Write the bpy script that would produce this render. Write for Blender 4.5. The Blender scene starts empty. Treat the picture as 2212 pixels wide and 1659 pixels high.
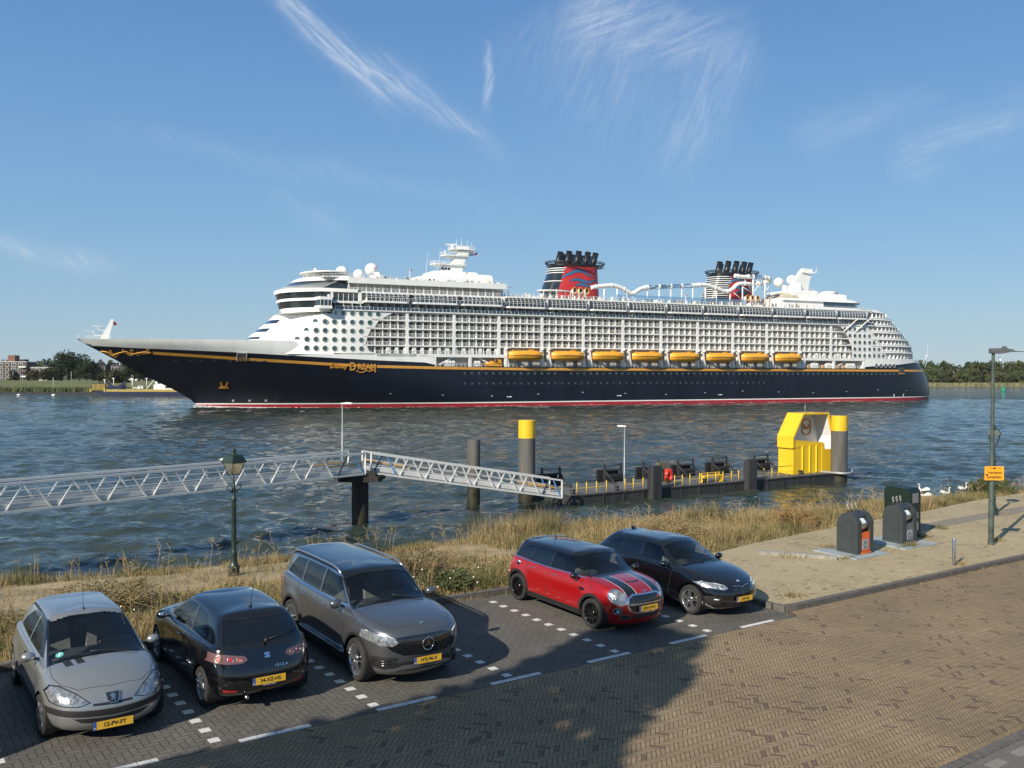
import bpy, bmesh, math, random
import numpy as np
from mathutils import Vector, Matrix
from mathutils.bvhtree import BVHTree
# ---------------------------------------------------------------- camera, sky, sun, exposure
scene = bpy.context.scene
C = scene.collection
H = 12.4                                   # camera height above the water (z = 0)
cam_data = bpy.data.cameras.new('camera')
cam_data.sensor_width = 36.0
cam_data.lens = 1950 / 2212 * 36.0
cam_data.clip_start = 0.3
cam_data.clip_end = 12000
cam = bpy.data.objects.new('camera', cam_data); C.objects.link(cam)
PITCH = math.atan((829.5 - 797.8) / 1950); ROLL = math.radians(0.2)
cam.matrix_world = (Matrix.Translation((0, 0, H)) @ Matrix.Rotation(math.pi / 2 - PITCH, 4, 'X')
     @ Matrix.Rotation(ROLL, 4, 'Z'))
scene.camera = cam
scene.render.resolution_x = 1024; scene.render.resolution_y = 768
scene.view_settings.view_transform = 'Standard'; scene.view_settings.look = 'None'
scene.view_settings.gamma = 1.0; scene.view_settings.exposure = 0.27
SUN_EL = math.radians(31.0); SUN_AZ_SHADOW = math.radians(53.8)   # heading in which shadows fall (from +x)
sx, sy = math.cos(SUN_AZ_SHADOW), math.sin(SUN_AZ_SHADOW)
sun_dir = Vector((sx * math.cos(SUN_EL), sy * math.cos(SUN_EL), -math.sin(SUN_EL)))   # the way the light travels
sd = bpy.data.lights.new('sun', 'SUN'); sd.energy = 5.0; sd.angle = math.radians(0.5); sd.color = (1.0, 0.92, 0.78)
sun = bpy.data.objects.new('sun', sd); C.objects.link(sun)
sun.rotation_euler = sun_dir.to_track_quat('-Z', 'Y').to_euler()
world = bpy.data.worlds.new('World'); scene.world = world; world.use_nodes = True
def build_world():
 nt = world.node_tree; N = nt.nodes; L = nt.links
 for n in list(N): N.remove(n)
 out = N.new('ShaderNodeOutputWorld'); bg = N.new('ShaderNodeBackground'); bg.inputs[1].default_value = 0.105
 sky = N.new('ShaderNodeTexSky'); sky.sky_type = 'NISHITA'; sky.sun_disc = False
 sky.sun_elevation = SUN_EL
 to_sun = -sun_dir
 sky.sun_rotation = math.atan2(to_sun.x, to_sun.y)
 sky.altitude = 0; sky.air_density = 1.0; sky.dust_density = 0.0; sky.ozone_density = 1.6
 tc = N.new('ShaderNodeTexCoord')
 # thin cirrus: directions projected on a high flat layer (x/z, y/z), so they sit still in the sky
 sep = N.new('ShaderNodeSeparateXYZ'); L.new(tc.outputs['Generated'], sep.inputs[0])
 def m(op, a, b=None, c=None):
  n = N.new('ShaderNodeMath'); n.operation = op
  for i, v in enumerate((a, b, c)):
   if v is None: continue
   if isinstance(v, (int, float)): n.inputs[i].default_value = v
   else: L.new(v, n.inputs[i])
  return n.outputs[0]
 yy = m('MAXIMUM', sep.outputs[1], 0.02)
 u = m('DIVIDE', sep.outputs[0], yy); w = m('DIVIDE', sep.outputs[2], yy)      # tangent of azimuth / elevation
 comb = N.new('ShaderNodeCombineXYZ'); L.new(u, comb.inputs[0]); L.new(w, comb.inputs[1])
 nz = N.new('ShaderNodeTexNoise'); nz.inputs['Scale'].default_value = 9; nz.inputs['Detail'].default_value = 6
 L.new(comb.outputs[0], nz.inputs['Vector'])
 wob = m('MULTIPLY', m('SUBTRACT', nz.outputs['Fac'], 0.5), 0.05)
 fib = []
 for an in (0.75, -0.35, -1.2):
  cv = N.new('ShaderNodeCombineXYZ'); ca, sa = math.cos(an), math.sin(an)
  L.new(m('MULTIPLY', m('SUBTRACT', m('MULTIPLY', u, ca), m('MULTIPLY', w, sa)), 16.0), cv.inputs[0])
  L.new(m('MULTIPLY', m('ADD', m('MULTIPLY', w, ca), m('MULTIPLY', u, sa)), 110.0), cv.inputs[1])
  f = N.new('ShaderNodeTexNoise'); f.inputs['Scale'].default_value = 1.0; f.inputs['Detail'].default_value = 8; f.inputs['Roughness'].default_value = .62; f.inputs['Distortion'].default_value = 0.9
  L.new(cv.outputs[0], f.inputs['Vector']); fib.append(m('MULTIPLY', m('MAXIMUM', m('SUBTRACT', f.outputs['Fac'], 0.40), 0.0), 3.8))
 def streak(u0, w0, u1, w1, wid0, wid1, amp, fi=0):
  # soft band along a segment with fibrous texture across it
  dx, dy = u1 - u0, w1 - w0; Ln = math.hypot(dx, dy); dx /= Ln; dy /= Ln
  a = m('ADD', m('MULTIPLY', m('SUBTRACT', u, u0), dx), m('MULTIPLY', m('SUBTRACT', w, w0), dy))
  b = m('ADD', m('ADD', m('MULTIPLY', m('SUBTRACT', u, u0), -dy), m('MULTIPLY', m('SUBTRACT', w, w0), dx)), wob)
  t = m('DIVIDE', a, Ln)
  wd = m('ADD', m('MULTIPLY', t, wid1 - wid0), wid0); wd = m('MAXIMUM', wd, 0.004)
  g = m('POWER', 2.718, m('MULTIPLY', m('POWER', m('DIVIDE', b, wd), 2.0), -1.0))
  e = m('MULTIPLY', m('SMOOTH_MIN', m('MULTIPLY', t, 6.0), 1.0, 0.2), m('SMOOTH_MIN', m('MULTIPLY', m('SUBTRACT', 1.0, t), 3.0), 1.0, 0.2))
  e = m('MAXIMUM', e, 0.0)
  fr = m('ADD', m('MULTIPLY', fib[fi], .62), .22)
  return m('MULTIPLY', m('MULTIPLY', m('MULTIPLY', g, e), fr), amp)
 def P(px, py): return ((px - 1106) / 1950, (797.8 - py) / 1950)
 tot = None
 for (a, b, w0, w1, amp, an) in [
  ((560, -40), (900, 250), .010, .016, .75, 0), ((780, 110), (1110, 360), .016, .010, .40, 0), ((1045, 85), (1048, 260), .004, .004, .5, 2),
  ((1190, 30), (1640, 95), .045, .022, .40, 1), ((1600, 60), (1420, 400), .030, .03, .30, 2), ((1200, -20), (1380, 330), .08, .05, .20, 2),
  ((1690, 300), (2060, 200), .02, .016, .2, 1), ((1900, 370), (2300, 190), .02, .025, .26, 1), ((180, 270), (1240, 480), .010, .014, .11, 0),
  ((-60, 525), (290, 585), .012, .010, .36, 0), ((585, 400), (760, 520), .012, .02, .13, 0)]:
  s = streak(*P(*a), *P(*b), w0, w1, amp, an)
  tot = s if tot is None else m('ADD', tot, s)
 front = m('GREATER_THAN', sep.outputs[1], 0.05)
 # beyond the framed part of the sky: generic wisps so that reflections and side views have some too
 nz2 = N.new('ShaderNodeTexNoise'); nz2.inputs['Scale'].default_value = 3; nz2.inputs['Detail'].default_value = 6
 mp = N.new('ShaderNodeMapping'); mp.inputs['Scale'].default_value = (1, 3, 2); L.new(tc.outputs['Generated'], mp.inputs[0]); L.new(mp.outputs[0], nz2.inputs['Vector'])
 gen = m('MULTIPLY', m('MAXIMUM', m('SUBTRACT', nz2.outputs['Fac'], 0.56), 0.0), 0.9)
 tot = m('ADD', m('MULTIPLY', tot, front), m('MULTIPLY', gen, m('SUBTRACT', 1.0, front)))
 tot = m('MINIMUM', m('MAXIMUM', tot, 0.0), 0.85)
 mix = N.new('ShaderNodeMix'); mix.data_type = 'RGBA'
 L.new(tot, mix.inputs[0]); L.new(sky.outputs[0], mix.inputs[6]); mix.inputs[7].default_value = (6.2, 6.6, 7.2, 1)
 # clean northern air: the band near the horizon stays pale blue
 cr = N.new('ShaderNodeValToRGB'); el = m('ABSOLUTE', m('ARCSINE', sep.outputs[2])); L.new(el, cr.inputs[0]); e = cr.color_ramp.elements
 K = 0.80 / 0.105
 e[0].position = 0.0; e[0].color = (.335 * K, .505 * K, .625 * K, 1); e[1].position = 1.0; e[1].color = (.17 * K, .25 * K, .36 * K, 1)  # overhead end paled, out of view, so the ambient light is less blue
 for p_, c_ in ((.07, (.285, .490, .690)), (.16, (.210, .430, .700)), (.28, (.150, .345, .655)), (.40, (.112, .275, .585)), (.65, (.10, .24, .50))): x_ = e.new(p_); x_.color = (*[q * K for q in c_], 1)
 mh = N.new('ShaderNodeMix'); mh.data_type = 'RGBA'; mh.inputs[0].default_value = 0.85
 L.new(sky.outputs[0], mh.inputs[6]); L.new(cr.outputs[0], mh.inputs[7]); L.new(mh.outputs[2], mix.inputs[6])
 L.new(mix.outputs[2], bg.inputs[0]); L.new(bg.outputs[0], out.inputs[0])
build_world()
# ---------------------------------------------------------------- helpers
def tag(o, label=None, cat=None, group=None, kind=None):
 if label: o['label'] = label
 if cat: o['category'] = cat
 if group: o['group'] = group
 if kind: o['kind'] = kind
 return o
def empty(name, loc=(0, 0, 0), rz=0.0, label=None, cat=None, group=None, parent=None):
 o = bpy.data.objects.new(name, None); C.objects.link(o); o.empty_display_size = 0.5
 o.location = loc; o.rotation_euler = (0, 0, rz)
 if parent: o.parent = parent
 return tag(o, label, cat, group)
MATS = {}
def nodes_of(m):
 return m.node_tree.nodes, m.node_tree.links, m.node_tree.nodes['Principled BSDF']
def mat(name, col, rough=0.6, metal=0.0, var=0.0, scale=3.0, bump=0.0, coat=0.0, spec=0.5, dirt=None, emis=None, stretch=None):
 if name in MATS: return MATS[name]
 m = bpy.data.materials.new(name); m.use_nodes = True; N, L, B = nodes_of(m)
 B.inputs['Base Color'].default_value = (*col, 1); B.inputs['Roughness'].default_value = rough
 B.inputs['Metallic'].default_value = metal; B.inputs['Specular IOR Level'].default_value = spec
 if coat: B.inputs['Coat Weight'].default_value = coat; B.inputs['Coat Roughness'].default_value = 0.04
 if emis: B.inputs['Emission Color'].default_value = (*emis[0], 1); B.inputs['Emission Strength'].default_value = emis[1]
 if var or bump or dirt:
  tc = N.new('ShaderNodeTexCoord'); nz = N.new('ShaderNodeTexNoise'); nz.inputs['Scale'].default_value = scale
  nz.inputs['Detail'].default_value = 6
  if stretch:
   mp = N.new('ShaderNodeMapping'); mp.inputs['Scale'].default_value = stretch
   L.new(tc.outputs['Object'], mp.inputs[0]); L.new(mp.outputs[0], nz.inputs['Vector'])
  else: L.new(tc.outputs['Object'], nz.inputs['Vector'])
  if var or dirt:
   cr = N.new('ShaderNodeValToRGB'); cr.color_ramp.elements[0].position = 0.3; cr.color_ramp.elements[1].position = 0.7
   d = dirt if dirt else tuple(max(0, c * (1 - var)) for c in col)
   cr.color_ramp.elements[0].color = (*d, 1); cr.color_ramp.elements[1].color = (*[min(1, c * (1 + (var if not dirt else 0))) for c in col], 1)
   L.new(nz.outputs['Fac'], cr.inputs[0]); L.new(cr.outputs[0], B.inputs['Base Color'])
  if bump:
   bp = N.new('ShaderNodeBump'); bp.inputs['Strength'].default_value = bump; bp.inputs['Distance'].default_value = 0.02
   L.new(nz.outputs['Fac'], bp.inputs['Height']); L.new(bp.outputs[0], B.inputs['Normal'])
 MATS[name] = m; return m
class MB:
 """collects shapes, builds ONE mesh object"""
 def __init__(s): s.v = []; s.f = []; s.m = []; s.sm = []; s.mi = 0; s.smooth = False; s.T = None
 def add(s, vs, fs):
  o = len(s.v)
  if s.T is not None: vs = [tuple(s.T @ Vector(p)) for p in vs]
  s.v += [tuple(p) for p in vs]
  for f in fs:
   s.f.append([i + o for i in f]); s.m.append(s.mi); s.sm.append(s.smooth)
  return s
 def box(s, x0, x1, y0, y1, z0, z1):
  s.add([(x0, y0, z0), (x1, y0, z0), (x1, y1, z0), (x0, y1, z0), (x0, y0, z1), (x1, y0, z1), (x1, y1, z1), (x0, y1, z1)],
     [(0, 3, 2, 1), (4, 5, 6, 7), (0, 1, 5, 4), (1, 2, 6, 5), (2, 3, 7, 6), (3, 0, 4, 7)]); return s
 def bar(s, a, b, w, h=None, up=(0, 0, 1)):
  a = Vector(a); b = Vector(b); h = h or w; d = (b - a)
  if d.length < 1e-6: return s
  d.normalize(); u = Vector(up)
  if abs(d.dot(u)) > 0.98: u = Vector((1, 0, 0))
  r = d.cross(u).normalized(); u = r.cross(d)
  vs = []
  for p in (a, b):
   for (i, j) in ((-1, -1), (1, -1), (1, 1), (-1, 1)): vs.append(p + r * (i * w / 2) + u * (j * h / 2))
  s.add(vs, [(0, 1, 2, 3), (7, 6, 5, 4), (0, 4, 5, 1), (1, 5, 6, 2), (2, 6, 7, 3), (3, 7, 4, 0)]); return s
 def tube(s, pts, r, n=8, cap=True, closed=False):
  pts = [Vector(p) for p in pts]; k = len(pts); rs = r if isinstance(r, (list, tuple)) else [r] * k
  sm = s.smooth; rings = []; up = None; vs = []
  for i in range(k):
   d = (pts[(i + 1) % k] - pts[i - 1]) if closed else (pts[min(i + 1, k - 1)] - pts[max(i - 1, 0)])
   d.normalize()
   if up is None: up = Vector((0, 0, 1)) if abs(d.z) < 0.9 else Vector((1, 0, 0))
   a = d.cross(up).normalized(); up = a.cross(d).normalized()
   for j in range(n):
    t = 2 * math.pi * j / n; vs.append(pts[i] + (a * math.cos(t) + up * math.sin(t)) * rs[i])
  fs = []
  for i in range(k if closed else k - 1):
   i2 = (i + 1) % k
   for j in range(n): fs.append((i * n + j, i * n + (j + 1) % n, i2 * n + (j + 1) % n, i2 * n + j))
  s.smooth = True; o = len(s.v); s.add(vs, fs); s.smooth = False
  if cap and not closed: s.f += [[o + j for j in range(n)][::-1], [o + (k - 1) * n + j for j in range(n)]]; s.m += [s.mi] * 2; s.sm += [False] * 2
  s.smooth = sm; return s
 def cyl(s, c, r, z0, z1, n=16, r2=None):
  return s.tube([(c[0], c[1], z0), (c[0], c[1], z1)], [r, r if r2 is None else r2], n)
 def lathe(s, prof, c=(0, 0, 0), n=24, axis='z', closed=False):
  vs = []; k = len(prof)
  for (r, h) in prof:
   for j in range(n):
    t = 2 * math.pi * j / n; a, b = r * math.cos(t), r * math.sin(t)
    p = (a, b, h) if axis == 'z' else ((a, h, b) if axis == 'y' else (h, a, b))
    vs.append((c[0] + p[0], c[1] + p[1], c[2] + p[2]))
  fs = []
  for i in range(k if closed else k - 1):
   i2 = (i + 1) % k
   for j in range(n): fs.append((i * n + j, i * n + (j + 1) % n, i2 * n + (j + 1) % n, i2 * n + j))
  sm = s.smooth; s.smooth = True; s.add(vs, fs); s.smooth = sm; return s
 def ball(s, c, r, n=16, sq=(1, 1, 1)):
  k = n // 2; prof = [(r * math.sin(math.pi * i / k) + 1e-5, -r * math.cos(math.pi * i / k)) for i in range(k + 1)]
  o = len(s.v); s.lathe(prof, (0, 0, 0), n)
  for i in range(o, len(s.v)):
   p = s.v[i]; s.v[i] = (c[0] + p[0] * sq[0], c[1] + p[1] * sq[1], c[2] + p[2] * sq[2])
  return s
 def prism(s, poly, d0, d1, axis='y'):
  """poly in the plane across axis, pushed from d0 to d1"""
  def P(a, b, d): return (a, d, b) if axis == 'y' else ((a, b, d) if axis == 'z' else (d, a, b))
  n = len(poly); vs = [P(a, b, d0) for a, b in poly] + [P(a, b, d1) for a, b in poly]
  fs = [tuple(range(n))[::-1], tuple(range(n, 2 * n))] + [(i, (i + 1) % n, n + (i + 1) % n, n + i) for i in range(n)]
  s.add(vs, fs); return s
 def grid(s, rows, flip=False, closed=False):
  n = len(rows[0]); vs = [p for r in rows for p in r]; fs = []
  for i in range(len(rows) - 1):
   for j in range(n if closed else n - 1):
    q = (i * n + j, i * n + (j + 1) % n, (i + 1) * n + (j + 1) % n, (i + 1) * n + j)
    fs.append(q[::-1] if flip else q)
  s.add(vs, fs); return s
 def build(s, name, mats, parent=None, loc=None, rz=0, recalc=True, kind=None, label=None):
  me = bpy.data.meshes.new(name); me.from_pydata(s.v, [], s.f)
  mats = mats if isinstance(mats, (list, tuple)) else [mats]
  for m in mats: me.materials.append(m)
  me.polygons.foreach_set('material_index', s.m); me.polygons.foreach_set('use_smooth', s.sm)
  if recalc:
   bm = bmesh.new(); bm.from_mesh(me); bmesh.ops.recalc_face_normals(bm, faces=bm.faces); bm.to_mesh(me); bm.free()
  me.update()
  o = bpy.data.objects.new(name, me); C.objects.link(o)
  if parent: o.parent = parent
  if loc: o.location = loc
  if rz: o.rotation_euler = (0, 0, rz)
  if kind: o['kind'] = kind
  if label: o['label'] = label
  return o
def mesh_np(name, verts, faces_quads, mats, parent=None, smooth=False, mi=None, cols=None):
 """fast mesh from numpy arrays; faces (n,3) or (n,4)"""
 me = bpy.data.meshes.new(name); k = faces_quads.shape[1]; n = len(faces_quads)
 me.vertices.add(len(verts)); me.vertices.foreach_set('co', np.asarray(verts, np.float32).ravel())
 me.loops.add(n * k); me.loops.foreach_set('vertex_index', faces_quads.astype(np.int32).ravel())
 me.polygons.add(n); me.polygons.foreach_set('loop_start', np.arange(0, n * k, k, dtype=np.int32))
 me.polygons.foreach_set('loop_total', np.full(n, k, np.int32))
 if mi is not None: me.polygons.foreach_set('material_index', mi.astype(np.int32))
 me.polygons.foreach_set('use_smooth', np.full(n, smooth))
 for m in (mats if isinstance(mats, (list, tuple)) else [mats]): me.materials.append(m)
 if cols is not None:
  at = me.attributes.new('tint', 'FLOAT_COLOR', 'POINT'); at.data.foreach_set('color', np.asarray(cols, np.float32).ravel())
 me.update(calc_edges=True); me.validate()
 o = bpy.data.objects.new(name, me); C.objects.link(o)
 if parent: o.parent = parent
 return o
def copy_tree(o, parent=None):
 c = o.copy(); C.objects.link(c); c.parent = parent
 for ch in list(o.children): copy_tree(ch, c)
 return c
def text_mesh(txt, size, bold=0.0, extrude=0.002, sx=1.0):
 """text as vertices/faces lying in the XY plane, centred"""
 cu = bpy.data.curves.new('txt', 'FONT'); cu.body = txt; cu.size = size; cu.align_x = 'CENTER'; cu.align_y = 'CENTER'
 cu.extrude = extrude; cu.offset = bold; cu.resolution_u = 3
 ob = bpy.data.objects.new('txt', cu); C.objects.link(ob)
 dg = bpy.context.evaluated_depsgraph_get(); me = bpy.data.meshes.new_from_object(ob.evaluated_get(dg))
 vs = [(v.co.x * sx, v.co.y, v.co.z) for v in me.vertices]; fs = [tuple(p.vertices) for p in me.polygons]
 bpy.data.objects.remove(ob); bpy.data.curves.remove(cu); bpy.data.meshes.remove(me)
 return vs, fs
def add_text(mb, txt, size, M, bold=0.0, extrude=0.002, sx=1.0):
 vs, fs = text_mesh(txt, size, bold, extrude, sx); old = mb.T
 mb.T = (old @ M) if old is not None else M; mb.add(vs, fs); mb.T = old
# street frame: u along the road, v from the road towards the river
TH = math.radians(36.5); EU = Vector((math.cos(TH), math.sin(TH))); EV = Vector((-EU.y, EU.x))
def uv(u, v): p = EU * u + EV * v; return p.x, p.y
def zp(x, y): return H - 5.5 - 0.03 * x + 0.008 * y             # the paved plane, falling to the right
def uvz(u, v, dz=0.0): x, y = uv(u, v); return (x, y, zp(x, y) + dz)
rng = random.Random(7); nrg = np.random.default_rng(7)
# ---------------------------------------------------------------- paving materials
def brick_mat(name, w, n, ang, cols, mortar, gap=0.06, bond='herring', rough=0.85, dark=None, darkp=0.06, patch=None, soft=0.5, sand=None):
 """procedural paving. w = brick width (m), n = length/width, ang = turn against the street frame"""
 m = bpy.data.materials.new(name); m.use_nodes = True; N, L, B = nodes_of(m)
 def M(op, a, b=None, c=None):
  nd = N.new('ShaderNodeMath'); nd.operation = op
  for i, v in enumerate((a, b, c)):
   if v is None: continue
   if isinstance(v, (int, float)): nd.inputs[i].default_value = v
   else: L.new(v, nd.inputs[i])
  return nd.outputs[0]
 tc = N.new('ShaderNodeTexCoord'); mp = N.new('ShaderNodeMapping'); mp.vector_type = 'POINT'
 mp.inputs['Rotation'].default_value = (0, 0, -(TH + ang)); L.new(tc.outputs['Object'], mp.inputs[0])
 # settled, hand-laid courses: bend the lines a little
 nzw = N.new('ShaderNodeTexNoise'); nzw.inputs['Scale'].default_value = 0.9; nzw.inputs['Detail'].default_value = 3; L.new(tc.outputs['Object'], nzw.inputs['Vector'])
 va = N.new('ShaderNodeVectorMath'); va.operation = 'MULTIPLY_ADD'; L.new(nzw.outputs['Color'], va.inputs[0]); va.inputs[1].default_value = (0.09, 0.09, 0); L.new(mp.outputs[0], va.inputs[2])
 sp = N.new('ShaderNodeSeparateXYZ'); L.new(va.outputs[0], sp.inputs[0])
 X = M('DIVIDE', sp.outputs[0], w); Y = M('DIVIDE', sp.outputs[1], w)
 if bond == 'herring':
  i = M('FLOOR', X); j = M('FLOOR', Y); fx = M('SUBTRACT', X, i); fy = M('SUBTRACT', Y, j)
  t = M('FLOORED_MODULO', M('ADD', M('SUBTRACT', i, j), 0.001), 2 * n); t = M('ROUND', t)
  isH = M('LESS_THAN', t, n - 0.5); r = M('SUBTRACT', 2 * n - 1, t)
  def sel(a, b): return M('ADD', M('MULTIPLY', isH, a), M('MULTIPLY', M('SUBTRACT', 1.0, isH), b))
  la = M('MULTIPLY', sel(M('ADD', fx, t), M('ADD', fy, r)), 1.0); lb = sel(fy, fx)
  ida = sel(M('SUBTRACT', i, t), M('ADD', i, 0.37)); idb = sel(j, M('SUBTRACT', j, r))
 else:
  j = M('FLOOR', Y); fy = M('SUBTRACT', Y, j); X2 = M('ADD', M('DIVIDE', X, n), M('MULTIPLY', M('FLOORED_MODULO', M('ADD', j, 0.001), 2.0), 0.5))
  i = M('FLOOR', X2); la = M('MULTIPLY', M('SUBTRACT', X2, i), n); lb = fy; ida = i; idb = j
 d1 = M('MINIMUM', la, M('SUBTRACT', float(n), la)); d2 = M('MINIMUM', lb, M('SUBTRACT', 1.0, lb)); d = M('MINIMUM', d1, d2)
 edge = N.new('ShaderNodeMapRange'); edge.interpolation_type = 'SMOOTHSTEP'; L.new(d, edge.inputs[0]); edge.inputs[1].default_value = gap * 0.35; edge.inputs[2].default_value = gap * 1.5
 cv = N.new('ShaderNodeCombineXYZ'); L.new(ida, cv.inputs[0]); L.new(idb, cv.inputs[1])
 wn = N.new('ShaderNodeTexWhiteNoise'); wn.noise_dimensions = '2D'; L.new(cv.outputs[0], wn.inputs['Vector'])
 cr = N.new('ShaderNodeValToRGB'); cr.color_ramp.interpolation = 'CONSTANT'
 els = cr.color_ramp.elements; k = len(cols); els[0].color = (*cols[0], 1); els[1].position = 1 / k; els[1].color = (*cols[1], 1)
 for q in range(2, k): e = els.new(q / k); e.color = (*cols[q], 1)
 L.new(wn.outputs['Value'], cr.inputs[0]); col = cr.outputs[0]
 if dark:
  sw = N.new('ShaderNodeSeparateColor'); L.new(wn.outputs['Color'], sw.inputs[0])
  mx = N.new('ShaderNodeMix'); mx.data_type = 'RGBA'; L.new(M('LESS_THAN', sw.outputs[1], darkp), mx.inputs[0]); L.new(col, mx.inputs[6]); mx.inputs[7].default_value = (*dark, 1); col = mx.outputs[2]
 # large-scale wear and grime
 nz = N.new('ShaderNodeTexNoise'); nz.inputs['Scale'].default_value = 0.55; nz.inputs['Detail'].default_value = 8; nz.inputs['Roughness'].default_value = 0.65; L.new(tc.outputs['Object'], nz.inputs['Vector'])
 f = N.new('ShaderNodeMapRange'); L.new(nz.outputs['Fac'], f.inputs[0]); f.inputs[1].default_value = 0.3; f.inputs[2].default_value = 0.7; f.inputs[3].default_value = 0.80; f.inputs[4].default_value = 1.2
 nz3 = N.new('ShaderNodeTexNoise'); nz3.inputs['Scale'].default_value = 60; nz3.inputs['Detail'].default_value = 3; L.new(tc.outputs['Object'], nz3.inputs['Vector'])
 g = M('MULTIPLY', f.outputs[0], M('ADD', 0.75, M('MULTIPLY', nz3.outputs['Fac'], 0.5)))
 vm = N.new('ShaderNodeVectorMath'); vm.operation = 'SCALE'; L.new(col, vm.inputs[0]); L.new(g, vm.inputs['Scale'])
 mo = N.new('ShaderNodeMix'); mo.data_type = 'RGBA'; L.new(edge.outputs[0], mo.inputs[0]); L.new(vm.outputs[0], mo.inputs[7]); mo.inputs[6].default_value = (*mortar, 1)
 res = mo.outputs[2]
 if sand:
  ns = N.new('ShaderNodeTexNoise'); ns.inputs['Scale'].default_value = 0.35; ns.inputs['Detail'].default_value = 7; ns.inputs['Roughness'].default_value = 0.7; L.new(tc.outputs['Object'], ns.inputs['Vector'])
  fs = N.new('ShaderNodeMapRange'); L.new(ns.outputs['Fac'], fs.inputs[0]); fs.inputs[1].default_value = 0.48; fs.inputs[2].default_value = 0.6; fs.inputs[4].default_value = 0.75
  ms = N.new('ShaderNodeMix'); ms.data_type = 'RGBA'; L.new(fs.outputs[0], ms.inputs[0]); L.new(res, ms.inputs[6]); ms.inputs[7].default_value = (*sand, 1); res = ms.outputs[2]
 L.new(res, B.inputs['Base Color']); B.inputs['Roughness'].default_value = rough; B.inputs['Specular IOR Level'].default_value = 0.25
 hgt = M('ADD', edge.outputs[0], M('MULTIPLY', wn.outputs['Value'], 0.5))
 bp = N.new('ShaderNodeBump'); bp.inputs['Strength'].default_value = soft; bp.inputs['Distance'].default_value = 0.006; L.new(hgt, bp.inputs['Height']); L.new(bp.outputs[0], B.inputs['Normal'])
 MATS[name] = m; return m
m_road = brick_mat('road_clinker', 0.068, 3, math.radians(-45), [(.27, .198, .118), (.282, .207, .123), (.258, .19, .115), (.298, .22, .133), (.265, .19, .117), (.276, .206, .126)],
       (.055, .042, .03), 0.08, dark=(.165, .112, .078), darkp=0.05)
m_bay = brick_mat('bay_paver', 0.105, 2, 0.0, [(.128, .118, .103), (.138, .127, .11), (.12, .111, .098), (.133, .12, .103)], (.035, .032, .029), 0.05)
m_pave = brick_mat('yellow_paver', 0.10, 2, 0.0, [(.40, .325, .195), (.44, .36, .215), (.37, .30, .18), (.42, .34, .2)], (.20, .155, .095), 0.06, bond='run', dark=(.26, .2, .12), darkp=0.05, sand=(.40, .325, .205))
m_edge = brick_mat('edge_course', 0.10, 2, 0.0, [(.13, .118, .102), (.15, .13, .108), (.115, .106, .096), (.14, .122, .10)], (.04, .035, .03), 0.05, bond='run')
m_kerb = mat('kerb_concrete', (.115, .105, .092), 0.9, var=0.3, scale=9, bump=0.3)
m_kerb2 = mat('light_kerb', (.30, .28, .24), 0.9, var=0.3, scale=6, bump=0.3)
m_white = mat('marking_white', (.62, .61, .58), 0.8, var=0.16, scale=22, bump=0.15)
m_asph = mat('path_asphalt', (.135, .125, .108), 0.95, var=0.28, scale=26, bump=0.5)
m_slab = mat('path_slab', (.22, .205, .175), 0.95, var=0.25, scale=30, bump=0.3)
def uv_sheet(name, poly, dz, m, cuts=None):
 mb = MB(); mb.add([uvz(u, v, dz) for u, v in poly], [tuple(range(len(poly)))])
 return tag(mb.build(name, m, recalc=False), kind='structure')
# big base sheet of the near bank (reaches behind and beside the camera)
uv_sheet('ground', [(-420, -400), (600, -400), (600, 17.3), (-420, 17.3)], -0.06, mat('soil', (.17, .135, .09), 0.95, var=0.25, scale=2))
uv_sheet('road', [(-90, 6.45), (150, 6.45), (150, 12.74), (17.35, 12.74), (17.2, 12.42), (-90, 12.42)], 0.0, m_road)
uv_sheet('parking_bays', [(-40, 12.62), (17.17, 12.62), (17.17, 17.22), (-40, 17.22)], 0.0, m_bay)
uv_sheet('bay_edge_course', [(-40, 12.42), (17.2, 12.42), (17.2, 12.62), (-40, 12.62)], 0.0, m_edge)
uv_sheet('pavement', [(17.32, 13.05), (17.5, 12.9), (150, 12.9), (150, 21.5), (48, 20.1), (39.4, 19.6), (34.3, 19.0), (28.2, 18.6), (22.6, 18.0), (19.3, 17.4), (17.32, 17.3)], 0.12, m_pave)
uv_sheet('near_path', [(-90, -30), (150, -30), (150, 6.26), (-90, 6.26)], 0.10, m_asph)
def ubar(mb, pts, w, z0, z1):
 for (a, b) in zip(pts[:-1], pts[1:]):
  d = Vector((b[0] - a[0], b[1] - a[1])); d.normalize(); q = Vector((-d.y, d.x)) * w / 2
  c = [(a[0] + q.x, a[1] + q.y), (b[0] + q.x, b[1] + q.y), (b[0] - q.x, b[1] - q.y), (a[0] - q.x, a[1] - q.y)]
  mb.add([uvz(x, y, z0) for x, y in c] + [uvz(x, y, z1) for x, y in c],
      [(0, 1, 2, 3), (4, 7, 6, 5), (0, 4, 5, 1), (1, 5, 6, 2), (2, 6, 7, 3), (3, 7, 4, 0)])
k1 = MB()
u = 17.62
while u < 110: ubar(k1, [(u, 12.82), (min(u + 0.985, 110), 12.82)], 0.15, -0.05, 0.125); u += 1.0
ubar(k1, [(17.62, 12.82), (17.37, 12.88)], 0.15, -0.05, 0.124); ubar(k1, [(17.37, 12.88), (17.245, 13.10)], 0.15, -0.05, 0.123)
v = 13.12
while v < 17.1: ubar(k1, [(17.245, v), (17.245, v + 0.985)], 0.15, -0.05, 0.125); v += 1.0
tag(k1.build('kerb', m_kerb), kind='structure')
k2 = MB(); u = -40.0
while u < 17.1: ubar(k2, [(u, 17.29), (u + 0.985, 17.29)], 0.13, -0.05, 0.13); u += 1.0
tag(k2.build('back_kerb', m_kerb), kind='structure')
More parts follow.
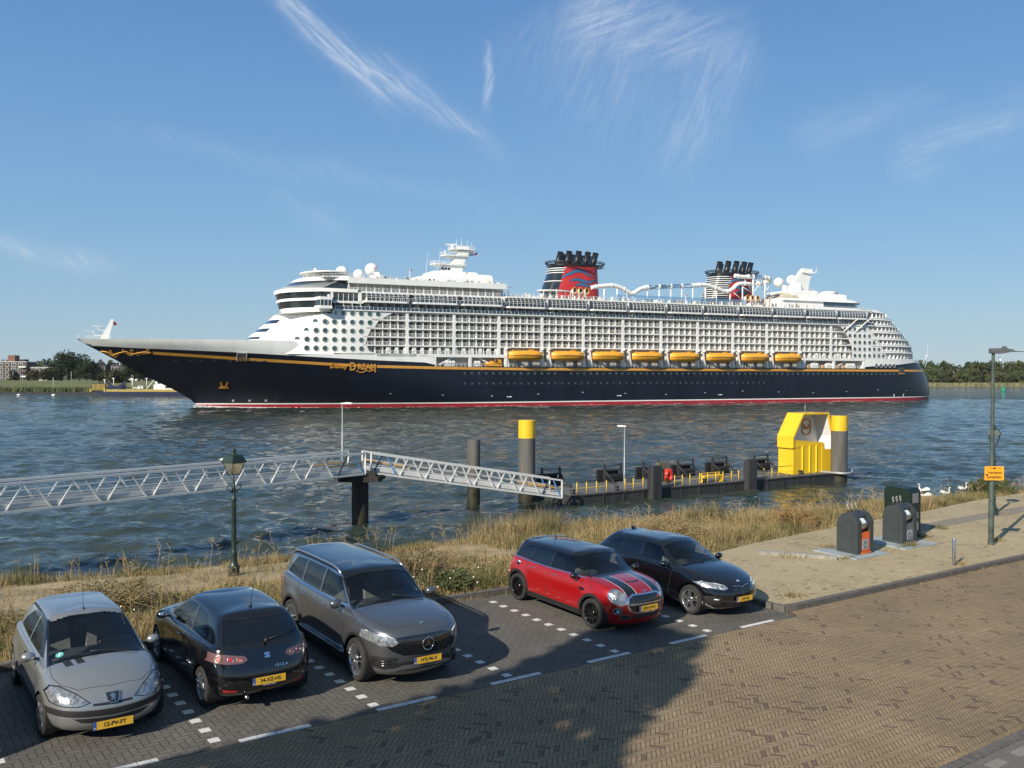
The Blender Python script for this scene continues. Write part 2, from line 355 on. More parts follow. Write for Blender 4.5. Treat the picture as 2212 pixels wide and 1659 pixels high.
k3 = MB(); u = -60.0
while u < 110: ubar(k3, [(u, 6.34), (u + 0.98, 6.34)], 0.16, -0.05, 0.115); u += 1.0
tag(k3.build('near_kerb', m_kerb), kind='structure')
sl = MB(); u = 2.0
while u < 40:
 L0 = rng.uniform(.35, .5); ubar(sl, [(u, 6.05), (u + L0, 6.05)], 0.16, 0.09, 0.104); u += L0 + rng.uniform(.3, .8)
tag(sl.build('path_slabs', m_slab), kind='structure')
# concrete strip half sunk in the pavement, and the darker course across it on the right
st = MB(); ubar(st, [(21.55, 16.95), (23.0, 15.3)], 0.22, 0.05, 0.22); tag(st.build('sunken_concrete_strip', m_kerb2), kind='structure')
pc = MB(); ubar(pc, [(29.9, 17.0), (60, 18.3)], 0.7, 0.1, 0.124); tag(pc.build('pavement_course', mat('dark_course', (.23, .195, .15), 0.95, var=0.25, scale=8)), kind='structure')
# markings
mk = MB()
for ui in (-3.5, -1.0, 1.60, 4.18, 6.71, 9.31, 11.90, 14.54):
 k = 0
 for q in range(11):
  v = 12.72 + 0.405 * q; du = rng.uniform(-.008, .008)
  ubar(mk, [(ui + du, v - 0.072), (ui + du, v + 0.072)], 0.15, -0.01, 0.005)
u = -8.62 + 0.01
u0 = 4.47 - 2.18 * 5
while u0 < 17:
 for q in range(4): ubar(mk, [(u0 + q * 0.27, 12.50), (u0 + q * 0.27 + 0.258, 12.50 + rng.uniform(-.004, .004))], 0.10, -0.01, 0.005)
 u0 += 2.18
tag(mk.build('white_markings', m_white), kind='structure')
# ---------------------------------------------------------------- verge, river bank
def crest(u):
 return float(np.interp(u, [-60, 3.5, 13, 20, 30, 46, 80, 150], [30, 28.8, 27.2, 27.0, 24.2, 21.4, 20.6, 21.9]))
def zg(u, v):
 x, y = uv(u, v); vc = crest(u)
 z = zp(x, y) + 0.06 - 1.15 * max(0.0, (min(v, vc) - 17.4)) / 10.2
 if v > vc: z -= (v - vc) * 0.62
 return z + 0.05 * math.sin(u * 1.3 + v * 2.1) * (1 if v > 18.5 else 0) * min(1, abs(v - vc))
def soil_mat():
 m = bpy.data.materials.new('sandy_verge'); m.use_nodes = True; N, L, B = nodes_of(m)
 tc = N.new('ShaderNodeTexCoord'); a = N.new('ShaderNodeTexNoise'); a.inputs['Scale'].default_value = 1.2; a.inputs['Detail'].default_value = 9; a.inputs['Roughness'].default_value = 0.7
 L.new(tc.outputs['Object'], a.inputs['Vector']); cr = N.new('ShaderNodeValToRGB'); e = cr.color_ramp.elements
 e[0].position = 0.33; e[0].color = (.16, .125, .06, 1); e[1].position = 0.62; e[1].color = (.40, .31, .19, 1)
 x = e.new(0.47); x.color = (.28, .22, .12, 1)
 L.new(a.outputs['Fac'], cr.inputs[0]); L.new(cr.outputs[0], B.inputs['Base Color']); B.inputs['Roughness'].default_value = 0.95
 bp = N.new('ShaderNodeBump'); bp.inputs['Strength'].default_value = 0.6; bp.inputs['Distance'].default_value = 0.05; L.new(a.outputs['Fac'], bp.inputs['Height']); L.new(bp.outputs[0], B.inputs['Normal']); return m
us = np.concatenate([np.arange(-60, 0, 2.0), np.arange(0, 50, 0.5), np.arange(50, 151, 4.0)])
rows = []
for u in us:
 vc = crest(u); r = []
 for t in list(np.linspace(17.34, vc, 22)) + [vc + 0.25, vc + 0.8, vc + 2, vc + 5, vc + 9, vc + 16]:
  x, y = uv(u, t); r.append((x, y, zg(u, t)))
 rows.append(r)
vb = MB(); vb.smooth = True; vb.grid(rows, flip=True); tag(vb.build('grass_verge', soil_mat(), recalc=False), kind='structure')
# ---------------------------------------------------------------- grass and weeds (nobody could count them)
def tint_mat(name, rough=0.85, trans=0.25):
 m = bpy.data.materials.new(name); m.use_nodes = True; N, L, B = nodes_of(m)
 at = N.new('ShaderNodeAttribute'); at.attribute_name = 'tint'; L.new(at.outputs['Color'], B.inputs['Base Color'])
 B.inputs['Roughness'].default_value = rough; B.inputs['Specular IOR Level'].default_value = 0.2
 if trans:
  tr = N.new('ShaderNodeBsdfTranslucent'); L.new(at.outputs['Color'], tr.inputs[0]); mx = N.new('ShaderNodeMixShader'); mx.inputs[0].default_value = trans
  out = N['Material Output']; L.new(B.outputs[0], mx.inputs[1]); L.new(tr.outputs[0], mx.inputs[2]); L.new(mx.outputs[0], out.inputs[0])
 return m
m_grass = tint_mat('grass_blades')
zgv = np.vectorize(zg)
def smooth_noise(u, v, f, seed):
 r = np.random.default_rng(seed); s = 0
 for k in range(6):
  a = r.uniform(0, 6.28); b = r.uniform(0, 6.28); s = s + np.sin((u * math.cos(a) + v * math.sin(a)) * f * (1 + .6 * k) + b) / (1 + .5 * k)
 return s / 2.2
def blades(name, U, V, hgt, width, cols, lean=0.45, droop=0.35, base_z=None):
 n = len(U); r = nrg
 x = U * EU.x + V * EV.x; y = U * EU.y + V * EV.y; z = (zgv(U, V) if base_z is None else base_z) - 0.02
 a = r.uniform(0, 2 * np.pi, n); ln = hgt * r.uniform(0.05, lean, n); dx, dy = np.cos(a) * ln, np.sin(a) * ln
 b = r.uniform(0, np.pi, n); wx, wy = np.cos(b) * width * .5, np.sin(b) * width * .5
 P = np.zeros((n, 6, 3))
 for i, (t, wf) in enumerate(((0, 1.0), (0.55, 0.8), (1.0, 0.12))):
  cx = x + dx * t ** 1.7; cy = y + dy * t ** 1.7; cz = z + hgt * (t - droop * (ln / np.maximum(hgt, .01)) * t * t)
  P[:, 2 * i] = np.stack([cx - wx * wf, cy - wy * wf, cz], 1); P[:, 2 * i + 1] = np.stack([cx + wx * wf, cy + wy * wf, cz], 1)
 base = (np.arange(n) * 6)[:, None]; F = np.concatenate([base + [0, 1, 3, 2], base + [2, 3, 5, 4]], 0)
 c = np.repeat(cols, 6, axis=0); c = np.concatenate([c, np.ones((len(c), 1))], 1)
 return mesh_np(name, P.reshape(-1, 3), F, m_grass, cols=c)
def leafclump(name, Cn, rad, per, size, cols, mat_=None, flat=0.6, parent=None):
 """many small leaf quads spread through ellipsoid clumps; Cn centres (k,3), rad (k,3)"""
 k = len(Cn); r = nrg; n = k * per
 d = r.normal(size=(n, 3)); d /= np.linalg.norm(d, axis=1)[:, None]; d *= (r.uniform(0.15, 1, n) ** 0.45)[:, None]
 P = np.repeat(Cn, per, 0) + d * np.repeat(rad, per, 0)
 a = r.normal(size=(n, 3)); a /= np.linalg.norm(a, axis=1)[:, None]; b = np.cross(a, r.normal(size=(n, 3))); b /= np.linalg.norm(b, axis=1)[:, None]
 s = (size * r.uniform(.6, 1.3, n))[:, None]; a = a * s; b = b * s * flat
 Vt = np.stack([P - a, P + b * .9, P + a, P - b * .9], 1).reshape(-1, 3); F = (np.arange(n) * 4)[:, None] + np.arange(4)[None]
 cc = np.repeat(np.repeat(cols, per, 0) * r.uniform(.75, 1.25, (n, 1)), 4, 0); cc = np.concatenate([cc, np.ones((len(cc), 1))], 1)
 return mesh_np(name, Vt, F, mat_ or m_grass, parent=parent, cols=cc)
straw = np.array([.42, .33, .17]); gold = np.array([.33, .215, .10]); green = np.array([.085, .115, .034]); olive = np.array([.17, .165, .065]); brown = np.array([.16, .11, .06])
def palette(U, V, kind):
 g = smooth_noise(U, V, 1.7, 5); b = smooth_noise(U, V, 2.3, 9); n = len(U)
 w = np.stack([np.clip(1.05 - .5 * g, 0, 2), np.clip(.55 + .6 * b, 0, 2), np.clip(g * 1.2 + .2 + kind, 0, 2), np.clip(.35 + .4 * g, 0, 2), np.clip(.45 - .6 * b, 0, 2)], 1)
 w = w ** 2 + .02; w /= w.sum(1)[:, None]; c = (w[:, :, None] * np.stack([straw, gold, green, olive, brown])[None]).sum(1)
 return c * nrg.uniform(.7, 1.3, (n, 1))
def scatter(n, u0, u1, vf, dens):
 U = nrg.uniform(u0, u1, n * 3); t = nrg.uniform(0, 1, n * 3); lo, hi = vf(U); V = lo + (hi - lo) * t
 keep = nrg.uniform(0, 1, n * 3) < dens(U, V); return U[keep][:n], V[keep][:n]
crv = np.vectorize(crest)
vedge = lambda U: np.interp(U, [17.3, 19.3, 22.6, 28.2, 34.3, 39.4, 48, 150], [17.4, 17.4, 18.0, 18.6, 19.0, 19.6, 20.1, 21.4])
parts_all = []
# strip 1: tall dry grass behind the bays
U, V = scatter(60000, -12, 19.5, lambda U: (17.36 + 0 * U, 22.4 + 0.9 * smooth_noise(U, U * 0, 1.1, 3)), lambda u, v: np.clip(.55 + .5 * smooth_noise(u, v, 2.6, 2) + .4 * (v < 19.5), .1, 1))
h = (0.36 + .15 * smooth_noise(U, V, 1.5, 8)) * nrg.uniform(.45, 1.25, len(U)); h *= np.clip((V - 17.2) / .9, .35, 1)
tag(blades('dry_grass_behind_bays', U, V, h, 0.014, palette(U, V, 0.0), 0.6, 0.4), 'tall dry straw coloured grass and weeds behind the back kerb of the parking bays', 'grass', kind='stuff')
# strip 2: thin growth on the sandy middle
U, V = scatter(16000, -12, 24, lambda U: (22 + 0 * U, crv(U) - .8), lambda u, v: np.clip(.15 + .55 * smooth_noise(u, v, 1.8, 12), 0, 1))
h = .16 * nrg.uniform(.4, 1.6, len(U)); tag(blades('sparse_grass', U, V, h, 0.012, palette(U, V, .25)), 'short sparse grass on the sandy ground beyond the tall grass', 'grass', kind='stuff')
# strip 3: growth along the top of the bank
U, V = scatter(26000, -14, 30, lambda U: (crv(U) - 1.0, crv(U) + .5), lambda u, v: np.clip(.35 + .5 * smooth_noise(u, v, 2.0, 22), .05, 1))
h = (.22 + .12 * smooth_noise(U, V, 1.1, 28)) * nrg.uniform(.4, 1.5, len(U)) * np.where((U > 17.5), 2.6, 1.0); tag(blades('bank_top_grass', U, V, h, 0.013, palette(U, V, .35)), 'green and yellow grass fringe along the top of the river bank', 'grass', kind='stuff')
# strip 4: dense tall strip on the right between pavement and river
U, V = scatter(90000, 17.6, 75, lambda U: (vedge(U) + .0, crv(U) + .6), lambda u, v: np.clip(.6 + .5 * smooth_noise(u, v, 1.6, 32), .15, 1) * np.clip(1.6 - (u - 17) / 50, .25, 1))
h = (.5 + .2 * smooth_noise(U, V, .9, 38)) * nrg.uniform(.4, 1.2, len(U)) * np.clip((V - vedge(U)) / .8 + .25, .2, 1)
tag(blades('dry_grass_by_pavement', U, V, h, 0.017, palette(U, V, .05), 0.5, 0.4), 'tall dry grass strip between the yellow pavement and the river', 'grass', kind='stuff')
# thin seeding stalks
def stalks(name, n, u0, u1, vf, h0, h1, col, label):
 U = nrg.uniform(u0, u1, n); lo, hi = vf(U); V = lo + (hi - lo) * nrg.uniform(0, 1, n); mb = MB(); r = rng
 for a, b in zip(U, V):
  x, y = uv(a, b); z = zg(a, b); hh = r.uniform(h0, h1); lx, ly = r.uniform(-.25, .25) * hh, r.uniform(-.25, .25) * hh
  mb.bar((x, y, z), (x + lx * .5, y + ly * .5, z + hh * .6), .010); mb.bar((x + lx * .5, y + ly * .5, z + hh * .6), (x + lx, y + ly, z + hh), .007)
  for q in range(r.randint(3, 8)):
   t = r.uniform(.45, 1); cx, cy, cz = x + lx * t, y + ly * t, z + hh * t; s = hh * .25
   mb.bar((cx, cy, cz), (cx + r.uniform(-s, s), cy + r.uniform(-s, s), cz + r.uniform(.02, .22) * hh), .008)
 return tag(mb.build(name, mat('stalk', col, 0.9, var=.3, scale=2)), label, 'grass', kind='stuff')
stalks('dry_stalks', 240, -10, 17, lambda U: (18.0 + 0 * U, 22 + 0 * U), .5, .95, (.33, .24, .12), 'thin dry weed stalks standing above the grass behind the bays')
stalks('bank_stalks', 150, -10, 30, lambda U: (crv(U) - .8, crv(U) + .2), .4, .9, (.33, .24, .12), 'thin dry weed stalks along the bank edge')
stalks('pavement_stalks', 240, 18, 60, lambda U: (vedge(U) + .6, crv(U) + .2), .6, 1.05, (.33, .24, .12), 'thin dry weed stalks in the grass strip beside the pavement')
# low leafy weeds
k = 620; U = np.concatenate([nrg.uniform(-10, 19, 360), nrg.uniform(18, 60, 260)]); V = np.where(np.arange(k) < 360, nrg.uniform(17.5, 21.5, k), vedge(U) + nrg.uniform(.1, 1, k) * (crv(U) - vedge(U)))
x = U * EU.x + V * EV.x; y = U * EU.y + V * EV.y; r0 = nrg.uniform(.15, .42, k)
Cn = np.stack([x, y, zgv(U, V) + r0 * .6], 1); g = smooth_noise(U, V, 1.2, 51)[:, None] * .5 + .5
tag(leafclump('leafy_weeds', Cn, np.stack([r0, r0, r0 * .75], 1), 130, .026, green * .95 * g + olive * 1.15 * (1 - g)), 'low leafy weeds scattered through the dry grass', 'weeds', kind='stuff')
# weeds in the paving joints
U = []; V = []
for (a, b, ra, rb, n) in [(22.1, 16.2, .5, .35, 260), (23.4, 15.2, .4, .12, 120), (26.9, 15.3, .5, .16, 420), (24.2, 16.35, .22, .2, 200), (30.6, 14.4, .35, .2, 160), (25.75, 13.1, .25, .1, 90), (31.2, 16.6, .3, .25, 160),
        (28.9, 15.9, .15, .2, 90), (18.2, 13.3, .3, .18, 120), (37, 17.3, .3, .3, 90)]:
 U += list(nrg.normal(a, ra * .6, n)); V += list(nrg.normal(b, rb * .6, n))
U = np.array(U); V = np.array(V); x = U * EU.x + V * EV.x; y = U * EU.y + V * EV.y
bz = H - 5.5 - .03 * x + .008 * y + .12
tag(blades('joint_weeds', U, V, nrg.uniform(.05, .22, len(U)), .014, palette(U, V, .5), .9, .5, base_z=bz), 'weeds growing from the joints of the yellow pavement', 'weeds', kind='stuff')
U = np.concatenate([nrg.uniform(17.6, 21, 700), nrg.uniform(17.6, 48, 1300), nrg.uniform(8, 24, 700), nrg.uniform(5, 17, 800)]); V = np.concatenate([nrg.normal(12.66, .06, 2000), nrg.normal(6.47, .05, 700), nrg.normal(17.2, .04, 800)])
x = U * EU.x + V * EV.x; y = U * EU.y + V * EV.y; keep = smooth_noise(U, V * 0, 1.9, 77) > np.where(U < 20.5, -.3, .25)
U, V, x, y = U[keep], V[keep], x[keep], y[keep]
tag(blades('kerb_grass', U, V, nrg.uniform(.03, .16, len(U)), .012, palette(U, V, 0) * 1.1, 1.0, .5, base_z=H - 5.5 - .03 * x + .008 * y), 'tufts of dry grass along the foot of the kerbs', 'grass', kind='stuff')
# bushes one can tell apart
def bush(name, u, v, rx, h, cols, label, n_br=90, leaf=.03, per=110, leafcol=None):
 root = empty(name, (*uv(u, v), zg(u, v)), 0, label, 'bush'); mb = MB(); ends = []
 for q in range(n_br):
  a = rng.uniform(0, 6.283); l = rng.uniform(.2, 1) ** .6; p = Vector((0, 0, 0)); e = Vector((math.cos(a) * rx * l, math.sin(a) * rx * l, h * rng.uniform(.45, 1) * (1.15 - .55 * l)))
  mid = e * .5 + Vector((0, 0, .12 * h)); mb.bar(p, mid, .014); mb.bar(mid, e, .008); ends.append(e)
  for w in range(3):
   s = rx * .22; mb.bar(mid.lerp(e, rng.uniform(.2, .9)), e + Vector((rng.uniform(-s, s), rng.uniform(-s, s), rng.uniform(-s, s * .8))), .006)
 mb.build('branches', mat('twig_' + name, cols, .9), root)
 if leafcol is not None:
  Cn = np.array([tuple(e * rng.uniform(.45, .98)) for e in ends]); r = np.full((len(Cn), 3), .13 * h + .05)
  leafclump('leaves', Cn, r, per // 4, leaf, np.tile(np.array(leafcol), (len(Cn), 1)) * nrg.uniform(.6, 1.3, (len(Cn), 1)), parent=root)
bush('weed_bush', 11.25, 19.3, 1.15, 1.15, (.20, .14, .08), 'large twiggy brown weed bush between the grey SUV and the red hatchback', 150, leafcol=(.15, .135, .055))
bush('green_bush', 11.5, 18.2, .7, .62, (.15, .15, .07), 'leafy green weed bush with white flowers at the kerb left of the red hatchback', 70, .03, 200, leafcol=(.095, .12, .045))
bush('bramble_bush', 1.2, 21.5, 1.3, 1.0, (.30, .22, .12), 'wide dry bramble bush above the silver hatchback, beside the water', 110, leafcol=(.22, .17, .07))
bush('thorn_bush', 4.6, 21.3, 1.2, .95, (.26, .20, .11), 'dry thorny bush between the silver hatchback and the street lantern', 110, leafcol=(.20, .16, .06))
bush('shrub', 27.5, 20.0, .95, 1.0, (.28, .18, .08), 'reddish brown dry shrub behind the dark container with the orange panel', 100, leafcol=(.27, .17, .06))
bush('leafy_shrub', 44.5, 21.2, 1.1, 1.35, (.15, .15, .06), 'dark green leafy shrub at the right edge above the dry grass', 90, .04, 260, leafcol=(.07, .10, .03))
bush('tall_shrub', 21.5, 20.4, 1.3, 1.1, (.30, .23, .12), 'tall dry golden shrub behind the roof of the black hatchback', 120, leafcol=(.26, .19, .08))
fl = MB()
for q in range(46):
 a, b = (rng.gauss(11.3, .8), rng.gauss(18.5, .6)) if q < 22 else (rng.uniform(-4, 17), rng.uniform(17.6, 19.5)); x, y = uv(a, b); z = zg(a, b) + rng.uniform(.25, .55)
 fl.ball((x, y, z), .022, 6)
tag(fl.build('white_flowers', mat('petal', (.75, .74, .66), .8)), 'small white flowers dotted over the weeds at the kerb', 'flowers', kind='stuff')
# ---------------------------------------------------------------- river
def water_mat():
 m = bpy.data.materials.new('river_water'); m.use_nodes = True; N, L, B = nodes_of(m)
 B.inputs['Base Color'].default_value = (.018, .030, .026, 1); B.inputs['Roughness'].default_value = 0.05; B.inputs['IOR'].default_value = 1.33
 B.inputs['Specular IOR Level'].default_value = 0.5
 tc = N.new('ShaderNodeTexCoord')
 def nz(sc, rot, scale, det=4, dist=0.3):
  mp = N.new('ShaderNodeMapping'); mp.inputs['Scale'].default_value = sc; mp.inputs['Rotation'].default_value = (0, 0, rot); L.new(tc.outputs['Object'], mp.inputs[0])
  n = N.new('ShaderNodeTexNoise'); n.inputs['Scale'].default_value = scale; n.inputs['Detail'].default_value = det; n.inputs['Distortion'].default_value = dist; L.new(mp.outputs[0], n.inputs['Vector']); return n.outputs['Fac']
 a = nz((.5, 1, 1), .35, 1.1, 5); b = nz((.6, 1, 1), -.25, .28, 4); c = nz((.45, 1, 1), .1, 4.5, 3)
 mm = N.new('ShaderNodeMath'); mm.operation = 'MULTIPLY_ADD'; L.new(a, mm.inputs[0]); mm.inputs[1].default_value = .55; L.new(b, mm.inputs[2])
 m2 = N.new('ShaderNodeMath'); m2.operation = 'MULTIPLY_ADD'; L.new(c, m2.inputs[0]); m2.inputs[1].default_value = .10; L.new(mm.outputs[0], m2.inputs[2])
 # calmer and rougher patches
 p = nz((.35, 1, 1), .2, .03, 4); mr = N.new('ShaderNodeMapRange'); L.new(p, mr.inputs[0]); mr.inputs[1].default_value = .35; mr.inputs[2].default_value = .65; mr.inputs[3].default_value = .5; mr.inputs[4].default_value = 1.0
 bp = N.new('ShaderNodeBump'); bp.inputs['Distance'].default_value = 0.75; L.new(mr.outputs[0], bp.inputs['Strength']); L.new(m2.outputs[0], bp.inputs['Height'])
 # ripples finer than a pixel: turn the normal itself, so that far water keeps its sparkle and darkness
 acc = bp.outputs[0]
 for sc_, k_, rot in ((.9, .20, .3), (3.2, .16, -.2), (.22, .14, .1)):
  mp = N.new('ShaderNodeMapping'); mp.inputs['Scale'].default_value = (.45, 1, 1); mp.inputs['Rotation'].default_value = (0, 0, rot); L.new(tc.outputs['Object'], mp.inputs[0])
  n = N.new('ShaderNodeTexNoise'); n.inputs['Scale'].default_value = sc_; n.inputs['Detail'].default_value = 3; L.new(mp.outputs[0], n.inputs['Vector'])
  s1 = N.new('ShaderNodeVectorMath'); s1.operation = 'SUBTRACT'; L.new(n.outputs['Color'], s1.inputs[0]); s1.inputs[1].default_value = (.5, .5, .5)
  s2 = N.new('ShaderNodeVectorMath'); s2.operation = 'MULTIPLY'; L.new(s1.outputs[0], s2.inputs[0]); s2.inputs[1].default_value = (k_, k_ * 1.3, 0)
  s3 = N.new('ShaderNodeVectorMath'); s3.operation = 'ADD'; L.new(acc, s3.inputs[0]); L.new(s2.outputs[0], s3.inputs[1]); acc = s3.outputs[0]
 nn = N.new('ShaderNodeVectorMath'); nn.operation = 'NORMALIZE'; L.new(acc, nn.inputs[0]); L.new(nn.outputs[0], B.inputs['Normal'])
 # silty colour changes
 q = nz((.3, 1, 1), .1, .05, 5); cr = N.new('ShaderNodeValToRGB'); cr.color_ramp.elements[0].position = .35; cr.color_ramp.elements[1].position = .7
 cr.color_ramp.elements[0].color = (.020, .036, .034, 1); cr.color_ramp.elements[1].color = (.050, .056, .034, 1); L.new(q, cr.inputs[0]); L.new(cr.outputs[0], B.inputs['Base Color'])
 return m
m_water = water_mat()
def waves(x, y):
 r = np.random.default_rng(3); z = np.zeros_like(x); d = np.sqrt(x * x + y * y)
 for k in range(54):
  lam = .55 * (7.0 / .55) ** r.uniform(0, 1); a = r.normal(math.radians(250), .75); kx, ky = math.cos(a) * 2 * math.pi / lam, math.sin(a) * 2 * math.pi / lam
  amp = .0088 * lam ** .75 * np.clip((lam * 60 / np.maximum(d, 20)) - .3, 0, 1)         # only what the mesh can carry
  ph = kx * x + ky * y + r.uniform(0, 6.28) + .5 * np.sin(x * .11 + k) ; z += amp * (2 * (.5 + .5 * np.sin(ph)) ** 1.5 - .9)
 return z
ys = [18.0]
while ys[-1] < 420: ys.append(ys[-1] + max(.15, ys[-1] * .0045))
ys = np.array(ys); ts = np.linspace(-1.05, 1.05, 380)
Y, T = np.meshgrid(ys, ts, indexing='ij'); X = (12 + Y) * T; Z = waves(X, Y)
edge = np.minimum(1, np.minimum((Y - 18) / 3, (ys[-1] - Y) / 40)); Z = Z * np.clip(edge, 0, 1) * np.clip((1.05 - abs(T)) / .05, 0, 1)
# bow wave and wake shoulders of the big ship (built on its frame: stem at O, heading -D)
SO = np.array([-99.0, 283.1]); SD = np.array([.915, .403]); SD /= np.hypot(*SD); SM = np.array([SD[1], -SD[0]])
s_ = (X - SO[0]) * SD[0] + (Y - SO[1]) * SD[1]; n_ = (X - SO[0]) * SM[0] + (Y - SO[1]) * SM[1]
off = n_ - np.clip((s_ + 22) * .42, 0, 26) - np.clip((s_ - 40) * .12, 0, 50)
Z += np.where(s_ > -22, .55 * np.exp(-(off / 2.6) ** 2) * np.clip((s_ + 22) / 20, 0, 1) * np.exp(-np.maximum(s_, 0) / 140), 0)
ny, nx = Y.shape; idx = np.arange(ny * nx).reshape(ny, nx)
F = np.stack([idx[:-1, :-1], idx[:-1, 1:], idx[1:, 1:], idx[1:, :-1]], -1).reshape(-1, 4)
wv = mesh_np('river_water', np.stack([X, Y, Z], -1).reshape(-1, 3), F, m_water, smooth=True); tag(wv, kind='structure')
# the rest of the river, flush around the waved sheet
mb = MB(); Y1 = float(ys[-1]); xa, xb = 30 * 1.05, (12 + Y1) * 1.05
mb.add([(-xb, Y1, 0), (xb, Y1, 0), (2600, 1500, 0), (-2600, 1500, 0), (-xa, 18, 0), (xa, 18, 0), (2600, 18, 0), (-2600, 18, 0)],
    [(0, 1, 2, 3), (4, 0, 3, 7), (1, 5, 6, 2)])
tag(mb.build('outer_river_water', m_water, recalc=False), kind='structure')
# foam: broken water at the bow and along the side of the ship, and a far whitecap line
def foam(name, pts, label):
 V_ = []; Fq = []; r = nrg
 for (x, y, z, s) in pts:
  o = len(V_); k = 5; a0 = r.uniform(0, 6.28)
  for j in range(k): a = a0 + j * 2 * math.pi / k; q = s * r.uniform(.5, 1.2); V_.append((x + math.cos(a) * q * 1.6, y + math.sin(a) * q, z + r.uniform(0, .4) * s))
  V_.append((x, y, z + s * .55))
  for j in range(k): Fq.append((o + j, o + (j + 1) % k, o + k))
 return tag(mesh_np(name, np.array(V_), np.array(Fq), mat('foam', (.78, .80, .80), .7)), label, 'foam', kind='stuff')
def sw(s, n, z=0.0): p = SO + SD * s + SM * n; return (p[0], p[1], z)
pts = []
for q in range(900):
 s = abs(rng.gauss(0, 1)) * 13 - 1; n = (0 if s < 0 else 18.2 * (1 - (1 - min(s / 95, 1)) ** 2.1)) + abs(rng.gauss(0, 1)) * .9 + .25
 x, y, _ = sw(s, n); pts.append((x, y, rng.uniform(0, .8) * math.exp(-max(s, 0) / 10), rng.uniform(.08, .32)))
for q in range(1100):
 s = rng.uniform(0, 285); n = 18.5 * (1 - (1 - min(s / 95, 1)) ** 2.1) + abs(rng.gauss(0, .5)) + .12
 if math.sin(s * .21) + math.sin(s * .57 + 1) < -.2: continue
 if s > 245: n -= 5 * ((s - 245) / 50) ** 2
 x, y, _ = sw(s, n); pts.append((x, y, .02, rng.uniform(.04, .16)))
foam('bow_foam', pts, 'white broken water at the bow and along the waterline of the cruise ship')
pts = []
for q in range(260): pts.append((205 + rng.uniform(-26, 55), 232 + rng.gauss(0, 1.0), .05, rng.uniform(.06, .3)))
for q in range(60): x = rng.uniform(-30, 30); pts.append((x + 10, rng.uniform(45, 150), .1, rng.uniform(.02, .05)))
foam('whitecaps', pts, 'scattered whitecaps on the river to the right of the ship')
# ---------------------------------------------------------------- cars
def paint(name, col, metal=0.0, rough=0.3, flake=0.0):
 m = bpy.data.materials.new(name); m.use_nodes = True; N, L, B = nodes_of(m)
 B.inputs['Base Color'].default_value = (*col, 1); B.inputs['Metallic'].default_value = metal; B.inputs['Roughness'].default_value = rough
 B.inputs['Coat Weight'].default_value = 1.0; B.inputs['Coat Roughness'].default_value = 0.03
 tc = N.new('ShaderNodeTexCoord'); n = N.new('ShaderNodeTexNoise'); n.inputs['Scale'].default_value = 5; n.inputs['Detail'].default_value = 8; n.inputs['Roughness'].default_value = .7
 L.new(tc.outputs['Object'], n.inputs['Vector']); mr = N.new('ShaderNodeMapRange'); L.new(n.outputs['Fac'], mr.inputs[0]); mr.inputs[3].default_value = .012; mr.inputs[4].default_value = .07
 L.new(mr.outputs[0], B.inputs['Coat Roughness'])                          # film of dust
 return m
def glass_mat(name, tint, alpha):
 m = bpy.data.materials.new(name); m.use_nodes = True; N, L, B = nodes_of(m); out = N['Material Output']
 tr = N.new('ShaderNodeBsdfTransparent'); tr.inputs[0].default_value = (*tint, 1); gl = N.new('ShaderNodeBsdfGlossy'); gl.inputs['Roughness'].default_value = .02
 gl.inputs['Color'].default_value = (.9, .95, 1, 1)
 fr = N.new('ShaderNodeFresnel'); fr.inputs[0].default_value = 1.5; mr = N.new('ShaderNodeMapRange'); L.new(fr.outputs[0], mr.inputs[0]); mr.inputs[3].default_value = alpha; mr.inputs[4].default_value = .97
 mx = N.new('ShaderNodeMixShader'); L.new(mr.outputs[0], mx.inputs[0]); L.new(tr.outputs[0], mx.inputs[1]); L.new(gl.outputs[0], mx.inputs[2]); L.new(mx.outputs[0], out.inputs[0]); return m
m_glass = glass_mat('car_glass', (.80, .84, .83), .015); m_dglass = glass_mat('privacy_glass', (.03, .033, .036), .06)
m_black = mat('black_plastic', (.018, .018, .019), .55, var=.2, scale=12, bump=.05); m_gloss = mat('gloss_black', (.006, .006, .007), .12, coat=1)
m_chrome = mat('chrome', (.75, .76, .78), .12, metal=1); m_alu = mat('silver_alloy', (.52, .53, .55), .3, metal=.9); m_rubber = mat('tyre_rubber', (.022, .021, .020), .8, var=.3, scale=20)
m_lens = glass_mat('lamp_lens', (.9, .92, .95), .10); m_refl = mat('lamp_reflector', (.62, .64, .66), .16, metal=1, bump=.6, scale=25)
m_redl = mat('red_lens', (.45, .02, .015), .15, coat=1); m_pinkl = mat('smoked_pink_lens', (.15, .075, .07), .2, coat=1); m_under = mat('underbody', (.010, .010, .010), .95)
m_seat = mat('grey_seat_cloth', (.17, .165, .155), .95, var=.25, scale=30); m_dash = mat('dashboard', (.05, .052, .055), .8); m_lseat = mat('pale_trim', (.30, .29, .27), .9)
m_plate = mat('plate_yellow', (.78, .44, .035), .45); m_pblue = mat('plate_blue', (.02, .10, .42), .45); m_ink = mat('plate_ink', (.012, .012, .012), .6); m_pwhite = mat('decal_white', (.75, .76, .77), .5)
m_teal = mat('sticker_teal', (.10, .42, .40), .5); m_amber = mat('amber_lens', (.65, .20, .02), .2)
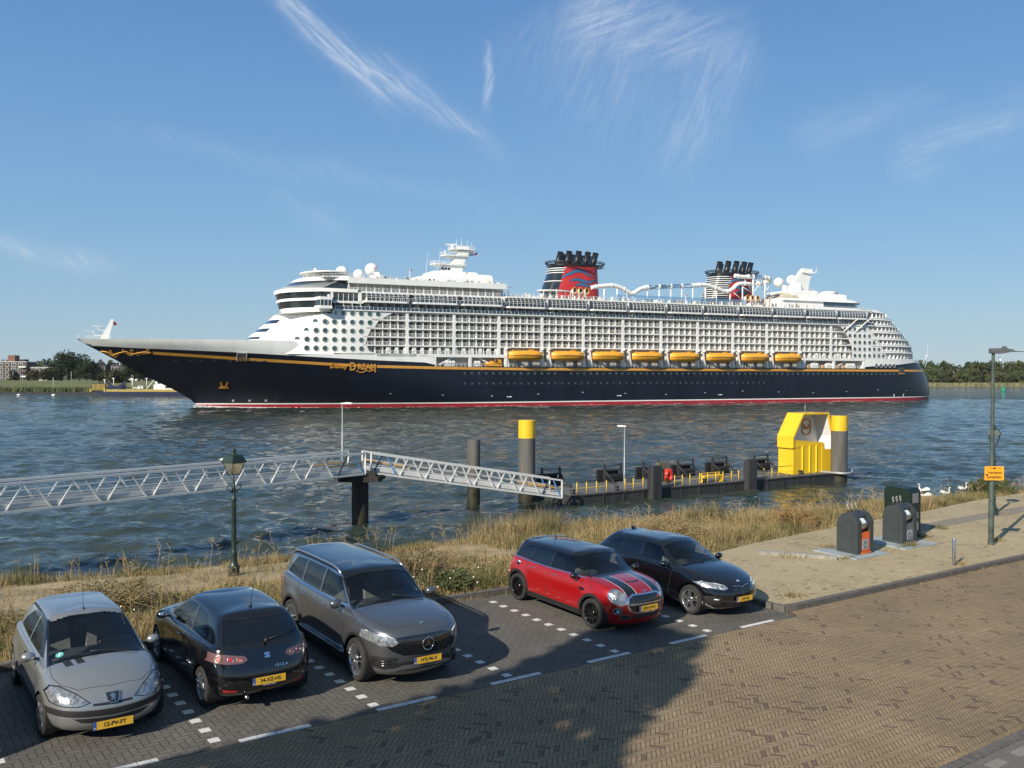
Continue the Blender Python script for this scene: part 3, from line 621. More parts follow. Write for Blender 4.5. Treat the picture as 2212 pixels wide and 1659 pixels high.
def cage_surface(P):
 """control cage (rings x columns) for the left half -> smooth full shell as bmesh"""
 L_, W = P['len'], P['wid'] / 2; xF, xR = L_ / 2, -L_ / 2
 fa, ra = P['fa'], P['ra']; cf, cr = P['cf'], P['cr']
 xs = P['xs']                                            # x of side columns j3..j7
 def ring(xf, xr, w, zf, zs, zr, kf=1.0, kr=1.0, wf=1.0, wr=1.0, xside=None):
  X = xside or xs; w0 = W * w
  zz = zs if isinstance(zs, (list, tuple)) else [zs] * 5
  pts = [(xf, 0, zf), (xf - cf * .08 * kf, w0 * .52 * wf, zf), (xf - cf * P.get('cs', .46) * kf, w0 * .955 * wf, zf * .75 + zz[0] * .25)]
  pts += [(X[i], w0 * (1 if 0 < i < 4 else (P.get('endw', .985))), zz[i]) for i in range(5)]
  pts += [(xr + cr * .42 * kr, w0 * .95 * wr, zr * .75 + zz[4] * .25), (xr + cr * .06 * kr, w0 * .52 * wr, zr), (xr, 0, zr)]
  return pts
 R = []
 g = P['gl']                                             # greenhouse: cowl x, header x, rear header x, rear base x
 zb = P['z']                                             # heights
 for r in P['rings']: R.append(ring(*r['a'], **r.get('k', {})))
 # hood rings between shoulder and greenhouse base
 xg = P['gx']                                            # x of side columns at the glass base
 G0 = ring(g['cowl'], g['rbase'], P['wg'][0], zb['cowl'], zb['belt'], zb['rbase'], kf=.9, kr=P.get('rk', .5), wf=.93, wr=P.get('rwf', .92), xside=xg[0])
 S = R[-1]
 for t, bz in P.get('hood', ((.33, .035), (.7, .03))):
  row = []
  for j in range(11):
   a, b = S[j], G0[j]; fz = bz * (1.0 if j < 3 else (.4 if j == 3 else 0)); cz = P.get('crown', .02) * (1 if j == 0 else (.6 if j == 1 else 0)) * (1 if j < 3 else 0)
   row.append((a[0] + (b[0] - a[0]) * t, a[1] + (b[1] - a[1]) * t, a[2] + (b[2] - a[2]) * t + fz + cz))
  R.append(row)
 R.append(G0)
 def lerp(a, b, t): return a + (b - a) * t
 gm = P.get('gmid', .5); arc = P.get('arc', .03)
 R.append(ring(lerp(g['cowl'], g['head'], gm) + arc, lerp(g['rbase'], g['rhead'], gm) - P.get('rarc', .02), P['wg'][1], lerp(zb['cowl'], zb['head'], gm), [lerp(q, zb['edge'], gm) for q in (zb['belt'] if isinstance(zb['belt'], (list, tuple)) else [zb['belt']] * 5)], lerp(zb['rbase'], zb['rhead'], gm), kf=.8, kr=P.get('rk', .5), wf=.93, wr=P.get('rwf', .92), xside=xg[1]))
 R.append(ring(g['head'], g['rhead'], P['wg'][2], zb['head'], P.get('edges', zb['edge']), zb['rhead'], kf=.55, kr=P.get('rk', .5) * .8, wf=.93, wr=P.get('rwf', .92), xside=xg[2]))
 top = P.get('tops', [zb['top']] * 5)
 h, rh = g['head'] - .10, g['rhead'] + .10
 R.append([(h, 0, zb['head'] + .035), (h, W * P['wg'][2] * .42, zb['head'] + .03), (h - .02, W * P['wg'][2] * .78, zb['head'] + .015)] + [(xg[2][i] * .93, W * P['wg'][2] * .86, top[i] - .025) for i in range(5)] + [(rh + .02, W * P['wg'][2] * .78, zb['rhead'] + .015), (rh, W * P['wg'][2] * .42, zb['rhead'] + .03), (rh, 0, zb['rhead'] + .035)])
 xc = np.linspace(h - .12, rh + .12, 11); R.append([(x, 0, float(np.interp(x, [rh, xg[2][4], xg[2][3], xg[2][2], xg[2][1], xg[2][0], h], [zb['rhead'] + .04, top[4], top[3], top[2], top[1], top[0], zb['head'] + .04]))) for x in xc])
 vs = [p for r in R for p in r]; n = 11; fs = []
 for i in range(len(R) - 1):
  for j in range(10): fs.append((i * n + j, i * n + j + 1, (i + 1) * n + j + 1, (i + 1) * n + j))
 me = bpy.data.meshes.new('cage'); me.from_pydata(vs, [], fs)
 bm = bmesh.new(); bm.from_mesh(me)
 geo = bmesh.ops.mirror(bm, geom=bm.verts[:] + bm.edges[:] + bm.faces[:], axis='Y', merge_dist=1e-4)
 bmesh.ops.remove_doubles(bm, verts=bm.verts, dist=1e-4); bmesh.ops.dissolve_degenerate(bm, edges=bm.edges, dist=1e-4)
 for e in P.get('crease', ()):  pass
 bmesh.ops.recalc_face_normals(bm, faces=bm.faces); bm.to_mesh(me); bm.free()
 ob = bpy.data.objects.new('cage', me); C.objects.link(ob); md = ob.modifiers.new('s', 'SUBSURF'); md.levels = 3; md.render_levels = 3
 dg = bpy.context.evaluated_depsgraph_get(); m2 = bpy.data.meshes.new_from_object(ob.evaluated_get(dg)); bpy.data.objects.remove(ob); bpy.data.meshes.remove(me)
 bm = bmesh.new(); bm.from_mesh(m2); bpy.data.meshes.remove(m2)
 # flare the arches
 fl = P.get('flare', .02); R0 = P['arch']
 for v in bm.verts:
  for ax in (fa, ra):
   d = math.hypot(v.co.x - ax, v.co.z - P['wr'])
   if v.co.z < 1.0:
    k_ = min(1, max(0, (abs(v.co.y) / W - .86) / .10)); v.co.y += math.copysign(fl * k_ * k_ * (3 - 2 * k_) * math.exp(-((d - R0 * 1.08) / .11) ** 2), v.co.y)
  if 'push' in P: P['push'](v)
 zmax = max(v.co.z for v in bm.verts); sc = P['hgt'] / zmax
 xa, xb = max(v.co.x for v in bm.verts), min(v.co.x for v in bm.verts); sxx = L_ / (xa - xb)
 ym = max(abs(v.co.y) for v in bm.verts); syy = W / ym
 for v in bm.verts:
  v.co.x = (v.co.x - (xa + xb) / 2) * sxx; v.co.y *= syy
  v.co.z = v.co.z * (1 + (sc - 1) * min(1, max(0, (v.co.z - .3) / (zmax - .3))))
 bm.normal_update()
 cen = Vector((0, 0, .7)); bad = sum(1 for f in bm.faces if (f.calc_center_median() - cen).dot(f.normal) < 0)
 if bad > len(bm.faces) / 2: bmesh.ops.reverse_faces(bm, faces=bm.faces)
 bm.normal_update(); return bm
def inpoly(p, poly):
 x, y = p; c = False; j = len(poly) - 1
 for i in range(len(poly)):
  a, b = poly[i], poly[j]
  if (a[1] > y) != (b[1] > y) and x < (b[0] - a[0]) * (y - a[1]) / (b[1] - a[1]) + a[0]: c = not c
  j = i
 return c
class Shell:
 def __init__(s, P):
  s.P = P; s.bm = cage_surface(P); s.bm.faces.ensure_lookup_table()
  s.bvh = BVHTree.FromBMesh(s.bm); s.N0 = [v.normal.copy() for v in s.bm.verts]
  s.F0 = [[v.index for v in f.verts] for f in s.bm.faces]; s.V0 = [v.co.copy() for v in s.bm.verts]
  s.lay = s.bm.faces.layers.int.new('part'); s.parts = ['body']
  s.smooth = True
 def pid(s, name):
  if name not in s.parts: s.parts.append(name)
  return s.parts.index(name)
 def cut(s, view, poly, part, side=0, nmin=.25, where=None, only=None):
  """imprint a polygon given in a view (side: x,z / front,rear: y,z / top: x,y) and give it to a part"""
  ax = {'side': 1, 'front': 0, 'rear': 0, 'top': 2}[view]; ia, ib = {1: (0, 2), 0: (1, 2), 2: (0, 1)}[ax]
  sg = {'front': 1, 'rear': -1, 'top': 1}.get(view, 0); pid = s.pid(part)
  lo = (min(p[0] for p in poly), min(p[1] for p in poly)); hi = (max(p[0] for p in poly), max(p[1] for p in poly))
  ids = None if only is None else [s.pid(o) for o in (only if isinstance(only, (list, tuple)) else [only])]
  def sel():
   r = []
   for f in s.bm.faces:
    n = f.normal[ax]
    if sg and n * sg < nmin: continue
    if not sg:
     if abs(n) < nmin: continue
     if side and n * side < 0: continue
    if where and not where(f): continue
    if ids is not None and f[s.lay] not in ids: continue
    if max(v.co[ia] for v in f.verts) < lo[0] - .002 or min(v.co[ia] for v in f.verts) > hi[0] + .002: continue
    if max(v.co[ib] for v in f.verts) < lo[1] - .002 or min(v.co[ib] for v in f.verts) > hi[1] + .002: continue
    r.append(f)
   return r
  k = len(poly)
  for i in range(k):
   a, b = poly[i], poly[(i + 1) % k]; dx, dy = b[0] - a[0], b[1] - a[1]
   if math.hypot(dx, dy) < 1e-5: continue
   fs = sel(); co = Vector((0, 0, 0)); no = Vector((0, 0, 0)); co[ia], co[ib] = a; no[ia], no[ib] = -dy, dx
   # only faces near this edge segment
   elo = (min(a[0], b[0]) - .003, min(a[1], b[1]) - .003); ehi = (max(a[0], b[0]) + .003, max(a[1], b[1]) + .003)
   fs = [f for f in fs if not (max(v.co[ia] for v in f.verts) < elo[0] or min(v.co[ia] for v in f.verts) > ehi[0] or max(v.co[ib] for v in f.verts) < elo[1] or min(v.co[ib] for v in f.verts) > ehi[1])]
   g = set(fs)
   for f in fs: g.update(f.edges); g.update(f.verts)
   bmesh.ops.bisect_plane(s.bm, geom=list(g), dist=1e-6, plane_co=co, plane_no=no.normalized())
   s.bm.normal_update()
  for f in sel():
   c = f.calc_center_median()
   if inpoly((c[ia], c[ib]), poly): f[s.lay] = pid
 def mirror(s, view, poly, part, **k):
  s.cut(view, poly, part, **k)
  ax = 0 if view in ('front', 'rear') else 1
  s.cut(view, [((-p[0], p[1]) if ax == 0 else (p[0], -p[1])) for p in poly], part, **k)
 def line(s, view, pts, part='gap', w=.010, **k):
  for a, b in zip(pts[:-1], pts[1:]):
   d = Vector((b[0] - a[0], b[1] - a[1])); d.normalize(); q = Vector((-d.y, d.x)) * w / 2; a2 = Vector(a) - d * w * .3; b2 = Vector(b) + d * w * .3
   s.cut(view, [tuple(a2 + q), tuple(b2 + q), tuple(b2 - q), tuple(a2 - q)], part, only='body', **k)
 def hit(s, view, a, b, off=0.0, side=1):
  """point and normal on the skin, looking along a view axis"""
  if view == 'side': o, d = Vector((a, 5 * side, b)), Vector((0, -side, 0))
  elif view == 'front': o, d = Vector((5, a, b)), Vector((-1, 0, 0))
  elif view == 'rear': o, d = Vector((-5, a, b)), Vector((1, 0, 0))
  else: o, d = Vector((a, b, 5)), Vector((0, 0, -1))
  p, n, _, _ = s.bvh.ray_cast(o, d)
  if p is None: return None, None
  if n.dot(d) > 0: n = -n
  return p + n * off, n
 def finish(s, root, mats, delete=('hole',), inset=None, names=None):
  inset = inset or {}; me_all = {}
  out = {}
  for pid, name in enumerate(s.parts):
   if name in delete: continue
   faces = [f for f in s.bm.faces if f[s.lay] == pid]
   if name in s.merge: continue
   fs = list(faces); mi = [0] * len(fs); ml = [mats[name]]
   for mg, tgt in s.merge.items():
    if tgt == name and mg in s.parts:
     q = [f for f in s.bm.faces if f[s.lay] == s.parts.index(mg)]; fs += q; mi += [len(ml)] * len(q); ml.append(mats[mg])
   if not fs: continue
   # connected islands of lamps, windows... become separate objects
   groups = [list(range(len(fs)))]
   if name in s.split:
    fi = {f.index: i for i, f in enumerate(fs)}; seen = set(); groups = []
    for i, f in enumerate(fs):
     if i in seen: continue
     st = [i]; seen.add(i); g = []
     while st:
      a = st.pop(); g.append(a)
      for e in fs[a].edges:
       for lf in e.link_faces:
        b = fi.get(lf.index)
        if b is not None and b not in seen: seen.add(b); st.append(b)
     if sum(fs[q].calc_area() for q in g) > .0012: groups.append(g)
   for g in groups:
    vm = {}; vs = []; ff = []; nn = []
    for i in g:
     idx = []
     for v in fs[i].verts:
      if v.index not in vm:
       vm[v.index] = len(vs); p, n, fi_, d = s.bvh.find_nearest(v.co)
       ws = [1 / (1e-5 + (s.V0[q] - v.co).length) for q in s.F0[fi_]]; nv = Vector((0, 0, 0))
       for q, w_ in zip(s.F0[fi_], ws): nv += s.N0[q] * w_
       nv.normalize(); off = inset.get(name, 0); vs.append(v.co - nv * off); nn.append(nv)
      idx.append(vm[v.index])
     ff.append(idx)
    nm = (names or {}).get(name, name)
    me = bpy.data.meshes.new(nm); me.from_pydata([tuple(v) for v in vs], [], ff)
    for m_ in ml: me.materials.append(m_)
    me.polygons.foreach_set('material_index', [mi[i] for i in g]); me.polygons.foreach_set('use_smooth', [True] * len(ff)); me.update()
    me.normals_split_custom_set_from_vertices([tuple(n) for n in nn])
    o = bpy.data.objects.new(nm, me); C.objects.link(o); o.parent = root; out.setdefault(name, []).append(o)
  s.bm.free(); return out
def arc_poly(cx, cz, r, a0=-20, a1=200, n=22, bottom=None):
 p = [(cx + r * math.cos(math.radians(a)), cz + r * math.sin(math.radians(a))) for a in np.linspace(a0, a1, n)]
 if bottom is not None: p = [(p[0][0], bottom)] + p + [(p[-1][0], bottom)]
 return p
def wheel(root, x, y, r, w, rimr, style, rim_mat, face, steer=0.0):
 e = empty('wheel', (x, y, r), 0, parent=root); e.rotation_euler = (0, 0, steer)
 t = MB(); sd_ = face                                      # face: +1 outer side is +y
 prof = [(rimr, -w * .42), (rimr + .02, -w * .48), (r * .90, -w * .5), (r * .975, -w * .44), (r, -w * .30), (r, w * .30), (r * .975, w * .44), (r * .90, w * .5), (rimr + .02, w * .48), (rimr, w * .42)]
 t.lathe(prof, n=40, axis='y'); t.build('tyre', m_rubber, e)
 m = MB(); m.mi = 0
 m.lathe([(rimr + .004, sd_ * w * .44), (rimr - .004, sd_ * w * .455), (rimr - .018, sd_ * w * .43), (rimr - .028, sd_ * w * .30), (rimr - .035, -sd_ * w * .3)], n=40, axis='y')
 m.mi = 1; m.lathe([(.001, sd_ * w * .0), (rimr - .03, sd_ * w * .0)], n=24, axis='y'); m.lathe([(.001, sd_ * w * .06), (rimr * .62, sd_ * w * .06), (rimr * .62, sd_ * w * .02)], n=24, axis='y')
 m.mi = 0; yo = sd_ * w * .40; yi = sd_ * w * .30
 m.lathe([(.001, yo), (.030, yo), (.062, yo - sd_ * .006), (.075, yi)], n=20, axis='y')
 if style == 'hub':                                          # plastic cover with eight broad blades
  for k in range(8):
   a = math.tau * k / 8; m.bar((.05 * math.cos(a), yo, .05 * math.sin(a)), ((rimr - .015) * math.cos(a), yo, (rimr - .015) * math.sin(a)), .062, .02, up=(0, 1, 0))
  m.lathe([(rimr - .01, sd_ * w * .42), (rimr - .055, sd_ * w * .41)], n=32, axis='y')
 else:
  n, wd, dbl = {'five': (5, .045, .16), 'ten': (10, .026, 0), 'suv': (5, .024, .17), 'seven': (7, .030, 0)}[style]
  for k in range(n):
   a = math.tau * k / n + .3
   for q in ((-dbl, dbl) if dbl else (0,)):
    c0 = Vector((.045 * math.cos(a + q * .5), yo, .045 * math.sin(a + q * .5))); c1 = Vector(((rimr - .012) * math.cos(a + q), yo + sd_ * .006, (rimr - .012) * math.sin(a + q)))
    m.bar(c0, c1, wd * .8, .03, up=(0, 1, 0))
   if style == 'suv_': m.bar((.05 * math.cos(a + .63), yo - sd_ * .01, .05 * math.sin(a + .63)), ((rimr - .012) * math.cos(a + .63), yo - sd_ * .01, (rimr - .012) * math.sin(a + .63)), .016, .03, up=(0, 1, 0))
 m.build('rim', [rim_mat, m_under], e); return e
def plate(root, pos, normal, text, tilt=0.0, size=.078):
 e = MB(); n = Vector(normal); n.z = 0; n.normalize(); s_ = Vector((-n.y, n.x, 0)); up = Vector((0, 0, 1)); nn = (n + up * tilt).normalized(); up2 = nn.cross(s_)
 M = Matrix(((s_.x, up2.x, nn.x, pos[0]), (s_.y, up2.y, nn.y, pos[1]), (s_.z, up2.z, nn.z, pos[2]), (0, 0, 0, 1)))
 e.T = M; e.mi = 3; e.box(-.268, .268, -.062, .062, -.012, .002); e.mi = 0; e.box(-.26, .26, -.055, .055, .0, .006); e.mi = 1; e.box(-.26, -.222, -.055, .055, .004, .0075)
 e.mi = 2; add_text(e, text, size, Matrix.Translation((.018, 0, .007)), bold=.0016, extrude=.001, sx=1.02)
 e.mi = 4; add_text(e, 'NL', .026, Matrix.Translation((-.241, -.032, .008)), bold=.0006, extrude=.0008)
 return e.build('number_plate', [m_plate, m_pblue, m_ink, m_black, m_pwhite], root, recalc=False)
def seat(root, x, y, z, name='seat', m=None, w=.50):
 s = MB(); s.smooth = False; s.box(x - .25, x + .27, y - w / 2, y + w / 2, z, z + .16)
 s.add([(x - .25, y - w / 2, z + .1), (x - .12, y - w / 2, z + .1), (x - .12, y + w / 2, z + .1), (x - .25, y + w / 2, z + .1), (x - .42, y - w * .42, z + .68), (x - .32, y - w * .42, z + .66), (x - .32, y + w * .42, z + .66), (x - .42, y + w * .42, z + .68)],
    [(0, 3, 2, 1), (4, 5, 6, 7), (0, 1, 5, 4), (1, 2, 6, 5), (2, 3, 7, 6), (3, 0, 4, 7)])
 s.box(x - .43, x - .33, y - .13, y + .13, z + .72, z + .88); s.box(x - .39, x - .37, y - .06, y - .04, z + .64, z + .74); s.box(x - .39, x - .37, y + .04, y + .06, z + .64, z + .74)
 return s.build(name, m or m_seat, root)
def steering(root, x, y, z, m=None):
 s = MB(); pts = [(x + .09 * math.sin(t) * 1.0, y + .185 * math.cos(t), z + .165 * math.sin(t)) for t in np.linspace(0, math.tau, 25)[:-1]]
 s.tube(pts, .016, 6, closed=True); s.bar((x, y - .17, z), (x, y + .17, z), .03, .05); s.bar((x, y, z), (x - .03, y, z - .15), .03, .04); s.tube([(x, y, z), (x + .25, y, z - .1)], .03, 6)
 return s.build('steering_wheel', m or m_dash, root)
def mirror_part(root, x, y, z, sd, m_shell, m_low=None, w=.20, h=.135):
 e = MB(); e.smooth = True; yo = y + sd * (w * .5 + .015)
 e.ball((x, yo, z), 1.0, 14, (.075, w / 2, h / 2)); e.mi = 1; e.smooth = False; e.bar((x, y - sd * .03, z - .05), (x + .0, yo - sd * .03, z - .03), .04, .03)
 o = e.build('wing_mirror', [m_shell, m_black], root)
 g = MB(); g.smooth = True; pts = []
 g.ball((x - .045, yo, z), 1.0, 12, (.034, w / 2 - .018, h / 2 - .016)); g.build('mirror_glass', m_chrome, o); return o
def offset_poly(poly, d):
 """grow (d>0) a counter-clockwise or clockwise polygon"""
 n = len(poly); A = sum(poly[i][0] * poly[(i + 1) % n][1] - poly[(i + 1) % n][0] * poly[i][1] for i in range(n)); sg = 1 if A > 0 else -1; out = []
 for i in range(n):
  p0, p1, p2 = Vector(poly[i - 1]), Vector(poly[i]), Vector(poly[(i + 1) % n]); a = (p1 - p0).normalized(); b = (p2 - p1).normalized()
  na = Vector((a.y, -a.x)) * sg; nb = Vector((b.y, -b.x)) * sg; q = (na + nb); q = q.normalized() if q.length > 1e-6 else na; k = min(2.0, 1 / max(.3, q.dot(na)))
  out.append(tuple(p1 + q * d * k))
 return out
def circle_poly(cx, cy, r, n=16, ry=None): return [(cx + r * math.cos(math.tau * k / n), cy + (ry or r) * math.sin(math.tau * k / n)) for k in range(n)]
def disc_on(sh, root, view, a, b, r, mats, name, depth=.02, ring=None, side=1, up=None):
 p, n = sh.hit(view, a, b, 0, side)
 return p, n
def common(sh, root, P, win, mats, opts):
 """cut wheel arches, doors, glass; add wheels, floor and cabin"""
 W = P['wid'] / 2; fa, ra, wr, ar = P['fa'], P['ra'], P['wr'], P['arch']
 clad = opts.get('clad')
 if clad:
  for ax in (fa, ra): sh.cut('side', arc_poly(ax, wr, ar + clad, -35, 215, 24, bottom=-.1), 'cladding', where=lambda f: f.calc_center_median().z < 1)
  sh.cut('side', [(ra + ar, -.1), (fa - ar, -.1), (fa - ar, opts['sill']), (ra + ar, opts['sill'])], 'cladding', where=lambda f: f.calc_center_median().z < .6)
 for ax in (fa, ra): sh.cut('side', arc_poly(ax, wr, ar, -35, 215, 26, bottom=-.1), 'hole', where=lambda f: f.calc_center_median().z < 1, nmin=.05)
 for part, poly, cond in win:
  view = cond.get('view', 'side'); fr = cond.get('frame', .022); k = {q: cond[q] for q in ('where', 'nmin') if q in cond}
  if fr: sh.cut(view, offset_poly(poly, fr), cond.get('trim', 'window_trim'), **k)
  sh.cut(view, poly, part, **k)
 for l in opts.get('lines', ()): sh.line('side', l, w=opts.get('gapw', .011), where=lambda f: f.calc_center_median().z > .2)
 # wheels and wells
 wh = MB()
 for ax in (fa, ra):
  for sd_ in (1, -1): wh.grid([[(ax + (ar + .01) * math.cos(t), sd_ * y_, wr + (ar + .01) * math.sin(t)) for t in np.linspace(-.45, math.pi + .45, 20)] for y_ in (W - .05, W - .40)]); wh.add([(ax, sd_ * (W - .40), wr)] + [(ax + (ar + .01) * math.cos(t), sd_ * (W - .40), wr + (ar + .01) * math.sin(t)) for t in np.linspace(-.45, math.pi + .45, 20)], [tuple(range(21))])
 wh.box(P['ra'] - ar - .02, P['fa'] + ar + .02, -W + .36, W - .36, .20, .46); wh.box(P['xr_'] + .22, P['xf_'] - .22, -W + .5, W - .5, .24, .42); wh.box(P['ra'] + ar, P['fa'] - ar, -W + .06, W - .06, .19, .33)
 wh.build('underbody', m_under, root)
 for ax, st in ((fa, opts.get('steer', 0)), (ra, 0)):
  for sd_ in (1, -1): wheel(root, ax, sd_ * (W - P['ww'] / 2 - .012), wr, P['ww'], P['rim'], opts['style'], opts['rimmat'], sd_, st)
 # cabin
 g = P['gl']; zb = P['z']; bz = zb['belt'] if not isinstance(zb['belt'], (list, tuple)) else min(zb['belt'])
 cb = MB(); cb.box(g['rbase'] + .55, g['cowl'] - .15, -W + .13, W - .13, .34, .36)
 for sd_ in (1, -1): cb.box(g['rbase'] + .62, g['cowl'] - .15, sd_ * (W - .13) - .02, sd_ * (W - .13) + .02, .34, bz - .03)
 cb.box(g['rbase'] + .16, g['rbase'] + .85, -W + .30, W - .30, .34, bz - .10)
 cb.build('cabin_floor', m_dash, root)
 db = MB(); cx = g['cowl']; db.add([(cx - .75, -W + .18, .5), (cx - .75, W - .18, .5), (cx - .62, W - .18, zb['cowl'] - .03), (cx - .62, -W + .18, zb['cowl'] - .03), (cx - .02, -W + .22, zb['cowl'] - .035), (cx - .02, W - .22, zb['cowl'] - .035), (cx - .1, -W + .22, .4), (cx - .1, W - .22, .4)],
          [(0, 1, 2, 3), (3, 2, 5, 4), (4, 5, 7, 6)]); db.box(cx - .85, cx - .60, .2, .62, zb['cowl'] - .14, zb['cowl'] + .0); db.build('dashboard', m_dash, root)
 fx = opts.get('seatx', (g['cowl'] - 1.22)); rx = opts.get('rseatx', ra + .45); sz = opts.get('seatz', .42)
 sm_ = opts.get('seatm')
 for sd_ in (1, -1): seat(root, fx, sd_ * W * .43, sz, m=sm_)
 for sd_ in (1, -1): seat(root, rx, sd_ * W * .40, sz + .03, 'rear_seat', m=sm_, w=.58)
 steering(root, cx - .93, W * .43, zb['cowl'] - .04)
 rm = MB(); hx = g['head']; rm.box(hx + .06, hx + .09, -.13, .13, zb['head'] - .13, zb['head'] - .06); rm.build('rear_view_mirror', m_dash, root)
def place(root, u, v, heading, dz=0.0):
 """stand the car on the sloping pavement. heading: angle of the nose in the street frame"""
 x, y = uv(u, v); a = TH + heading
 nrm = Vector((.03, -.008, 1)).normalized(); f = Vector((math.cos(a), math.sin(a), 0)); f = (f - nrm * f.dot(nrm)).normalized(); l = nrm.cross(f)
 root.matrix_world = Matrix(((f.x, l.x, nrm.x, x), (f.y, l.y, nrm.y, y), (f.z, l.z, nrm.z, zp(x, y) + .004), (0, 0, 0, 1)))
def mk(P):
 P['xf_'], P['xr_'] = P['len'] / 2, -P['len'] / 2; return P
def bonnet(P):
 W, c, f = P['wid'] / 2, P['gl']['cowl'], P['len'] / 2
 r = []
 for s_ in (1, -1): r.append([(c - .08, s_ * W * .80), (c + .3, s_ * W * .82), (f - .42, s_ * W * .72), (f - .24, s_ * W * .50)])
 r.append([(f - .24, W * .50), (f - .19, 0), (f - .24, -W * .50)]); return r
BASEMATS = {'gap': m_under, 'window_trim': m_gloss, 'window': m_dglass, 'front_window': m_glass, 'windscreen': m_glass, 'rear_windscreen': m_dglass, 'cladding': m_black, 'grille': m_gloss,
   'headlight': mat('lamp_silver', (.30, .32, .34), .18, metal=.5, var=.55, scale=16, bump=.5, coat=1), 'tail_light': m_redl, 'lower_grille': m_black, 'trim': m_chrome, 'bumper_strip': m_black}
def glow_lamp(sh, root, view, pts, r, m, off=-.05, name='lamp_bowl', side=1):
 for (a, b) in pts:
  mb = MB(); mb.smooth = True
  p, n = sh.hit(view, a, b, off, side)
  if p is None: continue
  mb.T = Matrix.Translation(p) @ n.to_track_quat('Z', 'Y').to_matrix().to_4x4(); mb.lathe([(.001, 0), (r * .6, .008), (r, .03)], n=16); mb.T = None; mb.build(name, m, root)
def red_hatchback():
 P = mk(dict(len=4.0, wid=1.727, hgt=1.425, fa=1.205, ra=-1.362, wr=.308, arch=.355, ww=.205, rim=.222, cf=.52, cr=.38, flare=.022,
  xs=[1.10, .55, -.25, -.95, -1.42],
  rings=[dict(a=(1.88, -1.86, .90, .17, .17, .24)), dict(a=(1.97, -1.95, .965, .24, .22, .32)), dict(a=(1.99, -1.99, 1.0, .44, .42, .48)), dict(a=(1.985, -1.985, 1.005, .60, .60, .66)),
      dict(a=(1.95, -1.95, .995, .755, [.80, .78, .77, .79, .80], .83)), dict(a=(1.83, -1.86, .955, .885, [.905, .925, .935, .945, .95], .95))],
  z=dict(cowl=1.005, head=1.375, rhead=1.335, rbase=.985, belt=[.965, .965, .965, .975, .985], edge=1.33, top=1.425), tops=[1.41, 1.43, 1.435, 1.425, 1.40],
  gl=dict(cowl=.98, head=.40, rhead=-1.58, rbase=-1.83), wg=[.875, .825, .745], gx=[[.83, .42, -.28, -.95, -1.60], [.58, .30, -.30, -.95, -1.55], [.28, .05, -.38, -.90, -1.45]], edges=1.335,
  hood=((.33, .03), (.7, .025)), arc=.035, crown=.015))
 sh = Shell(P); root = empty('red_hatchback', (0, 0, 0), 0, 'red five door hatchback with black roof, black bonnet stripes and black wheels', 'car', 'cars parked in the bays')
 red = paint('paint_red', (.42, .006, .008), .35, .28); blk = paint('paint_black_roof', (.006, .006, .008), .2, .25)
 # black roof: everything above the glass band
 fr = lambda f: f.calc_center_median().z
 sh.cut('side', [(1.10, .995), (.60, 1.5), (-2.1, 1.5), (-1.97, .99)], 'roof', nmin=-1, where=lambda f: fr(f) > .96 and f.normal.z < 2)
 S = lambda *p: list(p)
 win = [('front_window', [(.80, 1.005), (.40, 1.315), (-.22, 1.325), (-.27, .992)], {}),
     ('window', [(-.33, .992), (-.285, 1.325), (-.88, 1.315), (-1.02, 1.0)], {}),
     ('window', [(-1.08, 1.003), (-.96, 1.31), (-1.28, 1.28), (-1.60, 1.02)], {}),
     ('windscreen', [(.945, -.66), (.965, 0), (.945, .66), (.41, .56), (.43, 0), (.41, -.56)], dict(view='top', nmin=.2, frame=.0, where=lambda f: f.calc_center_median().x > .3)),
     ('rear_windscreen', [(-.55, 1.01), (.55, 1.01), (.46, 1.30), (-.46, 1.30)], dict(view='rear', frame=0))]
 # chrome belt line
 for a, b in zip([(.87, .974), (-.3, .960), (-1.15, .968)], [(-.3, .960), (-1.15, .968), (-1.66, .985)]): sh.line('side', [a, b], 'trim', w=.018)
 # front: hexagonal grille in a chrome frame
 gp = [(-.47, .60), (-.43, .72), (-.33, .775), (.33, .775), (.43, .72), (.47, .60), (.40, .475), (.28, .445), (-.28, .445), (-.40, .475)]
 sh.cut('front', offset_poly(gp, .030), 'trim', nmin=.1); sh.cut('front', gp, 'grille', nmin=.1); sh.cut('front', [(-.45, .615), (.45, .615), (.44, .585), (-.44, .585)], 'trim_dark', nmin=.1)
 sh.cut('front', [(-.42, .40), (-.34, .31), (.34, .31), (.42, .40)], 'lower_grille', nmin=.1)
 sh.mirror('front', [(.44, .40), (.62, .41), (.60, .30), (.40, .29)], 'trim', nmin=.1); sh.mirror('front', [(.455, .385), (.60, .395), (.585, .312), (.42, .305)], 'lower_grille', nmin=.05)
 # bonnet stripes, scoop
 for y in (.27, .52):
  pass
 sh.mirror('top', [(.9, .245), (1.97, .22), (1.97, .475), (.93, .50)], 'stripe_edge', nmin=.35, only='body', where=lambda f: f.calc_center_median().z > .77); sh.mirror('top', [(.9, .253), (1.97, .229), (1.97, .467), (.93, .491)], 'stripe', nmin=.35, only='stripe_edge')
 sh.cut('top', [(1.50, -.20), (1.54, 0), (1.50, .20), (1.56, .19), (1.60, 0), (1.56, -.19)], 'scoop', nmin=.3)
 # head lamps
 for sd_ in (1, -1):
  sh.cut('front', circle_poly(sd_ * .615, .735, .150, 22, .158), 'trim', nmin=.02, where=lambda f: f.calc_center_median().x > 1.2); sh.cut('front', circle_poly(sd_ * .615, .735, .130, 22, .138), 'headlight', nmin=.02, where=lambda f: f.calc_center_median().x > 1.2)
  sh.cut('front', circle_poly(sd_ * .655, .475, .075, 16), 'trim', nmin=.05); sh.cut('front', circle_poly(sd_ * .655, .475, .055, 16), 'fog_light', nmin=.02)
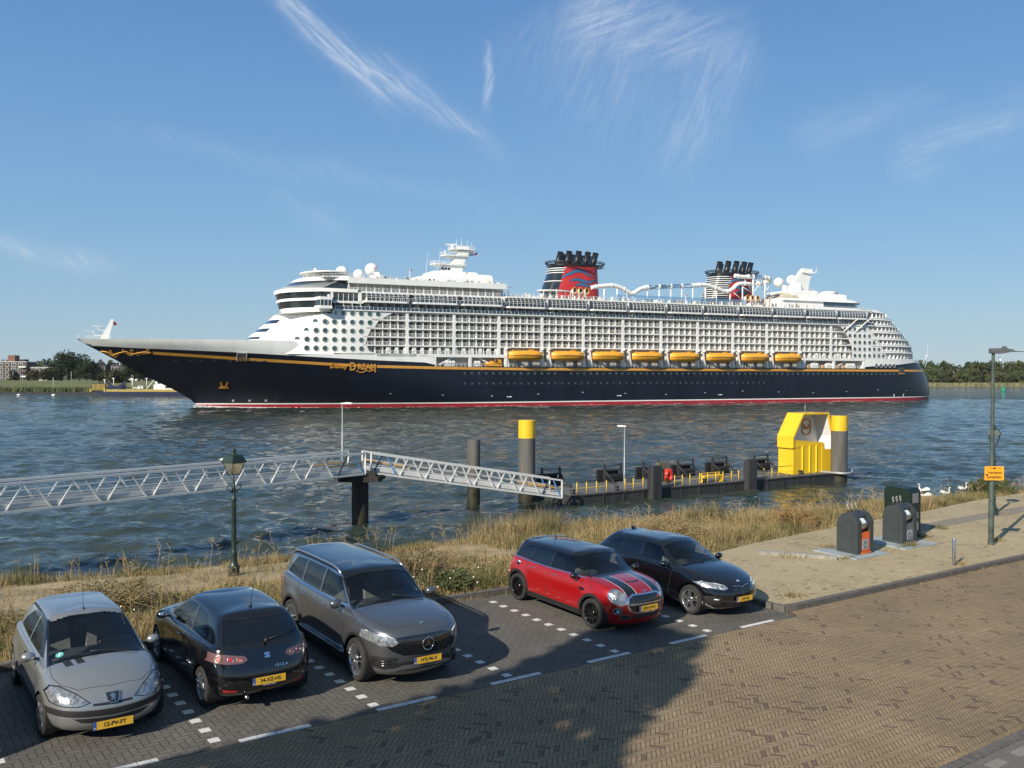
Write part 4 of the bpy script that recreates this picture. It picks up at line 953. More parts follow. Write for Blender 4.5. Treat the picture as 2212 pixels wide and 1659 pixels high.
 sh.mirror('rear', [(.60, .93), (.80, .90), (.80, .66), (.66, .66)], 'tail_light', nmin=-1, where=lambda f: f.calc_center_median().x < -1.4)
 mats = dict(BASEMATS, body=red, roof=blk, trim_dark=m_chrome, stripe=m_gloss, stripe_edge=m_pwhite, scoop=m_black, fog_light=m_lens)
 for l in bonnet(P): sh.line('top', l, w=.007, nmin=.3, where=lambda f: f.calc_center_median().z > .6)
 common(sh, root, P, win, mats, dict(clad=.065, sill=.31, style='ten', rimmat=m_gloss, lines=[[(.86, .95), (.82, .55), (.70, .33)], [(-.28, .95), (-.30, .60), (-.36, .33)], [(-1.04, .96), (-1.05, .70), (-.98, .55), (-1.0, .45)], [(1.02, .97), (1.2, .80)]]))
 sh.merge = {'gap': 'body', 'stripe_edge': 'body', 'trim_dark': 'trim', 'scoop': 'body'}; sh.split = ('headlight', 'window', 'front_window', 'tail_light', 'fog_light', 'cladding', 'stripe')
 p_, n_ = sh.hit('front', 0, .50, .02); plate(root, p_ + Vector((.02, 0, .02)), (1, 0, 0), 'HN-010-R')
 glow_lamp(sh, root, 'front', [(.615, .735), (-.615, .735)], .10, m_refl, -.07); glow_lamp(sh, root, 'front', [(.655, .475), (-.655, .475)], .04, m_refl, -.02, 'fog_lamp_bowl')
 mb = MB()                                                      # grille mesh bars
 for z in (.50, .53, .56, .645, .68, .715, .745):
  pts = [sh.hit('front', y, z, .004)[0] for y in np.linspace(-.38, .38, 9)]; mb.tube([q for q in pts if q], .006, 5)
 mb.build('grille_bars', m_black, root)
 em = MB(); p_, n_ = sh.hit('front', 0, .83, .006); q = n_.to_track_quat('Z', 'Y').to_matrix().to_4x4(); em.T = Matrix.Translation(p_) @ q
 em.T = Matrix.Translation(p_) @ Matrix(((0, -n_.z, n_.x, 0), (1, 0, 0, 0), (0, n_.x, n_.z, 0), (0, 0, 0, 1)))
 em.prism(circle_poly(0, 0, .028, 14), 0, .008, 'z'); em.prism([(.03, .012), (.085, .02), (.075, .004), (.06, -.004), (.03, -.012)], 0, .006, 'z'); em.prism([(-.03, .012), (-.085, .02), (-.075, .004), (-.06, -.004), (-.03, -.012)], 0, .006, 'z'); em.T = None
 em.build('winged_emblem', m_chrome, root)
 sx_ = MB()
 p_, n_ = sh.hit('front', .33, .70, .012)
 sx_.T = Matrix.Translation(p_) @ Matrix(((0, 0, 1, 0), (1, 0, 0, 0), (0, 1, 0, 0), (0, 0, 0, 1))); add_text(sx_, 'S', .07, Matrix.Identity(4), bold=.003, extrude=.004); sx_.T = None; sx_.build('grille_letter', mat('letter_red', (.5, .03, .02), .4), root)
 for sd_ in (1, -1):
  hd = MB()
  for x in (-.12, -.92):
   a, _ = sh.hit('side', x, .86, .012, sd_); b, _ = sh.hit('side', x + .17, .865, .012, sd_); c = (a + b) / 2 + Vector((0, sd_ * .025, 0)); hd.tube([a, c.lerp(a, .6), c.lerp(b, .6), b], .011, 6)
  hd.build('door_handle', m_chrome, root)
  mirror_part(root, .70, sd_ * .79, 1.00, sd_, blk, w=.19, h=.14)
  sc_ = MB(); p_, n_ = sh.hit('side', 1.0 - .13, .76, .004, sd_); sc_.box(p_.x - .075, p_.x + .085, p_.y - .006, p_.y + .010, p_.z - .03, p_.z + .03); sc_.build('side_scuttle', m_chrome, root)
 fc = MB(); p_, n_ = sh.hit('side', -1.38, .86, 0, -1); fc.lathe([(.001, -.014), (.055, -.014), (.07, .0)], tuple(p_), 20, 'y'); fc.build('fuel_cap', m_chrome, root)
 sp = MB(); sp.smooth = True; sp.grid([[(-1.36 - .12 * t - .06 * math.cos(y * 1.4) * t, y * .56, 1.395 - .02 * t - .04 * y * y + .02 * math.sin(t * 2.2)) for y in np.linspace(-1, 1, 9)] for t in np.linspace(0, 1.4, 5)]); sp.grid([[(-1.36 - .12 * t - .06 * math.cos(y * 1.4) * t, y * .56, 1.365 - .02 * t - .04 * y * y) for y in np.linspace(-1, 1, 9)] for t in np.linspace(0, 1.4, 5)], flip=True)
 sp.build('roof_spoiler', m_gloss, root)
 an = MB(); an.lathe([(.03, 0), (.012, .03), (.001, .035)], (-1.05, 0, 1.415), 10); an.bar((-1.05, 0, 1.44), (-1.22, 0, 1.80), .006); an.build('aerial', m_black, root)
 sh.finish(root, mats, inset={'window': .004, 'front_window': .004, 'windscreen': .004, 'rear_windscreen': .004})
 return root
def silver_hatchback():
 P = mk(dict(len=3.835, wid=1.652, hgt=1.43, fa=1.14, ra=-1.30, wr=.295, arch=.335, ww=.185, rim=.198, cf=.60, cr=.40, flare=.028,
  xs=[1.02, .52, -.22, -.92, -1.36],
  rings=[dict(a=(1.80, -1.80, .88, .20, .19, .26)), dict(a=(1.885, -1.87, .955, .27, .24, .34)), dict(a=(1.91, -1.91, 1.0, .42, .42, .46)), dict(a=(1.905, -1.90, 1.0, .545, .58, .62)),
      dict(a=(1.84, -1.85, .995, .66, [.76, .76, .76, .78, .80], .80)), dict(a=(1.74, -1.80, .955, .745, [.83, .88, .895, .905, .92], .92))],
  z=dict(cowl=.975, head=1.375, rhead=1.36, rbase=.95, belt=[.91, .915, .92, .935, .95], edge=1.33, top=1.43), tops=[1.405, 1.43, 1.43, 1.41, 1.38],
  gl=dict(cowl=.98, head=.12, rhead=-1.30, rbase=-1.72), wg=[.88, .80, .68], gx=[[.78, .38, -.25, -.88, -1.45], [.44, .20, -.28, -.86, -1.36], [.02, -.12, -.45, -.85, -1.16]], edges=1.335,
  hood=((.33, .045), (.7, .035)), arc=.055, crown=.02))
 sh = Shell(P); root = empty('silver_hatchback', (0, 0, 0), 0, 'small silver hatchback seen nose on with a teal round sticker in its windscreen', 'car', 'cars parked in the bays')
 sil = paint('paint_silver', (.36, .362, .352), .6, .30)
 win = [('front_window', [(.66, .945), (.12, 1.315), (-.30, 1.325), (-.38, .955)], dict(frame=.018)),
     ('window', [(-.46, .96), (-.38, 1.32), (-.80, 1.28), (-1.13, 1.10), (-1.22, 1.0)], dict(frame=.018)),
     ('windscreen', [(.955, -.665), (.985, 0), (.955, .665), (.10, .525), (.15, 0), (.10, -.525)], dict(view='top', nmin=.25, frame=.03, where=lambda f: f.calc_center_median().x > .1)),
     ('rear_windscreen', [(-.55, .98), (.55, .98), (.46, 1.29), (-.46, 1.29)], dict(view='rear', frame=.02))]
 # black roof gutters
 sh.mirror('top', [(.25, .535), (.25, .56), (-1.2, .545), (-1.2, .52)], 'cladding', nmin=.2, where=lambda f: f.calc_center_median().z > 1.1)
 # long swept head lamps, black bumper strip, smiling intake
 hl = [(.30, .60), (.44, .70), (.62, .775), (.72, .77), (.775, .70), (.74, .60), (.60, .565), (.42, .565)]
 sh.mirror('front', offset_poly(hl, .012), 'grille', nmin=.02, where=lambda f: f.calc_center_median().x > 1.15); sh.mirror('front', hl, 'headlight', nmin=.02, where=lambda f: f.calc_center_median().x > 1.15)
 sh.cut('front', [(-.80, .53), (-.40, .505), (0, .495), (.40, .505), (.80, .53), (.80, .44), (.40, .415), (0, .40), (-.40, .415), (-.80, .44)], 'bumper_strip', nmin=-.2, where=lambda f: f.calc_center_median().x > 1.3)
 sh.cut('front', [(-.50, .40), (0, .385), (.50, .40), (.40, .335), (.2, .31), (0, .305), (-.2, .31), (-.40, .335)], 'lower_grille', nmin=.1)
 sh.cut('front', [(-.26, .585), (0, .58), (.26, .585), (.26, .553), (0, .545), (-.26, .553)], 'slot', nmin=.1)
 for k in (0, 1): sh.cut('top', [(1.00 - 0, -.50 + .155 * k), (1.165, -.475 + .155 * k), (1.165, -.375 + .155 * k), (1.0, -.40 + .155 * k)], 'vent', nmin=.3)
 sh.mirror('rear', [(.60, .92), (.79, .90), (.80, .62), (.66, .64)], 'tail_light', nmin=-1, where=lambda f: f.calc_center_median().x < -1.4)
 mats = dict(BASEMATS, body=sil, slot=m_black, vent=m_black)
 for l in bonnet(P): sh.line('top', l, w=.007, nmin=.3, where=lambda f: f.calc_center_median().z > .6)
 common(sh, root, P, win, mats, dict(style='hub', rimmat=m_alu, lines=[[(.72, .92), (.66, .60), (.60, .28)], [(-.42, .93), (-.46, .60), (-.50, .28)], [(.60, .46), (-.5, .46)]], steer=.05, seatm=m_seat))
 sh.merge = {'gap': 'body', 'slot': 'body', 'vent': 'body'}; sh.split = ('headlight', 'window', 'front_window', 'tail_light', 'cladding')
 p_, n_ = sh.hit('front', 0, .30, .02); plate(root, Vector((p_.x + .01, 0, .285)), (1, 0, 0), '12-PV-FT', tilt=.05)
 glow_lamp(sh, root, 'front', [(.64, .68), (.49, .63), (-.64, .68), (-.49, .63)], .075, m_refl, -.06)
 li = MB(); li.smooth = True
 for sd_ in (1, -1):
  rows = []
  for t in np.linspace(0, 1, 7):
   a = Vector((sd_ * (.33 + .40 * t), .60 + .15 * t)); r = []
   for q in np.linspace(-.035, .035, 3):
    p, n = sh.hit('front', a.x, a.y - .03 + q * (1 + t), -.05)
    if p: r.append(tuple(p))
   if len(r) == 3: rows.append(r)
  if len(rows) > 2: li.grid(rows)
 li.build('lamp_reflector', m_refl, root)
 # emblem: shield with a rampant beast silhouette
 em = MB(); p_, n_ = sh.hit('front', 0, .635, .008); t = n_.z * .9
 em.T = Matrix.Translation(p_) @ Matrix(((0, -n_.z, n_.x, 0), (1, 0, 0, 0), (0, n_.x, n_.z, 0), (0, 0, 0, 1)))
 em.mi = 1; em.prism([(-.085, .065), (.085, .065), (.07, -.03), (.04, -.075), (-.04, -.075), (-.07, -.03)], -.012, .004, 'z')
 em.mi = 0; sl_ = [(-.092, .072), (.092, .072), (.076, -.035), (.044, -.084), (-.044, -.084), (-.076, -.035)]
 for a, b in zip(sl_, sl_[1:] + sl_[:1]): em.bar((a[0], a[1], .004), (b[0], b[1], .004), .010)
 em.prism([(-.03, -.055), (-.012, -.05), (-.006, -.02), (.01, -.025), (.006, -.052), (.026, -.05), (.024, -.015), (.018, .01), (.038, .0), (.04, .012), (.016, .026), (.034, .03), (.032, .042), (.010, .038), (.0, .052), (-.022, .05), (-.026, .034), (-.012, .022), (-.03, .018), (-.042, .03), (-.046, .018), (-.028, .004), (-.014, -.004), (-.022, -.03)], .004, .012, 'z'); em.T = None
 em.build('front_emblem', [m_chrome, m_black], root)
 for sd_ in (1, -1):
  hd = MB(); a, _ = sh.hit('side', -.20, .80, .004, sd_); hd.box(a.x - .08, a.x + .09, a.y - .012, a.y + .022, a.z - .02, a.z + .02); hd.build('door_handle', m_black, root)
  mirror_part(root, .56, sd_ * .76, .97, sd_, sil, w=.20, h=.135)
 rb = MB()
 for sd_ in (1, -1):
  pts = [sh.hit('top', x, sd_ * (.80 - .0 * x), .0)[0] for x in ()]
 wp = MB()
 for y0, y1, x0, x1 in ((.55, -.12, 1.0, .93), (-.02, -.62, .99, .90)):
  q = [sh.hit('top', x0 + (x1 - x0) * t, y0 + (y1 - y0) * t, .022)[0] for t in np.linspace(0, 1, 6)]; wp.tube([a for a in q if a], .011, 5)
 wp.build('wiper', m_black, root)
 ck = MB(); p_, n_ = sh.hit('top', .80, -.50, .004); ck.T = Matrix.Translation(p_) @ n_.to_track_quat('Z', 'X').to_matrix().to_4x4(); ck.mi = 0; ck.prism(circle_poly(0, 0, .055, 20), 0, .003, 'z'); ck.mi = 1; ck.box(-.03, .03, -.012, .012, .002, .006); ck.T = None
 ck.build('round_sticker', [m_teal, m_pwhite], root)
 an = MB(); an.lathe([(.028, 0), (.012, .05), (.001, .055)], (-.02, -.03, 1.405), 10); an.bar((-.02, -.03, 1.45), (-.20, -.03, 1.98), .006); an.build('aerial', m_black, root)
 sh.finish(root, mats, inset={'window': .004, 'front_window': .004, 'windscreen': .006, 'rear_windscreen': .004})
 return root
def grey_suv():
 P = mk(dict(len=4.684, wid=1.834, hgt=1.66, fa=1.445, ra=-1.384, wr=.36, arch=.415, ww=.235, rim=.262, cf=.62, cr=.40, flare=.030,
  xs=[1.28, .60, -.25, -1.05, -1.70],
  rings=[dict(a=(2.18, -2.20, .90, .22, .22, .28)), dict(a=(2.28, -2.29, .965, .30, .28, .38)), dict(a=(2.325, -2.33, 1.0, .50, .50, .55)), dict(a=(2.34, -2.335, 1.0, .70, .72, .76)),
      dict(a=(2.32, -2.31, .995, .90, [.90, .90, .90, .92, .94], .98)), dict(a=(2.22, -2.25, .955, 1.0, [1.03, 1.06, 1.075, 1.09, 1.10], 1.12))],
  z=dict(cowl=1.14, head=1.585, rhead=1.60, rbase=1.15, belt=[1.11, 1.115, 1.125, 1.135, 1.15], edge=1.545, top=1.65), tops=[1.625, 1.645, 1.65, 1.65, 1.64],
  gl=dict(cowl=1.15, head=.42, rhead=-2.05, rbase=-2.22), wg=[.88, .835, .755], gx=[[.92, .45, -.3, -1.05, -1.85], [.64, .32, -.32, -1.05, -1.80], [.30, .08, -.38, -1.05, -1.72]], edges=[1.545, 1.565, 1.57, 1.57, 1.555],
  hood=((.33, .035), (.7, .03)), arc=.05, crown=.012, rwf=.95))
 sh = Shell(P); root = empty('grey_suv', (0, 0, 0), 0, 'large dark grey SUV with roof rails, star dotted grille and two tone alloy wheels', 'car', 'cars parked in the bays')
 gry = paint('paint_grey', (.15, .153, .16), .7, .30); blk = paint('paint_black_gloss', (.005, .006, .009), .1, .2)
 sh.cut('top', [(.50, -.62), (.56, 0), (.50, .62), (.2, .655), (-2.05, .66), (-2.05, -.66), (.2, -.655)], 'roof', nmin=.35, where=lambda f: f.calc_center_median().z > 1.45)
 win = [('front_window', [(.80, 1.165), (.36, 1.50), (-.18, 1.535), (-.22, 1.155)], {}),
     ('window', [(-.30, 1.155), (-.26, 1.535), (-1.02, 1.53), (-1.06, 1.165)], {}),
     ('window', [(-1.14, 1.17), (-1.10, 1.53), (-1.55, 1.505), (-1.83, 1.20)], {}),
     ('windscreen', [(1.09, -.745), (1.135, 0), (1.09, .745), (.43, .63), (.48, 0), (.43, -.63)], dict(view='top', nmin=.2, frame=.03, where=lambda f: f.calc_center_median().x > .35)),
     ('rear_windscreen', [(-.62, 1.18), (.62, 1.18), (.54, 1.52), (-.54, 1.52)], dict(view='rear', frame=.02))]
 ch = [(.90, 1.125), (-.25, 1.115), (-1.1, 1.125), (-1.93, 1.165), (-1.60, 1.55), (-1.05, 1.572), (-.2, 1.578), (.30, 1.545), (.90, 1.125)]
 for a, b in zip(ch[:-1], ch[1:]): sh.line('side', [a, b], 'trim', w=.024, where=lambda f: f.calc_center_median().z > 1.0)
 # closed dotted panel with lamps at both ends
 gp = [(-.72, .775), (-.60, .87), (-.3, .90), (0, .905), (.3, .90), (.60, .87), (.72, .775), (.60, .66), (.42, .585), (0, .565), (-.42, .585), (-.60, .66)]
 hl = [(.50, .80), (.60, .885), (.83, .93), (.905, .90), (.89, .80), (.74, .735), (.58, .74)]
 sh.cut('front', gp, 'grille', nmin=.03, where=lambda f: f.calc_center_median().x > 1.8)
 sh.mirror('front', hl, 'headlight', nmin=.0, where=lambda f: f.calc_center_median().x > 1.55)
 # lower bumper: black corner vents, silver lip
 sh.mirror('front', [(.50, .545), (.80, .56), (.88, .50), (.84, .36), (.66, .335), (.52, .42)], 'lower_grille', nmin=.0, where=lambda f: f.calc_center_median().x > 1.7)
 sh.cut('front', [(-.62, .43), (-.42, .475), (.42, .475), (.62, .43), (.56, .31), (-.56, .31)], 'lower_grille', nmin=.05, where=lambda f: f.calc_center_median().x > 1.7)
 lp = [(-.88, .345), (-.66, .325), (-.52, .365), (-.40, .415), (0, .42), (.40, .415), (.52, .365), (.66, .325), (.88, .345), (.86, .285), (.60, .265), (.44, .33), (0, .345), (-.44, .33), (-.60, .265), (-.86, .285)]
 sh.cut('front', lp, 'lip', nmin=-.2, where=lambda f: f.calc_center_median().x > 1.6)
 sh.mirror('rear', [(.30, 1.06), (.86, 1.08), (.88, .92), (.60, .93)], 'tail_light', nmin=-1, where=lambda f: f.calc_center_median().x < -1.9)
 mats = dict(BASEMATS, body=gry, roof=blk, lip=mat('satin_silver', (.33, .34, .35), .35, metal=.8))
 for l in bonnet(P): sh.line('top', l, w=.007, nmin=.3, where=lambda f: f.calc_center_median().z > .6)
 common(sh, root, P, win, mats, dict(clad=.045, sill=.33, style='suv', rimmat=m_alu, lines=[[(.96, 1.09), (.93, .70), (.88, .40)], [(-.26, 1.10), (-.28, .70), (-.33, .40)], [(-1.10, 1.10), (-1.12, .85), (-1.02, .70), (-1.0, .55)], [(1.0, 1.10), (1.35, 1.0)]], seatz=.55, steer=-.03, gapw=.012))
 sh.merge = {'gap': 'body'}; sh.split = ('headlight', 'window', 'front_window', 'tail_light', 'cladding')
 p_, n_ = sh.hit('front', 0, .50, .02); plate(root, Vector((p_.x + .012, 0, .485)), (1, 0, 0), 'HTJ-96-X', tilt=.05)
 dots = MB()
 for iy in range(-14, 15):
  for iz in range(8):
   y, z = iy * .048 + (.024 if iz % 2 else 0), .60 + iz * .040
   if not inpoly((y, z), offset_poly(gp, -.02)) or math.hypot(y, z - .745) < .12: continue
   p, n = sh.hit('front', y, z, .001)
   if p: dots.box(p.x - .003, p.x + .005, p.y - .0032, p.y + .0032, p.z - .0032, p.z + .0032)
 dots.build('grille_studs', m_alu, root)
 def star(cx_z, r, y0=0, view='front'):
  e = MB(); p, n = sh.hit('front', y0, cx_z, .012); e.T = Matrix.Translation(p) @ Matrix(((0, -n.z, n.x, 0), (1, 0, 0, 0), (0, n.x, n.z, 0), (0, 0, 0, 1)))
  e.tube([(r * math.cos(t), r * math.sin(t), 0) for t in np.linspace(0, math.tau, 33)[:-1]], r * .085, 6, closed=True)
  for k in range(3):
   a = math.pi / 2 + math.tau * k / 3; w = r * .13; e.prism([(w * math.cos(a + 1.05), w * math.sin(a + 1.05)), (w * math.cos(a - 1.05), w * math.sin(a - 1.05)), (r * .97 * math.cos(a), r * .97 * math.sin(a))], -.004, .008, 'z')
  e.T = None; return e
 star(.745, .105).build('front_emblem', m_chrome, root)
 e = MB(); p, n = sh.hit('top', 2.10, 0, .004); e.T = Matrix.Translation(p) @ n.to_track_quat('Z', 'Y').to_matrix().to_4x4(); e.tube([(.03 * math.cos(t), .03 * math.sin(t), 0) for t in np.linspace(0, math.tau, 21)[:-1]], .006, 5, closed=True); e.prism(circle_poly(0, 0, .012, 8), 0, .003, 'z'); e.T = None; e.build('bonnet_badge', m_chrome, root)
 glow_lamp(sh, root, 'front', [(.66, .82), (.80, .855), (-.66, .82), (-.80, .855)], .05, m_refl, -.05)
 for sd_ in (1, -1):
  dl = MB(); q = [sh.hit('front', sd_ * y, z, .004)[0] for y, z in ((.54, .85), (.62, .888), (.72, .912), (.84, .925))]; dl.tube([a for a in q if a], .008, 5); dl.build('daytime_light', m_pwhite, root)
 vs = MB()
 for sd_ in (1, -1):
  for z in (.40, .445, .49):
   q = [sh.hit('front', sd_ * y, z, .002)[0] for y in (.60, .68, .76, .82)]; vs.tube([a for a in q if a], .010, 5)
 vs.build('vent_slats', m_gloss, root)
 for sd_ in (1, -1):
  hd = MB()
  for x in (-.08, -.93):
   a, _ = sh.hit('side', x, .98, .012, sd_); b, _ = sh.hit('side', x + .19, .985, .012, sd_); c = (a + b) / 2 + Vector((0, sd_ * .03, 0)); hd.tube([a, c.lerp(a, .6), c.lerp(b, .6), b], .013, 6)
  hd.build('door_handle', m_chrome, root)
  mirror_part(root, .78, sd_ * .84, 1.16, sd_, gry, w=.22, h=.17)
  rr = MB(); q = []
  for x in np.linspace(.30, -1.95, 14):
   p, n = sh.hit('top', x, sd_ * .635, .0)
   t = (x + 1.95) / 2.25; q.append(Vector((x, sd_ * .635, p.z + .055 * min(1, math.sin(math.pi * t) * 3) - .01)))
  rr.tube(q, .019, 8); rr.build('roof_rail', m_alu, root)
  sk = MB(); sk.box(-.95, .95, sd_ * .90 - .015, sd_ * .90 + .012, .345, .37); sk.build('sill_trim', m_chrome, root)
 wp = MB()
 for y0, y1 in ((.60, 0), (-.05, -.62)):
  q = [sh.hit('top', 1.13 - .10 * t, y0 + (y1 - y0) * t, .022)[0] for t in np.linspace(0, 1, 6)]; wp.tube([a for a in q if a], .011, 5)
 wp.build('wiper', m_black, root)
 sh.finish(root, mats, inset={'window': .004, 'front_window': .004, 'windscreen': .006, 'rear_windscreen': .004})
 return root
def black_hatchback_nose():
 P = mk(dict(len=4.319, wid=1.799, hgt=1.434, fa=1.365, ra=-1.305, wr=.325, arch=.368, ww=.215, rim=.236, cf=.68, cr=.48, flare=.020,
  xs=[1.22, .60, -.25, -.98, -1.50],
  rings=[dict(a=(1.98, -2.02, .88, .18, .18, .26)), dict(a=(2.11, -2.10, .955, .25, .23, .36)), dict(a=(2.155, -2.15, 1.0, .42, .42, .50)), dict(a=(2.15, -2.15, 1.0, .58, .60, .68)),
      dict(a=(2.06, -2.10, .995, .72, [.76, .77, .78, .82, .84], .88)), dict(a=(1.93, -2.03, .95, .80, [.87, .91, .935, .955, .965], .985))],
  z=dict(cowl=1.00, head=1.37, rhead=1.355, rbase=1.02, belt=[.945, .955, .965, .985, 1.0], edge=1.33, top=1.434), tops=[1.41, 1.435, 1.435, 1.415, 1.38],
  gl=dict(cowl=1.02, head=.22, rhead=-1.55, rbase=-1.98), wg=[.86, .80, .69], gx=[[.80, .40, -.28, -.95, -1.66], [.50, .22, -.32, -.95, -1.58], [.10, -.08, -.48, -.92, -1.38]], edges=[1.325, 1.345, 1.345, 1.33, 1.30],
  hood=((.33, .045), (.7, .035)), arc=.055, crown=.015, rwf=.88))
 sh = Shell(P); root = empty('black_hatchback', (0, 0, 0), 0, 'glossy black five door hatchback parked nose out beside the raised yellow pavement', 'car', 'cars parked in the bays')
 blk = paint('paint_black_blue', (.0035, .004, .006), .0, .15)
 win = [('front_window', [(.62, .985), (.16, 1.30), (-.26, 1.315), (-.28, .985)], dict(frame=.016)),
     ('window', [(-.36, .985), (-.33, 1.315), (-.92, 1.285), (-1.02, 1.0)], dict(frame=.016)),
     ('window', [(-1.09, 1.005), (-1.0, 1.275), (-1.33, 1.20), (-1.50, 1.06)], dict(frame=.016)),
     ('windscreen', [(.99, -.69), (1.02, 0), (.99, .69), (.23, .575), (.27, 0), (.23, -.575)], dict(view='top', nmin=.2, frame=.022, where=lambda f: f.calc_center_median().x > .15)),
     ('rear_windscreen', [(-.55, 1.05), (.55, 1.05), (.46, 1.30), (-.46, 1.30)], dict(view='rear', frame=.02))]
 # wide kidney pair, slim lamps, deep corners
 sh.mirror('front', [(.012, .48), (.012, .66), (.06, .69), (.26, .705), (.31, .66), (.295, .52), (.22, .47)], 'grille', nmin=.05, where=lambda f: f.calc_center_median().x > 1.6)
 hl = [(.40, .66), (.44, .725), (.60, .765), (.80, .785), (.865, .75), (.84, .69), (.66, .655), (.50, .635)]
 sh.mirror('front', hl, 'headlight', nmin=.0, where=lambda f: f.calc_center_median().x > 1.35)
 sh.mirror('front', [(.56, .47), (.80, .50), (.84, .44), (.78, .29), (.58, .31)], 'lower_grille', nmin=.0, where=lambda f: f.calc_center_median().x > 1.5)
 sh.cut('front', [(-.46, .36), (.46, .36), (.40, .25), (-.40, .25)], 'lower_grille', nmin=.05)
 sh.mirror('rear', [(.40, .93), (.84, .95), (.86, .82), (.45, .82)], 'tail_light', nmin=-1, where=lambda f: f.calc_center_median().x < -1.8)
 for y in (.33,): sh.mirror('top', [(1.05, .50), (1.85, .34), (1.85, .355), (1.05, .515)], 'body', nmin=.3)
 mats = dict(BASEMATS, body=blk)
 for l in bonnet(P): sh.line('top', l, w=.007, nmin=.3, where=lambda f: f.calc_center_median().z > .6)
 common(sh, root, P, win, mats, dict(style='five', rimmat=m_alu, lines=[[(.78, .93), (.74, .60), (.68, .28)], [(-.32, .95), (-.34, .60), (-.38, .28)], [(-1.06, .97), (-1.07, .75), (-.96, .60), (-.95, .45)]], steer=-.02, seatz=.38, seatm=m_seat))
 sh.merge = {'gap': 'body'}; sh.split = ('headlight', 'window', 'front_window', 'tail_light', 'grille')
 p_, n_ = sh.hit('front', 0, .42, .02); plate(root, Vector((p_.x + .012, 0, .43)), (1, 0, 0), 'J-033-BJ', tilt=.03)
 gb = MB()
 for y in (-.26, -.22, -.18, -.14, -.10, -.06, .06, .10, .14, .18, .22, .26):
  q = [sh.hit('front', y, z, .003)[0] for z in (.50, .56, .62, .675)]; gb.tube([a for a in q if a], .006, 5)
 gb.build('grille_bars', m_gloss, root)
 kr = MB()
 for sd_ in (1, -1):
  q = [sh.hit('front', sd_ * y, z, .003)[0] for y, z in ((.012, .66), (.06, .69), (.26, .705))]; kr.tube([a for a in q if a], .008, 5)
 kr.build('grille_rim', m_chrome, root)
 glow_lamp(sh, root, 'front', [(.56, .70), (.72, .73), (-.56, .70), (-.72, .73)], .042, m_refl, -.045)
 dl = MB()
 for sd_ in (1, -1):
  for pp in (((.46, .665), (.55, .655), (.58, .70)), ((.62, .675), (.72, .68), (.76, .745)), ((.44, .72), (.60, .758), (.80, .78))):
   q = [sh.hit('front', sd_ * y, z, .003)[0] for y, z in pp]; dl.tube([a for a in q if a], .007, 5)
  q = [sh.hit('front', sd_ * y, z, .006)[0] for y, z in ((.62, .43), (.70, .435))]; dl.tube([a for a in q if a], .014, 5)
 dl.build('daytime_light', m_pwhite, root)
 e = MB(); p, n = sh.hit('front', 0, .775, .004); e.T = Matrix.Translation(p) @ n.to_track_quat('Z', 'Y').to_matrix().to_4x4(); e.prism(circle_poly(0, 0, .042, 20), 0, .005, 'z'); e.mi = 1
 e.prism([(0, 0), (.028, 0), (.020, .020), (0, .028)], .004, .007, 'z'); e.prism([(0, 0), (-.028, 0), (-.020, -.020), (0, -.028)], .004, .007, 'z'); e.mi = 2; e.prism([(0, 0), (0, .028), (-.020, .020), (-.028, 0)], .004, .007, 'z'); e.prism([(0, 0), (0, -.028), (.020, -.020), (.028, 0)], .004, .007, 'z'); e.T = None
 e.build('round_emblem', [m_chrome, m_pblue, m_pwhite], root)
 sp = MB()
 for sd_ in (1, -1):
  q, _ = sh.hit('front', sd_ * .70, .27, .02)
  if q: sp.add([(q.x - .02, sd_ * .66, .22), (q.x + .03, sd_ * .66, .22), (q.x - .20, sd_ * .87, .33), (q.x - .24, sd_ * .87, .30), (q.x - .02, sd_ * .66, .235), (q.x + .03, sd_ * .66, .235), (q.x - .20, sd_ * .87, .40), (q.x - .24, sd_ * .87, .37)], [(0, 1, 2, 3), (4, 7, 6, 5), (0, 4, 5, 1), (1, 5, 6, 2), (2, 6, 7, 3), (3, 7, 4, 0)])
 sp.build('splitter_fin', m_alu, root)
 for sd_ in (1, -1):
  hd = MB()
  for x in (-.10, -.90):
   a, _ = sh.hit('side', x, .85, .012, sd_); b, _ = sh.hit('side', x + .18, .855, .012, sd_); c = (a + b) / 2 + Vector((0, sd_ * .025, 0)); hd.tube([a, c.lerp(a, .6), c.lerp(b, .6), b], .012, 6)
  hd.build('door_handle', blk, root)
  mirror_part(root, .62, sd_ * .82, .99, sd_, blk, w=.21, h=.145)
 fn = MB(); fn.prism([(-1.42, 1.36), (-1.20, 1.375), (-1.38, 1.455), (-1.44, 1.46)], -.022, .022, 'y'); fn.build('shark_fin_aerial', blk, root)
 wp = MB()
 for y0, y1 in ((.56, 0), (-.05, -.60)):
  q = [sh.hit('top', 1.02 - .10 * t, y0 + (y1 - y0) * t, .02)[0] for t in np.linspace(0, 1, 6)]; wp.tube([a for a in q if a], .010, 5)
 wp.build('wiper', m_black, root)
 sh.finish(root, mats, inset={'window': .004, 'front_window': .004, 'windscreen': .006, 'rear_windscreen': .004})
 return root
